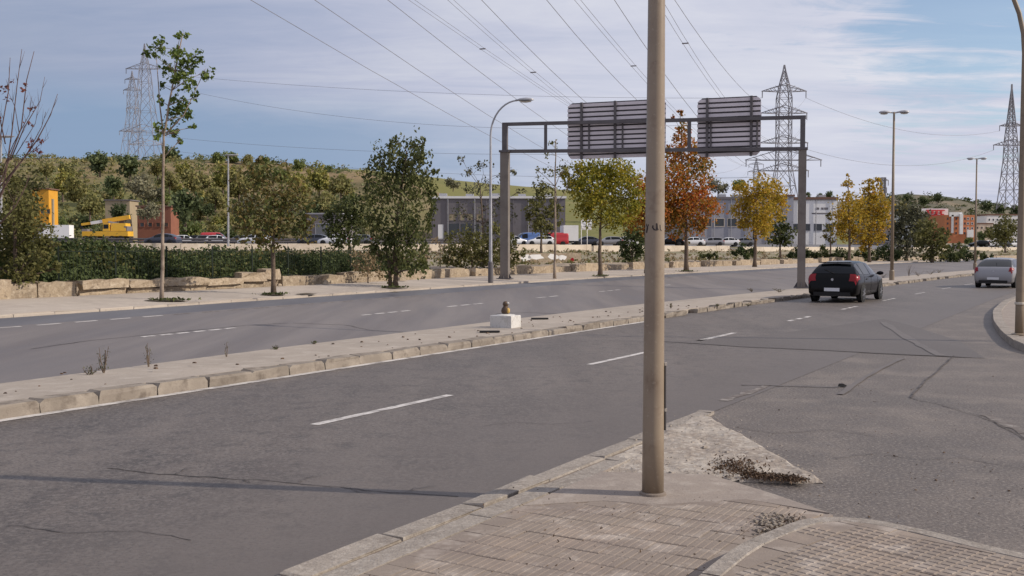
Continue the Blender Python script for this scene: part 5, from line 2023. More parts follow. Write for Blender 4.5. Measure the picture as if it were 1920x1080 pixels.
weed(1745, 514, 0.3, 8, .6, 'low brown weed on the median halfway between the double lamps', M['leaf_olive'], 10, .13)
weed(1462, 547, 0.16, 9, .35, 'dark low weed on the median just left of the gantry leg', M['leaf_dark'], 11, .13)
weed(1410, 546, 0.14, 7, .3, 'small dark weed on the far median edge left of the gantry leg', M['leaf_dark'], 12, .13)
weed(1258, 577, 0.16, 6, .12, 'small dry weed on the median right of the tan post', M['leaf_olive'], 13, .13)
weed(1345, 574, 0.08, 6, .12, 'small dark tuft on the near median kerb right of the tan post', M['leaf_dark'], 14, .13)
weed(1402, 573, 0.08, 6, .12, 'dark tuft at the foot of the median kerb left of the black car', M['leaf_dark'], 15, .05)
weed(1760, 511, 0.25, 8, .5, 'low weed on the median left of the far double lamp', M['leaf_olive'], 16, .13)

# leaf litter on the broken concrete
g = np.random.default_rng(77)
P = []
rr = random.Random(3)
for k in range(2300):
    f = rr.random()
    if f < .42:
        px, py = rr.gauss(1378, 20), rr.gauss(874, 7)
    else:
        tt = rr.random()
        px, py = 1395 + 110 * tt + rr.gauss(0, 6), 884 + 12 * tt + rr.gauss(0, 3.2 - 1.0 * tt)
    p = at(px, py, 0.055)
    P.append((p.x + rr.gauss(0, .02), p.y + rr.gauss(0, .03), 0.035 + abs(rr.gauss(0, .02 if f < .42 else .008))))
o = leaf_mesh('leaf_litter', P, 0.030, M['litter'], None, 9, aspect=.4)
tag(o, 'heap of brown dead leaves and twigs on the broken concrete', 'leaf litter', kind='stuff')
P = []
for k in range(500):
    p = at(rr.gauss(1490, 30), rr.gauss(966, 12), ZR)
    P.append((p.x, p.y, ZA + .02))
for k in range(700):
    p = at(rr.uniform(900, 1500), rr.uniform(880, 1075), ZA)
    s, u = xy2su(p.x, p.y)
    if 1.95 < u < 3.9 and rr.random() < .12:
        P.append((p.x, p.y, ZA + .004))
o = leaf_mesh('scattered_leaves', P, 0.022, M['litter'], None, 10, aspect=.4)
tag(o, kind='stuff')

# ================================================================== VEHICLES
HATCH = [(-2.13, .52, .66, .56, .60), (-2.11, .62, .76, .66, .70), (-2.06, .80, .825, .84, .77), (-2.00, .91, .848, .96, .765), (-1.86, .94, .862, 1.13, .69), (-1.70, .95, .87, 1.28, .615),
         (-1.54, .95, .874, 1.375, .565), (-1.0, .94, .876, 1.435, .555), (-.3, .925, .876, 1.445, .56), (.3, .91, .875, 1.40, .57), (.7, .90, .87, 1.20, .63),
         (1.05, .885, .865, .97, .74), (1.3, .86, .86, .915, .74), (1.8, .76, .83, .80, .70), (2.02, .62, .76, .66, .62), (2.12, .50, .62, .52, .5)]
SALOON = [(-2.15, .56, .70, .60, .64), (-2.13, .70, .79, .74, .74), (-2.08, .86, .84, .90, .80), (-2.0, .93, .86, .98, .80), (-1.75, .96, .875, 1.10, .74), (-1.35, .965, .88, 1.28, .67),
          (-1.0, .96, .88, 1.39, .63), (-.5, .95, .88, 1.44, .62), (0, .935, .88, 1.43, .62), (.4, .92, .876, 1.36, .64), (.8, .905, .87, 1.16, .68),
          (1.1, .89, .866, .97, .74), (1.35, .865, .86, .92, .74), (1.85, .77, .83, .81, .70), (2.08, .62, .76, .66, .62), (2.18, .50, .62, .52, .5)]
VAN = [(-2.3, .8, .84, 1.75, .78), (-2.26, .95, .88, 1.88, .80), (-2.0, 1.0, .90, 1.93, .80), (-1.0, 1.0, .90, 1.95, .80), (.2, 1.0, .90, 1.95, .80), (.9, 1.0, .90, 1.88, .78), (1.3, 1.0, .89, 1.62, .76),
       (1.7, .98, .88, 1.18, .76), (2.05, .86, .85, .92, .72), (2.25, .66, .78, .72, .62), (2.32, .5, .65, .55, .5)]


def sec(st, x):
    """half cross-section at x: list of (y,z) from floor centre to roof centre"""
    if x <= st[0][0]:
        v = st[0][1:]
    elif x >= st[-1][0]:
        v = st[-1][1:]
    else:
        for a, b in zip(st, st[1:]):
            if x <= b[0]:
                k = (x - a[0]) / (b[0] - a[0])
                v = [p + (q - p) * k for p, q in zip(a[1:], b[1:])]
                break
    zs, ws, zt, wt = v
    L_ = st[-1][0]
    e = max(0, (abs(x) - (L_ - .5)) / .5)
    z0 = 0.20 + 0.05 * e * e
    th = max(0.0, zt - zs)
    k6 = 0.5
    return [(0, z0), (ws * .86, z0), (ws * .975, z0 + .10), (ws * 1.0, z0 + (zs - z0) * .5), (ws * .99, zs - .06 * min(1, (zs - z0) / .3)), (ws * .95, zs),
            (ws * .94 + (wt - ws * .94) * k6, zs + th * .48), (wt, zs + th * .87), (wt * .80, zs + th * .965), (0, zt)]


def surf(st, x, v):
    s = sec(st, x)
    i = max(0, min(len(s) - 2, int(v)))
    k = v - i
    return (x, s[i][0] + (s[i + 1][0] - s[i][0]) * k, s[i][1] + (s[i + 1][1] - s[i][1]) * k)


def patch(mb, st, x0, x1, v0, v1, nx, nv, sgn, off, fx=None):
    """a piece of skin lifted off the body by `off`; x0/x1 may be functions of t along v"""
    vs, fs = [], []
    for i in range(nx + 1):
        for j in range(nv + 1):
            t = j / nv
            a = x0(t) if callable(x0) else x0
            b = x1(t) if callable(x1) else x1
            x = a + (b - a) * i / nx
            v = v0 + (v1 - v0) * t
            p = Vector(surf(st, x, v))
            e = 0.02
            dx = Vector(surf(st, x + e, v)) - Vector(surf(st, x - e, v))
            dv = Vector(surf(st, x, min(9, v + e))) - Vector(surf(st, x, max(0, v - e)))
            n = dx.cross(dv)
            if n.length < 1e-9:
                n = Vector((0, 0, 1))
            n.normalize()
            if n.y < -0.01 or (abs(n.y) < .01 and n.z < 0 and v > 4):
                n = -n
            p = p + n * off
            vs.append((p.x, p.y * sgn, p.z))
    w = nv + 1
    for i in range(nx):
        for j in range(nv):
            q = (i * w + j, (i + 1) * w + j, (i + 1) * w + j + 1, i * w + j + 1)
            fs.append(q if sgn > 0 else q[::-1])
    mb.add(vs, fs)
    return mb


def make_car(label, cat, group, loc, rz, st, paint, name='car', full=True, z_scale=1.0):
    t = thing(name, label, cat, loc, group, rz)
    L_ = st[-1][0]
    xs = []
    for a, b in zip(st, st[1:]):
        n = 2 if full else 1
        xs += [a[0] + (b[0] - a[0]) * i / n for i in range(n)]
    xs.append(st[-1][0])
    mb = MB()
    vs, fs = [], []
    nv = 10
    for x in xs:
        s = sec(st, x)
        row = [(x, y, z) for y, z in s] + [(x, -y, z) for y, z in s[-2:0:-1]]
        vs += row
    w = len(s) * 2 - 2
    for i in range(len(xs) - 1):
        for j in range(w):
            j2 = (j + 1) % w
            fs.append((i * w + j, (i + 1) * w + j, (i + 1) * w + j2, i * w + j2))
    fs.append(tuple(range(w)))
    fs.append(tuple(range((len(xs) - 1) * w, len(xs) * w))[::-1])
    body = mb.add(vs, fs).build('body', paint, t, True, local=True)
    roof0 = next(s[0] for s in st if s[3] > st[len(st) // 2][3] - .08)
    g = M['carglass']
    van = st is VAN
    is_s = st is SALOON
    # rear window
    rw = MB()
    rx0, rx1 = (-2.26, -2.02) if van else ((-1.93, -1.12) if is_s else (-1.965, -1.62))
    for sg in (1, -1):
        patch(rw, st, rx0, rx1, 7.05, 9, 5, 4, sg, 0.008)
    if not van:
        rw.build('rear_window', g, t, True, local=True)
    ws_ = MB()
    wx0, wx1 = (.98, 1.72) if van else ((.45, 1.06) if is_s else (.36, 1.02))
    for sg in (1, -1):
        patch(ws_, st, wx0, wx1, 7.1, 9, 5, 4, sg, 0.008)
    ws_.build('windscreen', g, t, True, local=True)
    for sg in (1, -1):
        if van:
            spans = ((.35, 1.25),)
        elif is_s:
            spans = ((-1.62, -1.22), (-1.15, -.22), (-.12, .78))
        else:
            spans = ((-1.66, -1.20), (-1.12, -.25), (-.15, .72)) if full else ((-1.6, -.2), (-.1, .7))
        for a, b in spans:
            sw = MB()
            patch(sw, st, a, b, 5.12, 6.92, 4, 3, sg, 0.007)
            sw.build('side_window', g, t, True, local=True)
    # lights
    for sg in (1, -1):
        tl = MB()
        if van:
            patch(tl, st, -2.29, -2.2, 3.5, 5.6, 2, 4, sg, 0.008)
        elif is_s:
            patch(tl, st, -2.115, -1.86, 3.95, 5.0, 4, 3, sg, 0.012)
            patch(tl, st, -2.115, -2.0, 5.0, 7.7, 3, 4, sg, 0.012)
        else:
            patch(tl, st, -2.085, -1.80, 3.75, 5.0, 4, 3, sg, 0.012)
            patch(tl, st, -2.085, -1.975, 5.0, 8.05, 3, 4, sg, 0.012)
        tl.build('tail_light', M['taillight'], t, True, local=True)
        if full or van:
            hl = MB()
            patch(hl, st, L_ - .36, L_ - .06, 4.0, 5.4, 3, 2, sg, 0.008)
            hl.build('headlight', M['lampglass'], t, True, local=True)
    # wheels
    wx = (-1.30, 1.32) if not van else (-1.45, 1.5)
    yw = max(s[2] for s in st)
    for x in wx:
        for sg in (1, -1):
            ar = MB()
            ar.lathe([(0.365, -0.006), (0.365, 0.006)], 20, (x, sg * (yw * .988 + .004), 0.33), 'y')
            ar.build('wheel_arch', M['black'], t, False, local=True)
            wh = MB()
            y0 = sg * (yw - .09)
            wh.lathe([(0.20, -.10), (0.29, -.10), (0.315, -.075), (0.315, .075), (0.29, .10), (0.20, .10)], 22, (x, y0, 0.315), 'y')
            o = wh.build('wheel', M['tyre'], t, True, local=True)
            rm = MB()
            rm.lathe([(0.205, -.09), (0.205, .09), (.19, .095)], 18, (x, y0, 0.315), 'y')
            if full:
                rm.v, rm.f = [], []
                for k in range(7):
                    a = 2 * PI * k / 7
                    rm.beam((x + .03 * math.cos(a), y0 + sg * .098, .315 + .03 * math.sin(a)), (x + .2 * math.cos(a), y0 + sg * .098, .315 + .2 * math.sin(a)), .045, .02)
                rm.lathe([(0.055, -.012), (0.055, .012)], 12, (x, y0 + sg * .098, .315), 'y')
                rm.lathe([(0.212, -.012), (0.212, .012)], 22, (x, y0 + sg * .085, .315), 'y')
            rm.build('rim', M['rim'], o, False, local=True)
    if full:
        MB().box((-L_ - 0.006, 0, .455), (.02, .52, .115)).build('number_plate', M['plate'], t, local=True)
        MB().box((-L_ + 0.02, 0, .30), (.08, 1.25, .13)).build('rear_valance', M['black'], t, local=True)
        bm_ = MB()
        bm_.box((-L_ + .05, 0, .245), (.05, .9, .035))
        bm_.build('exhaust_trim', M['galv'], t, local=True)
        bd = MB()
        zb = .80
        vs = []
        xr = -2.065 if not is_s else -2.10
        bd.lathe([(.045, -.01), (.045, .01)], 14, (0, 0, 0), 'y')
        bd.v = [(xr - v[1] - .008, v[0], zb + v[2]) for v in bd.v]
        bd.build('badge', M['rim'], t, local=True)
        # rear wiper, door handles, roof aerial
        for sg in (1, -1):
            mr = MB()
            c = (.66, sg * .99, .985)
            vs, fs = [], []
            for i in range(5):
                a = -PI / 2 + PI * i / 4
                for j in range(8):
                    b_ = 2 * PI * j / 8
                    vs.append((c[0] + .055 * math.cos(a) * math.cos(b_) , c[1] + .12 * math.sin(a), c[2] + .075 * max(.25, math.cos(a)) * math.sin(b_)))
            for i in range(4):
                for j in range(8):
                    fs.append((i * 8 + j, i * 8 + (j + 1) % 8, (i + 1) * 8 + (j + 1) % 8, (i + 1) * 8 + j))
            mr.add(vs, fs)
            mr.beam((.68, sg * .84, .95), (.66, sg * .93, .965), .04, .03)
            mr.build('door_mirror', paint, t, True, local=True)
            for hx in ((-.95,) if full else ()):
                MB().box((hx + .15, sg * (surf(st, hx, 4.0)[1] + .012), .80), (.20, .025, .03)).build('door_handle', paint, t, local=True)
            if not van:
                seam_ = MB()
                for x_ in (-1.16, -.18, .86):
                    pp = [surf(st, x_, v) for v in (2.1, 3, 4, 5)]
                    seam_.tube([(p[0], sg * (p[1] + .001), p[2]) for p in pp], .004, 4)
                seam_.build('door_gap', M['black'], t, local=True)
        if not is_s:
            MB().beam((-1.99, -.05, 1.0), (-1.87, .32, 1.145), .015, .02).build('rear_wiper', M['black'], t, local=True)
            MB().box((-1.64, 0, 1.385), (.14, 1.05, .03), 0).build('roof_spoiler', paint, t, local=True)
        MB().tube([(-1.35, 0, 1.42), (-1.48, 0, 1.55)], .008, 5).build('aerial', M['black'], t, local=True)
    return t


b = at(1574, 566, 0.0)
bl_, br_ = at(1530, 566, 0), at(1613, 565, 0)
hd = R(30.6 + 1.5)
c0 = (bl_ + br_) / 2 + Vector((math.sin(hd), math.cos(hd), 0)) * 1.25
black_car = make_car('black hatchback driving away on the near carriageway beside the median', 'car', None, (c0.x, c0.y, 0), PI / 2 - hd, HATCH, M['carblack'])
bl_, br_ = at(1833, 537, 0), at(1905, 541, 0)
hd = R(30.6 + 4)
c0 = (bl_ + br_) / 2 + Vector((math.sin(hd), math.cos(hd), 0)) * 1.25
silver_car = make_car('silver hatchback driving away at the right edge, close to the brown lamp post', 'car', None, (c0.x, c0.y, 0), PI / 2 - hd, SALOON, M['carsilver'])

# parked vehicles beyond the wall
PARK = 'vehicles parked beyond the long wall'
lot_z = lambda p: ground_z(p.x, p.y) + 0.09


def park(px, Y, kind, paint, rz, label, cat='car', name='parked_car'):
    x = (px - 960) / F * Y
    p = Vector((x, Y, 0))
    st = {'h': HATCH, 's': SALOON, 'v': VAN}[kind]
    return make_car(label, cat, PARK, (x, Y, lot_z(p)), R(rz), st, paint, name, full=False)


for a in ((306, 126, 's', 'cardark', 172, 'dark blue car parked behind the ivy hedge right of the slender sapling'),
          (480, 128, 's', 'carwhite', 176, 'white low car parked behind the hedge left of the olive and rusty tree'),
          (590, 132, 's', 'cardark', 178, 'dark car parked left of the white car near the drooping tree'),
          (628, 131, 'h', 'carwhite', 176, 'white hatchback parked just left of the drooping tree'),
          (672, 138, 'h', 'cargrey', 176, 'grey hatchback parked partly hidden by the dark tree'),
          (349, 168, 'h', 'carwhite', 10, 'small white car parked far back, just right of the sapling trunk'),
          (372, 170, 's', 'carblack', 5, 'black car parked far back between two white ones'),
          (392, 168, 'h', 'cargrey', 8, 'grey car parked far back, left of the pale street lamp'),
          (412, 166, 'h', 'carwhite', 0, 'white car parked far back, touching the pale street lamp'),
          (450, 166, 'h', 'cargrey', 176, 'grey car parked far back, right of the pale street lamp'),
          (404, 176, 'v', 'carred', 4, 'red van parked far back, left of the pale street lamp'),
          (328, 172, 's', 'carblack', 4, 'black car parked far back at the end of the brick building'),
          (963, 152, 'h', 'carwhite', 20, 'white car parked right behind the gantry leg'),
          (1013, 151, 'h', 'carwhite', 185, 'white car parked between the blue van and the red van'),
          (1098, 158, 's', 'cardark', 186, 'dark car parked right of the white box lorry'),
          (1142, 158, 'h', 'carsilver', 184, 'silver car parked right of the yellow green tree trunk'),
          (1170, 160, 'h', 'carwhite', 184, 'white car parked behind the dark evergreen'),
          (1256, 166, 's', 'carblack', 182, 'black car parked just right of the tan lamp post'),
          (1296, 168, 's', 'carwhite', 182, 'white car parked behind the orange tree trunk'),
          (1333, 170, 'h', 'carsilver', 182, 'silver car parked between the orange tree and the golden tree'),
          (1362, 171, 's', 'carwhite', 182, 'white car parked left of the golden tree trunk'),
          (1390, 173, 's', 'cargrey', 182, 'grey car parked behind the golden tree'),
          (1835, 224, 'h', 'carblack', 190, 'black car parked just right of the far double lamp'),
          (1852, 226, 's', 'carwhite', 190, 'white car parked beyond the silver car, left one of the pair'),
          (1876, 229, 's', 'cardark', 190, 'dark car parked beyond the silver car'),
          (1896, 231, 'h', 'carwhite', 190, 'white car parked left of the brown lamp post')):
    park(a[0], a[1], a[2], M[a[3]], a[4], a[5])
park(990, 156, 'v', M['carblue'], 200, 'blue van parked right of the gantry leg', 'van', 'parked_van')
park(1036, 152, 'v', M['carred'], 184, 'red van parked left of the white box lorry', 'van', 'parked_van')


def box_lorry(px, Y, rz, label, sc=1.0):
    x = (px - 960) / F * Y
    p = Vector((x, Y, 0))
    p.z = lot_z(p)
    t = thing('box_lorry', label, 'lorry', p, PARK, R(rz))
    MB().box((-.6, 0, 1.85 * sc), (4.0 * sc, 2.2 * sc, 2.3 * sc)).build('cargo_box', M['white'], t, local=True)
    cab = MB().box((2.25 * sc, 0, 1.2), (1.5, 2.0, 1.5), 0, 0.85)
    c = cab.build('cab', M['white'], t, local=True)
    MB().box((2.92 * sc, 0, 1.6), (.1, 1.5, .55)).build('windscreen', M['carglass'], t, local=True)
    MB().box((-.6, -1.12 * sc, 1.95 * sc), (1.5, .03, .35)).build('side_sign', M['carglass'], t, local=True)
    MB().box((0.2, 0, .6), (5.5, 1.0, .2)).build('chassis', M['black'], t, local=True)
    for wx in (-1.7, 2.0):
        for sg in (1, -1):
            MB().lathe([(.25, -.12), (.42, -.12), (.42, .12), (.25, .12)], 14, (wx, sg * .95, .42), 'y').build('wheel', M['tyre'], t, local=True)
    return t


box_lorry(1066, 154, 95, 'white box lorry seen from the end between the red van and the yellow green tree', 1.0)
box_lorry(104, 165, 185, 'white box trailer by the ochre building at the left', 1.0)


# yellow crane lorry
def crane():
    Y = 172
    p = pt(200, 428, Y)
    p.z = ground_z(p.x, p.y) + .09
    t = thing('crane_lorry', 'yellow mobile crane parked with its boom lowered to the left', 'crane', p)
    Yp = M['yellowpaint']
    MB().box((0.2, 0, 1.65), (7.6, 2.6, .8)).build('chassis', Yp, t, local=True)
    tu = MB().box((2.4, 0, 2.75), (2.6, 2.4, 1.3), 0, .9).build('turret', Yp, t, local=True)
    MB().box((0.4, -.9, 2.75), (1.1, .8, 1.3), 0, .85).build('operator_cab', Yp, t, local=True)
    MB().box((0.4, -1.28, 2.85), (.8, .06, .7)).build('cab_window', M['carglass'], t, local=True)
    MB().box((3.6, 0, 2.5), (.5, 2.3, .8)).build('counterweight', M['wh_grey'], t, local=True)
    MB().box((-3.3, 0, 2.2), (1.0, 2.2, .5), 0, .9).build('driving_cab', M['wh_grey'], t, local=True)
    MB().beam((3.9, 0, 4.45), (-.6, 0, 3.75), .6, .68).build('boom', Yp, t, local=True)
    MB().beam((-.6, 0, 3.75), (-2.6, 0, 3.44), .46, .5).build('boom_section', M['white'], t, local=True)
    MB().beam((-2.6, 0, 3.44), (-4.2, 0, 3.2), .36, .4).build('boom_section', Yp, t, local=True)
    MB().beam((2.2, -.2, 3.3), (.4, -.2, 3.7), .25).build('lift_ram', M['galv'], t, local=True)
    MB().box((-4.2, 0, 2.75), (.3, .4, .6)).build('hook_block', M['black'], t, local=True)
    for wx in (-3.0, -1.6, 1.4, 2.8):
        for sg in (1, -1):
            MB().lathe([(.35, -.18), (.66, -.18), (.66, .18), (.35, .18)], 14, (wx, sg * 1.15, .66), 'y').build('wheel', M['tyre'], t, local=True)


crane()


# ================================================================== BEYOND THE WALL: walls and buildings
def long_wall(pa, pb, label, m, h=1.0, th=0.3, panel=6.0, dz=0.0, name='boundary_wall', dY=0.0):
    """panels of wall following the edge of the car park between two image columns"""
    A_, B_ = pa, pb
    ya = barr_y(A_) + dY
    a = Vector(((A_ - 960) / F * ya, ya, 0))
    t = thing(name, label, 'wall', Vector((a.x, a.y, ground_z(a.x, a.y))), 'walls at the edge of the car park')
    px = A_
    pts = []
    while px <= B_:
        y = barr_y(px) + dY
        pts.append(Vector(((px - 960) / F * y, y, 0)))
        px += 5
    acc = 0
    start = pts[0]
    r_ = random.Random(int(A_))
    for p, q in zip(pts, pts[1:]):
        if (q - start).length >= panel or q is pts[-1]:
            z0 = 1.2
            z1 = 1.47 + h + dz + r_.uniform(-.03, .03)
            d = (q - start)
            d = d.normalized()
            mb = MB()
            n = Vector((-d.y, d.x, 0)) * th / 2
            e = q - d * 0.05
            vs = []
            for z in (z0, z1):
                for c in (start - n, e - n, e + n, start + n):
                    vs.append((c.x, c.y, z))
            mb.add(vs, [(3, 2, 1, 0), (4, 5, 6, 7), (0, 1, 5, 4), (1, 2, 6, 5), (2, 3, 7, 6), (3, 0, 4, 7)])
            mb.build('panel', m, t)
            start = q
    return t


long_wall(-200, 960, 'long cream concrete wall along the car park behind the ivy hedge', M['cream'], 1.05)
long_wall(968, 1108, 'cream concrete wall below the red van and box lorry', M['cream'], 1.0)
long_wall(1112, 1370, 'cream concrete wall behind the tan lamp post and the orange tree', M['cream'], 0.9)
long_wall(1385, 1600, 'cream concrete wall behind the golden tree and right gantry leg', M['cream'], 0.75)
long_wall(1680, 2000, 'cream concrete wall right of the double lamps', M['cream'], 0.8)

def crash_barrier():
    p0 = Vector(((100 - 960) / F * 132, 132, 2.2))
    t = thing('crash_barrier', 'long dark crash barrier on posts behind the cream wall at the left', 'barrier', p0)
    pts = []
    for px in range(-100, 960, 40):
        y = barr_y(px) + 20
        x = (px - 960) / F * y
        pts.append(Vector((x, y, ground_z(x, y) + .85)))
        MB().box((x, y, ground_z(x, y) + .45), (.14, .14, .9)).build('post', M['steel_dark'], t)
    for dz in (0, -.35):
        mb = MB()
        for a, b in zip(pts, pts[1:]):
            mb.beam(a + Vector((0, -.12, dz)), b + Vector((0, -.12, dz)), .08, .28)
        mb.tube([p + Vector((0, -.2, dz)) for p in pts], .05, 5)
        mb.build('rail', M['steel_dark'], t)


crash_barrier()


# painted low wall with graffiti blotches, nearer than the car park
def painted_wall():
    Y = 88
    a, b_ = pt(955, 480, Y), pt(1088, 480, Y + 3)
    t = thing('painted_wall', 'low wall with white and pale green painted blotches right of the gantry leg', 'wall', Vector((a.x, a.y, .6)))
    d = (b_ - a)
    ln = math.hypot(d.x, d.y)
    yaw = math.atan2(d.y, d.x)
    c = (a + b_) / 2
    MB().box((c.x, c.y, .95), (ln, .25, 1.1), yaw).build('wall_body', M['verge'], t)
    nrm = Vector((math.sin(yaw), -math.cos(yaw), 0)) * 0.135
    r_ = random.Random(3)
    for px, w, h0, h1, m in ((966, .75, .95, 1.4, 'leaf_pale'), (984, .5, .75, 1.45, 'white'), (1003, .8, .95, 1.4, 'white'), (1036, .62, .9, 1.45, 'white'), (1052, .45, .9, 1.3, 'white'), (1071, .22, .7, 1.1, 'taillight')):
        k = (px - 955) / (1088 - 955)
        p = a.lerp(b_, k) + nrm
        n = 12
        vs = [(0, 0, 0)]
        dd = Vector((math.cos(yaw), math.sin(yaw), 0))
        vs = []
        for i in range(n):
            an = 2 * PI * i / n
            rr_ = r_.uniform(.7, 1.15)
            q = p + dd * (w * math.cos(an) * rr_)
            vs.append((q.x, q.y, (h0 + h1) / 2 + (h1 - h0) / 2 * math.sin(an) * rr_))
        mm = M['cream'] if m == 'leaf_pale' else M[m]
        MB().add(vs, [tuple(range(n))]).build('paint_blotch', mm, t)


painted_wall()


class Bld:
    """a building facing the camera; facade from px0..px1, z from the ground to the image row ytop, at distance Y; yaw turns it"""

    def __init__(self, name, label, cat, px0, px1, ytop, Y, depth, m, yaw=0.0, group=None, roof=None, parapet=0.25, zbase=None):
        a, b_ = pt(px0, ytop, Y), pt(px1, ytop, Y)
        self.w = (b_.x - a.x) / math.cos(yaw)
        zb = (ground_z(a.x, Y) if zbase is None else zbase) - 0.6
        self.h = a.z - zb
        self.t = thing(name, label, cat, Vector((a.x, Y, zb)), group, yaw)
        self.d = depth
        self.Y = Y
        MB().box((self.w / 2, depth / 2, self.h / 2), (self.w, depth, self.h)).build('wall', m, self.t, local=True)
        if roof:
            MB().box((self.w / 2, depth / 2, self.h + parapet / 2), (self.w + .5, depth + .5, parapet)).build('roof', roof, self.t, local=True)

    def px(self, x):
        return x * self.Y / F

    def win(self, x, z, w, h, name='window', m=None, frame=None, proud=0.0):
        """window set into the facade: recessed pane inside a projecting frame; also usable as a plain panel"""
        f = MB()
        fw = 0.12
        if frame:
            f.box((x, -.04, z + h / 2 + fw / 2), (w + 2 * fw, .12, fw))
            f.box((x, -.04, z - h / 2 - fw / 2), (w + 2 * fw, .16, fw))
            f.box((x - w / 2 - fw / 2, -.04, z), (fw, .12, h))
            f.box((x + w / 2 + fw / 2, -.04, z), (fw, .12, h))
            fo = f.build(name, frame, self.t, local=True)
            MB().box((x, -.005, z), (w, .03, h)).build('pane', m or M['winglass'], fo, local=True)
            return fo
        return MB().box((x, -.02 - proud, z), (w, .06 + proud, h)).build(name, m or M['winglass'], self.t, local=True)


BLD = None
b1 = Bld('warehouse', 'long dark grey warehouse with a white roof edge behind the gantry leg', 'warehouse', 808, 1060, 372, 232, 40, M['wh_grey'], roof=M['white'], parapet=.5)
for i in range(4):
    b1.win(b1.px(40) + i * b1.px(17), b1.h - b1.px(35), b1.px(11), b1.px(12), m=M['beige'], frame=M['wh_grey'])
b1.win(b1.px(60), b1.h - b1.px(57), b1.px(60), b1.px(20), 'loading_bay', M['winglass'])
b1.win(b1.px(18), b1.h - b1.px(62), 1.2, 3.2, 'door', M['white'])
for i in range(10):
    MB().box((b1.px(25 * i + 4), -.06, b1.h / 2), (.25, .12, b1.h - .2)).build('cladding_rib', M['wh_grey'], b1.t, local=True)
b1b = Bld('warehouse', 'dark grey shed between the dark tree and the drooping tree', 'warehouse', 575, 640, 402, 215, 25, M['wh_grey'], roof=M['wh_lightgrey'], parapet=.3)
b1b.win(b1b.px(30), b1b.h * .45, b1b.px(26), b1b.h * .5, 'roller_door', M['cargrey'], M['wh_lightgrey'])
b2 = Bld('warehouse', 'grey industrial hall with a dark low band behind the orange tree', 'warehouse', 1285, 1412, 373, 245, 40, M['wh_lightgrey'], roof=M['wh_grey'], parapet=.5)
for i in range(5):
    b2.win(b2.px(16 + 24 * i), b2.h - b2.px(44), b2.px(17), b2.px(14), m=M['winglass'], frame=M['cream'])
b3 = Bld('warehouse', 'pale grey hall with a dark base between the golden tree and the gantry leg', 'warehouse', 1418, 1488, 368, 250, 40, M['wh_lightgrey'], roof=M['roofbrown'], parapet=.4)
for i in range(3):
    b3.win(b3.px(14 + 20 * i), b3.h - b3.px(62), b3.px(13), b3.px(10), m=M['winglass'], frame=M['white'])
b4 = Bld('industrial_hall', 'bright white industrial hall with a brown roof edge right of the gantry leg', 'hall', 1478, 1570, 374, 255, 40, M['white'], roof=M['roofbrown'], parapet=.6)
for i, (x, w, h) in enumerate(((55, 6, 4), (64, 4, 4), (71, 7, 4), (84, 4, 2))):
    b4.win(b4.px(x), b4.h - b4.px(17), b4.px(w), b4.px(h), 'lettering', M['wh_grey'])
b4.win(b4.px(62), b4.h - b4.px(26), b4.px(36), b4.px(2.2), 'lettering', M['wh_grey'])
for i in range(4):
    b4.win(b4.px(12 + 22 * i), b4.h - b4.px(52), b4.px(14), b4.px(12), m=M['winglass'], frame=M['wh_lightgrey'])
for b_, n_ in ((b1, 5), (b2, 4), (b3, 2), (b4, 3)):
    for i in range(n_):
        x_ = b_.w * (i + .5) / n_ + .8
        MB().tube([(x_, -.18, .4), (x_, -.18, b_.h - .1)], .09, 6).build('downpipe', M['galv'], b_.t, local=True)
        MB().box((b_.w * (i + .4) / n_, 5 + 2 * (i % 2), b_.h + .9), (1.8, 1.6, .9)).build('roof_unit', M['galv'], b_.t, local=True)
    MB().box((b_.w / 2, -.12, b_.h - .08), (b_.w, .22, .16)).build('gutter', M['wh_grey'], b_.t, local=True)
b5 = Bld('brick_building', 'low red brick building behind the slender sapling', 'building', 257, 320, 388, 205, 5, M['brickred'], roof=M['roofbrown'], parapet=.3)
for i in range(4):
    b5.win(b5.px(9 + 15 * i), b5.h * .55, b5.px(7), b5.px(7), m=M['winglass'], frame=M['brickred'])
b6 = Bld('beige_building', 'plain beige block left of the red brick building', 'building', 197, 243, 376, 210, 5, M['beige'], roof=M['wh_grey'], parapet=.2)
b6.win(b6.px(30), b6.h * .4, b6.px(10), b6.h * .35, 'roller_door', M['roofbrown'], M['beige'])
b7 = Bld('ochre_building', 'orange yellow building with a sloping top at the left behind the large bush', 'building', 60, 91, 355, 175, 3.5, M['ochrewall'], roof=M['roofbrown'], parapet=.2)
for i in range(3):
    b7.win(b7.px(8 + 11 * i), b7.h * .62, b7.px(6), b7.px(8), m=M['winglass'], frame=M['ochrewall'])
b7.win(b7.px(17), b7.h * .25, b7.px(20), b7.h * .32, 'roller_door', M['roofbrown'], M['ochrewall'])
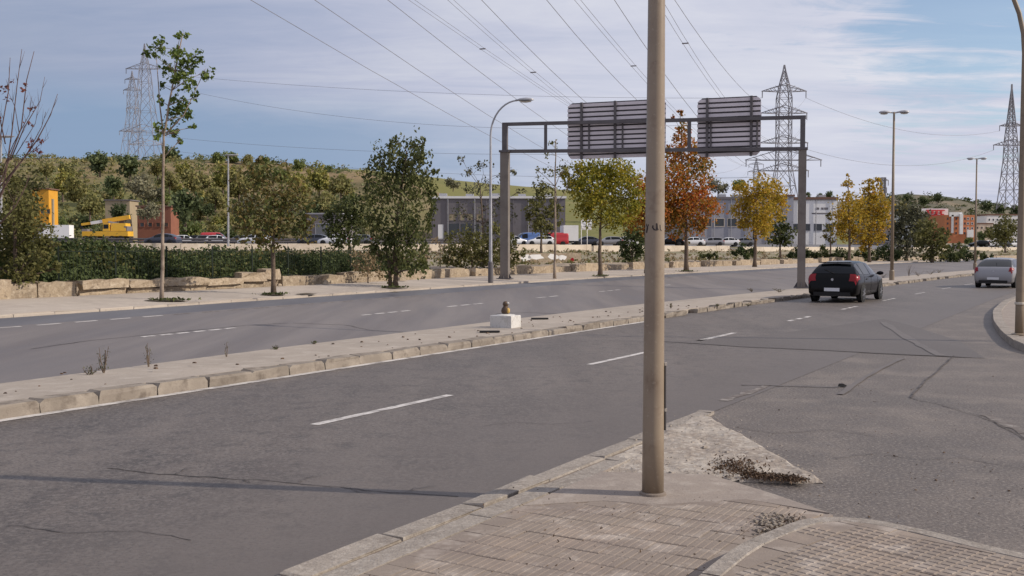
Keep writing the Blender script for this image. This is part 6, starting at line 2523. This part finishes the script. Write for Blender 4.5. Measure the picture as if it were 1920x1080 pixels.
# slender post and low boards near it
t = thing('post', 'thin pale post right of the ochre building', 'post', pt(100, 432, 170))
p0 = pt(100, 432, 170)
MB().tube([p0, p0 + Vector((0, 0, 5.2))], .22, 8).build('shaft', M['beige'], t)
b8 = Bld('red_building', 'white building with a red steel frame and red letters on the hill side', 'building', 1716, 1778, 391, 520, 40, M['white'], zbase=3)
b8x = lambda x: b8.px(x - 1716)
b8z = lambda y: b8.h - b8.px(y - 391)
for x, w in ((1741, 5), (1754, 5), (1766, 6)):
    b8.win(b8x(x), b8z(412), b8.px(w), b8.px(22), 'red_column', M['redpaint'], proud=.4)
b8.win(b8x(1753), b8z(404), b8.px(36), b8.px(2.5), 'red_beam', M['redpaint'], proud=.6)
b8.win(b8x(1753), b8z(394.5), b8.px(34), b8.px(2.2), 'red_beam', M['redpaint'], proud=.6)
for x in (1739, 1747, 1755, 1763):
    b8.win(b8x(x), b8z(398.5), b8.px(3.2), b8.px(5), 'letter', M['redpaint'], proud=.8)
b8.win(b8x(1753), b8z(425), b8.px(40), b8.px(30), 'lower_front', M['terracotta'])
b9 = Bld('apartment_block', 'orange and white block of flats left of the far double lamp', 'flats', 1771, 1829, 403, 500, 40, M['terracotta'], zbase=3)
b9x = lambda x: b9.px(x - 1771)
b9z = lambda y: b9.h - b9.px(y - 403)
b9.win(b9x(1791), b9z(402), b9.px(24), b9.px(8), 'white_top', M['white'], proud=.5)
b9.win(b9x(1800), b9z(420), b9.px(6), b9.px(38), 'stair_tower', M['white'], proud=1.2)
b9.win(b9x(1785), b9z(420), b9.px(4), b9.px(34), 'white_pier', M['white'], proud=.5)
b9.win(b9x(1818), b9z(438), b9.px(12), b9.px(14), 'white_bay', M['white'], proud=.8)
for r0 in (410, 419, 428, 437):
    for x in (1777, 1793, 1809, 1815, 1823):
        b9.win(b9x(x), b9z(r0), b9.px(3.2), b9.px(4), m=M['winglass'], frame=M['white'] if x in (1815, 1823) else M['terracotta'])
b10 = Bld('white_houses', 'white houses with stepped roofs left of the brown lamp post', 'houses', 1850, 1912, 404, 560, 30, M['white'], roof=M['roofbrown'], parapet=.8, zbase=3)
for i in range(8):
    b10.win(b10.px(5 + 7.5 * i), b10.h - b10.px(8), b10.px(3), b10.px(4), m=M['winglass'], frame=M['white'])
    b10.win(b10.px(5 + 7.5 * i), b10.h - b10.px(18), b10.px(3), b10.px(4), m=M['winglass'], frame=M['beige'])
b11 = Bld('grey_shed', 'mauve grey building behind the near double lamp', 'building', 1652, 1682, 418, 240, 20, M['wh_grey'], roof=M['wh_lightgrey'], parapet=.3)
b11.win(b11.px(12), b11.h * .4, b11.px(8), b11.h * .25, 'window', M['winglass'], M['wh_lightgrey'])
b12 = Bld('far_house', 'sandy coloured low buildings on the slope behind the far double lamp', 'houses', 1828, 1862, 420, 540, 20, M['cream'], roof=M['roofbrown'], parapet=.6, zbase=3)
for i in range(4):
    b12.win(b12.px(5 + 8 * i), b12.h - b12.px(7), b12.px(3), b12.px(4), m=M['winglass'], frame=M['cream'])

# white banners on poles by the car park
for i, (px, lab) in enumerate(((1090, 'left white banner flag on a pole right of the box lorry'), (1101, 'right white banner flag on a pole right of the box lorry'))):
    Y = 152 + i
    p0, p1 = pt(px, 458, Y), pt(px, 412, Y)
    t = thing('banner_flag', lab, 'flag', p0, 'white banners')
    MB().tube([p0, p1], .05, 6).build('pole', M['white'], t)
    vs, fs = [], []
    for k in range(6):
        for j in range(2):
            q = p1 + Vector((j * .62 + .05, .10 * math.sin(k * 1.3 + j * 1.5), -k * .30))
            vs += [(q.x, q.y, q.z)]
    for k in range(5):
        fs.append((2 * k, 2 * k + 1, 2 * k + 3, 2 * k + 2))
    MB().add(vs, fs).build('cloth', M['white'], t)

# ================================================================== PYLONS AND WIRES
def pylon(label, px, ytop, ybase, Y, arms, w_base, w_top, m, waist=0.55, rz=0.0, bar=0.22, name='pylon', narrow=None):
    """arms: list of (y_px, half width px)"""
    b_, tp = pt(px, ybase, Y), pt(px, ytop, Y)
    hgt = tp.z - b_.z
    t = thing(name, label, 'pylon', b_, 'lattice pylons', rz)
    mb = MB()
    k = Y / F
    zw = hgt * waist

    def hw(z):
        if z < zw:
            return (w_base + (w_top - w_base) * (z / zw)) / 2
        if narrow and z > hgt * narrow:
            return max(.12, w_top / 2 * (hgt - z) / (hgt * (1 - narrow)))
        return w_top / 2
    zs = [0]
    while zs[-1] < hgt - .8:
        zs.append(min(hgt, zs[-1] + max(1.5, 2.1 * hw(zs[-1]))))
    zs[-1] = hgt
    C_ = ((-1, -1), (1, -1), (1, 1), (-1, 1))
    for z0, z1 in zip(zs, zs[1:]):
        a, c = hw(z0), hw(z1)
        for i in range(4):
            s0, s1 = C_[i], C_[(i + 1) % 4]
            mb.beam((s0[0] * a, s0[1] * a, z0), (s0[0] * c, s0[1] * c, z1), bar)
            mb.beam((s0[0] * a, s0[1] * a, z0), (s1[0] * c, s1[1] * c, z1), bar * .6)
            mb.beam((s1[0] * a, s1[1] * a, z0), (s0[0] * c, s0[1] * c, z1), bar * .6)
            mb.beam((s0[0] * c, s0[1] * c, z1), (s1[0] * c, s1[1] * c, z1), bar * .6)
    mb.build('lattice', m, t, local=True)
    tips = []
    for y, hwpx in arms:
        z = pt(px, y, Y).z - b_.z
        half = hwpx * k
        up = half * .30
        a = hw(min(hgt, z))
        for sg in (-1, 1):
            ab = MB()
            for q in (-1, 1):
                ab.beam((0, q * a, z + up), (sg * half, 0, z), bar * .8)
                ab.beam((0, q * a, z - .1), (sg * half, 0, z), bar * .8)
            n = 4
            for i in range(1, n):
                f = i / n
                x_ = sg * (a + (half - a) * f)
                x2 = sg * (a + (half - a) * (f - 1 / n))
                ab.beam((x_, -a * (1 - f), z + up * (1 - f)), (x2, -a * (1 - f + 1 / n), z - .1), bar * .5)
                ab.beam((x_, a * (1 - f), z + up * (1 - f)), (x2, a * (1 - f + 1 / n), z - .1), bar * .5)
            ao = ab.build('cross_arm', m, t, local=True)
            MB().tube([(sg * half * .97, 0, z), (sg * half * .97, 0, z - 2.2)], [.16, .16], 6).build('insulator', m, ao, local=True)
            tips.append(Matrix.Rotation(rz, 3, 'Z') @ Vector((sg * half * .97, 0, z - 2.2)) + b_)
    return tips


tm = pylon('tall lattice pylon behind the right end of the sign gantry', 1468, 122, 405, 340, ((171, 42), (212, 44), (268, 46), (300, 72), (320, 48)), 9.5, 4.2, M['pylon'], 0.34, narrow=.80, bar=.24)
tr = pylon('lattice pylon at the right edge left of the brown lamp post', 1893, 158, 392, 450, ((236, 22), (272, 33)), 8.0, 4.2, M['pylon'], 0.42, narrow=.52, bar=.3)
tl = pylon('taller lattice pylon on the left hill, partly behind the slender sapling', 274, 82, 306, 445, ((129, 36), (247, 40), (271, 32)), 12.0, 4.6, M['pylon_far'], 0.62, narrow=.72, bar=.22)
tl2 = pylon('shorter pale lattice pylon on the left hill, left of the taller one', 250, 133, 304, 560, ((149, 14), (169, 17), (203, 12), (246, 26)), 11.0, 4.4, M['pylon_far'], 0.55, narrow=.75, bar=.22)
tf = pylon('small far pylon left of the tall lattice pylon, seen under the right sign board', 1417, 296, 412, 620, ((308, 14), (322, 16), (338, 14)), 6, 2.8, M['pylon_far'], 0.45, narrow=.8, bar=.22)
tf2 = pylon('small dark mast with two cross arms behind the fuller yellow tree', 1655, 333, 402, 420, ((338, 10), (352, 7)), 2.4, 1.6, M['pylon'], 0.45, bar=.3)


def wire(label, A, mid_px, E, r=0.045, back=0.55, group='overhead wires', sp=None, twin=0.0, m=None):
    """hanging wire: A=(px,py,Y) overhead, passing image point mid_px, ending at world point E"""
    a = pt(*A)
    E = Vector(E)
    # plan line a->E; find parameter of the image column mid_px
    if mid_px:
        d = ray(*mid_px)
        k = d.x / d.y
        tt = (a.x - k * a.y) / (k * (E.y - a.y) - (E.x - a.x))
        yy = a.y + (E.y - a.y) * tt
        zm = pt(mid_px[0], mid_px[1], yy).z
        # z(t) = a.z + b t + c t^2 through mid and E
        c = ((zm - a.z) / tt - (E.z - a.z)) / (tt - 1)
        bq = (E.z - a.z) - c
    else:
        c, bq = 6.0, (E.z - a.z) - 6.0
    f = lambda t: Vector((a.x + (E.x - a.x) * t, a.y + (E.y - a.y) * t, a.z + bq * t + c * t * t))
    perp = Vector((E.y - a.y, -(E.x - a.x), 0)).normalized()
    t = thing('overhead_wire', label, 'wire', E, group)
    n = 34
    for off in ((-twin, twin) if twin else (0.0,)):
        MB().tube([f(-back + (1 + back) * i / n) + perp * off for i in range(n + 1)], r, 5).build('conductor', m or M['wire'], t)
    for spx in (sp or ()):
        d = ray(spx, 100)
        k = d.x / d.y
        tt = (a.x - k * a.y) / (k * (E.y - a.y) - (E.x - a.x))
        p = f(tt)
        MB().beam(p - perp * (twin + .08), p + perp * (twin + .08), .2, .12).build('spacer', M['pylon'], t)


WG = 'overhead wires'
wire('lowest overhead wire from the top left, ending near the slim lamp post', (470, 0, 90), (890, 240), tf[4], .028)
wire('second overhead wire from the left, passing above the gantry leg', (590, 0, 92), (925, 222), tf[2], .028)
wire('third overhead wire from the left, running to the wide sign board', (727, 0, 95), (1008, 215), tf[0], .028)
wire('left pair of thin overhead wires with one spacer', (772, 0, 105), (1000, 155), tf[1], .02, sp=(905,), twin=.3)
wire('second pair of overhead wires with a spacer, right of the left pair', (845, 0, 105), (1062, 186), tm[8], .02, sp=(1000,), twin=.3)
wire('single overhead wire running down to the top of the wide sign board', (903, 0, 100), (1085, 180), tm[4], .03)
wire('single overhead wire meeting the middle of the wide sign board', (1025, 0, 100), (1178, 172), tm[2], .03)
wire('pair of overhead wires with a spacer, just left of the tan lamp post', (1083, 0, 105), (1190, 126), tm[6], .023, sp=(1188,), twin=.3)
wire('single overhead wire disappearing behind the tan lamp post', (1152, 0, 100), (1275, 178), tm[5], .03)
wire('pair of overhead wires with a spacer, just right of the tan lamp post', (1236, 0, 105), (1345, 170), tm[3], .023, sp=(1285,), twin=.3)
wire('faint overhead wire right of the tan lamp post ending at the tall pylon', (1265, 0, 110), (1385, 160), tm[1], .03)


def span(label, P, Q, sag, r=.05, m=None):
    P, Q = Vector(P), Vector(Q)
    t = thing('overhead_wire', label, 'wire', Q, WG)
    n = 40
    MB().tube([P.lerp(Q, i / n) - Vector((0, 0, 4 * sag * (i / n) * (1 - i / n))) for i in range(n + 1)], r, 5).build('conductor', m or M['wire'], t)


span('highest level wire running across the left sky to the tall pylon', tl[1], tm[0], 3.0)
span('second level wire across the left sky', tl[3] + Vector((0, 0, 22)), tm[2], 9.0)
span('third level wire across the left sky, just above the hill', tl[3], tm[4], 4.0)
span('lowest level wire above the left hill', tl[5], tm[8], 4.0)
span('long wire from the far right pylon to the tall pylon', tr[2], tm[5], 6.0)
span('upper wire between the tall pylon and the right pylon', tr[0], tm[1], 6.0)

# ================================================================== HILLSIDE GROWTH
def hill_growth():
    HG = 'trees and shrubs on the hillside'
    g = np.random.default_rng(42)
    # shared crowns
    protos = []
    for i, (mname, n) in enumerate((('hill_dark', 900), ('hill_olive', 900), ('hill_lime', 800), ('hill_grey', 700), ('hill_fresh', 850))):
        pts = []
        for k in range(7):
            c = (g.uniform(-.5, .5), g.uniform(-.5, .5), g.uniform(.45, 1.15))
            pts.append(blob_points(g, c, g.uniform(.35, .55), n // 5, (1, 1, .95), None, .28))
        o = leaf_mesh('foliage', np.concatenate(pts), .21, M[mname], None, 100 + i)
        tk = MB().tube([(0, 0, -.3), (0.02, 0, .4), (0, .03, .9)], [.07, .05, .02], 6).build('trunk', M['bark'], None, local=True)
        protos.append((o.data, tk.data))
        bpy.data.objects.remove(o)
        bpy.data.objects.remove(tk)

    def put(px, py, r, kind, Y, label, name='tree', cat='tree'):
        x = (px - 960) / F * Y
        p = pt(px, py + r, Y)
        t = thing(name, label, cat, Vector((x, Y, p.z)), HG)
        s = r * Y / F
        for nm, me in (('crown', protos[kind][0]), ('trunk', protos[kind][1])):
            o = bpy.data.objects.new(nm, me)
            link(o, t)
            o.scale = (s * 1.4, s * 1.4, s * 1.5)
            o.rotation_euler = (0, 0, g.uniform(0, 6.28))
    D, O, Yg, Pl, Gr = 0, 1, 2, 3, 4
    for px, py, r, k, Y, lab in (
            (190, 305, 19, D, 300, 'round dark green tree high on the hillside left of the pylons'), (247, 312, 20, D, 300, 'dark tree on the hillside below the pylons'),
            (325, 293, 17, D, 400, 'dark rounded tree on the hill crest right of the slender sapling'), (298, 318, 14, O, 330, 'olive bush below the pylons on the hillside'),
            (348, 390, 30, D, 188, 'big dark tree standing right of the brick building'), (370, 345, 22, O, 240, 'olive tree above the car park right of the sapling'),
            (408, 302, 13, Gr, 390, 'green tree on the hill crest left of the pale street lamp'), (440, 300, 12, Gr, 395, 'green tree on the hill crest right of the pale street lamp'),
            (465, 300, 9, O, 395, 'small olive tree on the hill crest above the olive and rusty tree'), (500, 306, 10, Gr, 390, 'green bush on the hill crest behind the olive and rusty tree'),
            (560, 314, 12, Gr, 385, 'green tree on the hill crest right of the olive and rusty tree'), (618, 320, 8, Gr, 385, 'small green bush on the hill crest left of the drooping tree'),
            (600, 345, 22, Yg, 300, 'yellow green tree on the slope left of the drooping tree'), (560, 350, 20, Yg, 290, 'yellow green tree on the slope behind the olive and rusty tree'),
            (640, 350, 20, O, 295, 'olive tree on the slope just left of the drooping tree'), (610, 385, 22, O, 240, 'olive tree above the dark grey shed'),
            (580, 400, 18, D, 236, 'dark tree beside the dark grey shed'), (450, 350, 24, O, 280, 'olive tree on the slope left of the olive and rusty tree'),
            (420, 340, 22, Yg, 300, 'yellow green tree behind the pale street lamp'), (405, 375, 20, O, 230, 'olive tree above the far parked cars'),
            (460, 390, 22, Pl, 230, 'grey green tree right of the pale street lamp'), (390, 395, 12, D, 215, 'dark bush above the far parked cars'),
            (150, 360, 22, O, 240, 'olive tree above the crane'), (120, 350, 20, Yg, 260, 'yellow green tree right of the ochre building'), (278, 398, 16, Pl, 196, 'grey green thicket in front of the brick building'), (170, 385, 20, O, 222, 'olive bush left of the beige block'),
            (215, 350, 18, D, 270, 'dark bush on the slope above the beige block'), (280, 360, 20, Pl, 240, 'grey green bare looking tree above the brick building'), (260, 345, 16, Pl, 255, 'grey green tree left of the sapling trunk'),
            (130, 325, 14, O, 320, 'olive bush on the upper slope at the left'), (90, 320, 12, O, 330, 'olive bush on the upper slope above the ochre building'), (222, 398, 15, D, 198, 'dark bush in front of the beige block'),
            (320, 340, 16, O, 270, 'olive bush on the slope right of the sapling trunk'), (345, 325, 14, Yg, 310, 'yellow green bush on the upper slope right of the sapling'),
            (480, 330, 16, Gr, 320, 'green tree on the slope above the olive and rusty tree'), (530, 335, 16, Gr, 320, 'green tree on the slope, second above the olive and rusty tree'),
            (1512, 367, 6, D, 330, 'pointed dark tree top above the white hall, left one'), (1535, 369, 6, D, 330, 'round dark tree top above the white hall'), (1552, 366, 7, D, 330, 'dark tree top at the right end of the white hall roof'),
            (850, 345, 10, Pl, 300, 'grey bush on the green slope left of the slim lamp'), (1385, 352, 12, Gr, 270, 'green tree top above the grey hall'), (1345, 350, 14, Pl, 272, 'grey green tree top left of the golden tree'),
            (1700, 375, 10, D, 900, 'dark clump on the far hill right of the near double lamp'), (1755, 372, 8, D, 1000, 'dark bush on the crest of the far hill'), (1730, 378, 9, D, 950, 'dark bush on the far hill above the red building'),
            (1850, 386, 10, D, 950, 'dark wood on the far hill right of the far double lamp'), (1875, 392, 10, D, 900, 'dark clump below the right pylon'), (1905, 395, 10, D, 900, 'dark clump at the right end of the far hill'),
            (1840, 445, 10, D, 400, 'dark tree below the sandy houses'), (1860, 440, 11, O, 380, 'olive tree below the white houses'), (1765, 452, 9, Gr, 300, 'green bush below the red building'), (1815, 455, 8, Gr, 300, 'green bush below the orange and white flats'),
            (1730, 430, 14, O, 330, 'olive tree in front of the red building'), (1690, 395, 14, O, 380, 'olive tree beside the near double lamp, on the slope')):
        put(px, py, r, k, Y, lab)
    woods = {O: 'olive green tree', Yg: 'yellow green tree', Pl: 'grey green tree', Gr: 'fresh green tree', D: 'dark green tree'}
    marks = ((150, 'right of the ochre building'), (200, 'above the crane'), (250, 'above the beige block'), (320, 'above the brick building'), (400, 'right of the brick building'),
             (470, 'behind the pale street lamp'), (560, 'behind the olive and rusty tree'), (640, 'above the dark grey shed'), (999, 'behind the drooping tree'))
    used = set()
    for i in range(46):
        f = g.random() ** 1.5
        px = g.uniform(95, 700)
        y = 236 + 95 * f
        k = (O, O, Gr, Yg, Pl, Gr, O, D)[g.integers(0, 8)]
        r = g.uniform(11, 19) * (1.1 - .3 * f)
        z = hill_l(px, y)
        x = (px - 960) / F * y
        lab = woods[k] + (' low' if f < .34 else ' midway' if f < .67 else ' higher up') + ' on the wooded hillside ' + next(w for q, w in marks if px < q)
        if lab in used:
            continue
        used.add(lab)
        t = thing('tree', lab, 'tree', Vector((x, y, z - .3)), 'trees in the hillside wood')
        sc = r * y / F
        for nm, me in (('crown', protos[k][0]), ('trunk', protos[k][1])):
            o = bpy.data.objects.new(nm, me)
            link(o, t)
            o.scale = (sc * 1.4, sc * 1.4, sc * 1.5)
            o.rotation_euler = (0, 0, g.uniform(0, 6.28))
    # uncountable scrub: one object per hill slope
    P, Q = [], []
    for i in range(1500):
        px, y = g.uniform(-300, 720), 236 + 185 * g.random() ** 1.1
        if px > 640 and g.random() < .6:
            continue
        x = (px - 960) / F * y
        z = hill_l(px, y)
        r = g.uniform(.7, 2.4) * (1.35 if y < 300 else 1.0)
        n = int(16 + 8 * r)
        c = blob_points(g, (x, y, z + r * .35), r, n, (1.2, 1.2, .75), 3, .3)
        (P if g.random() < .62 else Q).append(c)
    for pts, m_, sd_ in ((P, 'hill_olive', 1), (Q, 'hill_dark', 2)):
        tag(leaf_mesh('hillside_scrub', np.concatenate(pts), .85, M[m_], None, sd_), kind='stuff')
    P = []
    for i in range(700):
        px, y = g.uniform(1600, 2300), g.uniform(760, 1140)
        x = (px - 960) / F * y
        z = hill_r(px, y)
        P.append(blob_points(g, (x, y, z + 1), g.uniform(2, 5), 26, (1.3, 1.3, .7), 3, .3))
    tag(leaf_mesh('far_hill_scrub', np.concatenate(P), 2.0, M['leaf_dark'], None, 3), kind='stuff')
    # rough growth between the wall and the car park
    P = []
    for i in range(1700):
        px = g.uniform(-100, 2000)
        f = g.random()
        y0 = 40 + max(0, px) * .035 if px < 900 else 60 + (px - 900) * .06
        y = y0 + (barr_y(px) - 3 - y0) * f
        x = (px - 960) / F * y
        s, u = xy2su(x, y)
        if u - curve(s) < lerp_tab(T_WALL, s) + 1.2:
            continue
        z = max(ground_z(x, y), 0.6)
        r = g.uniform(.15, .5)
        P.append(blob_points(g, (x, y, z + r * .3), r, 14, (1.4, 1.4, .7), 3, .35))
    k = len(P) // 2
    tag(leaf_mesh('rough_grass', np.concatenate(P[:k]), .26, M['dry'], None, 4, upright=.5), kind='stuff')
    tag(leaf_mesh('ground_cover', np.concatenate(P[k:]), .26, M['leaf_olive'], None, 5, upright=.3), kind='stuff')


hill_growth()
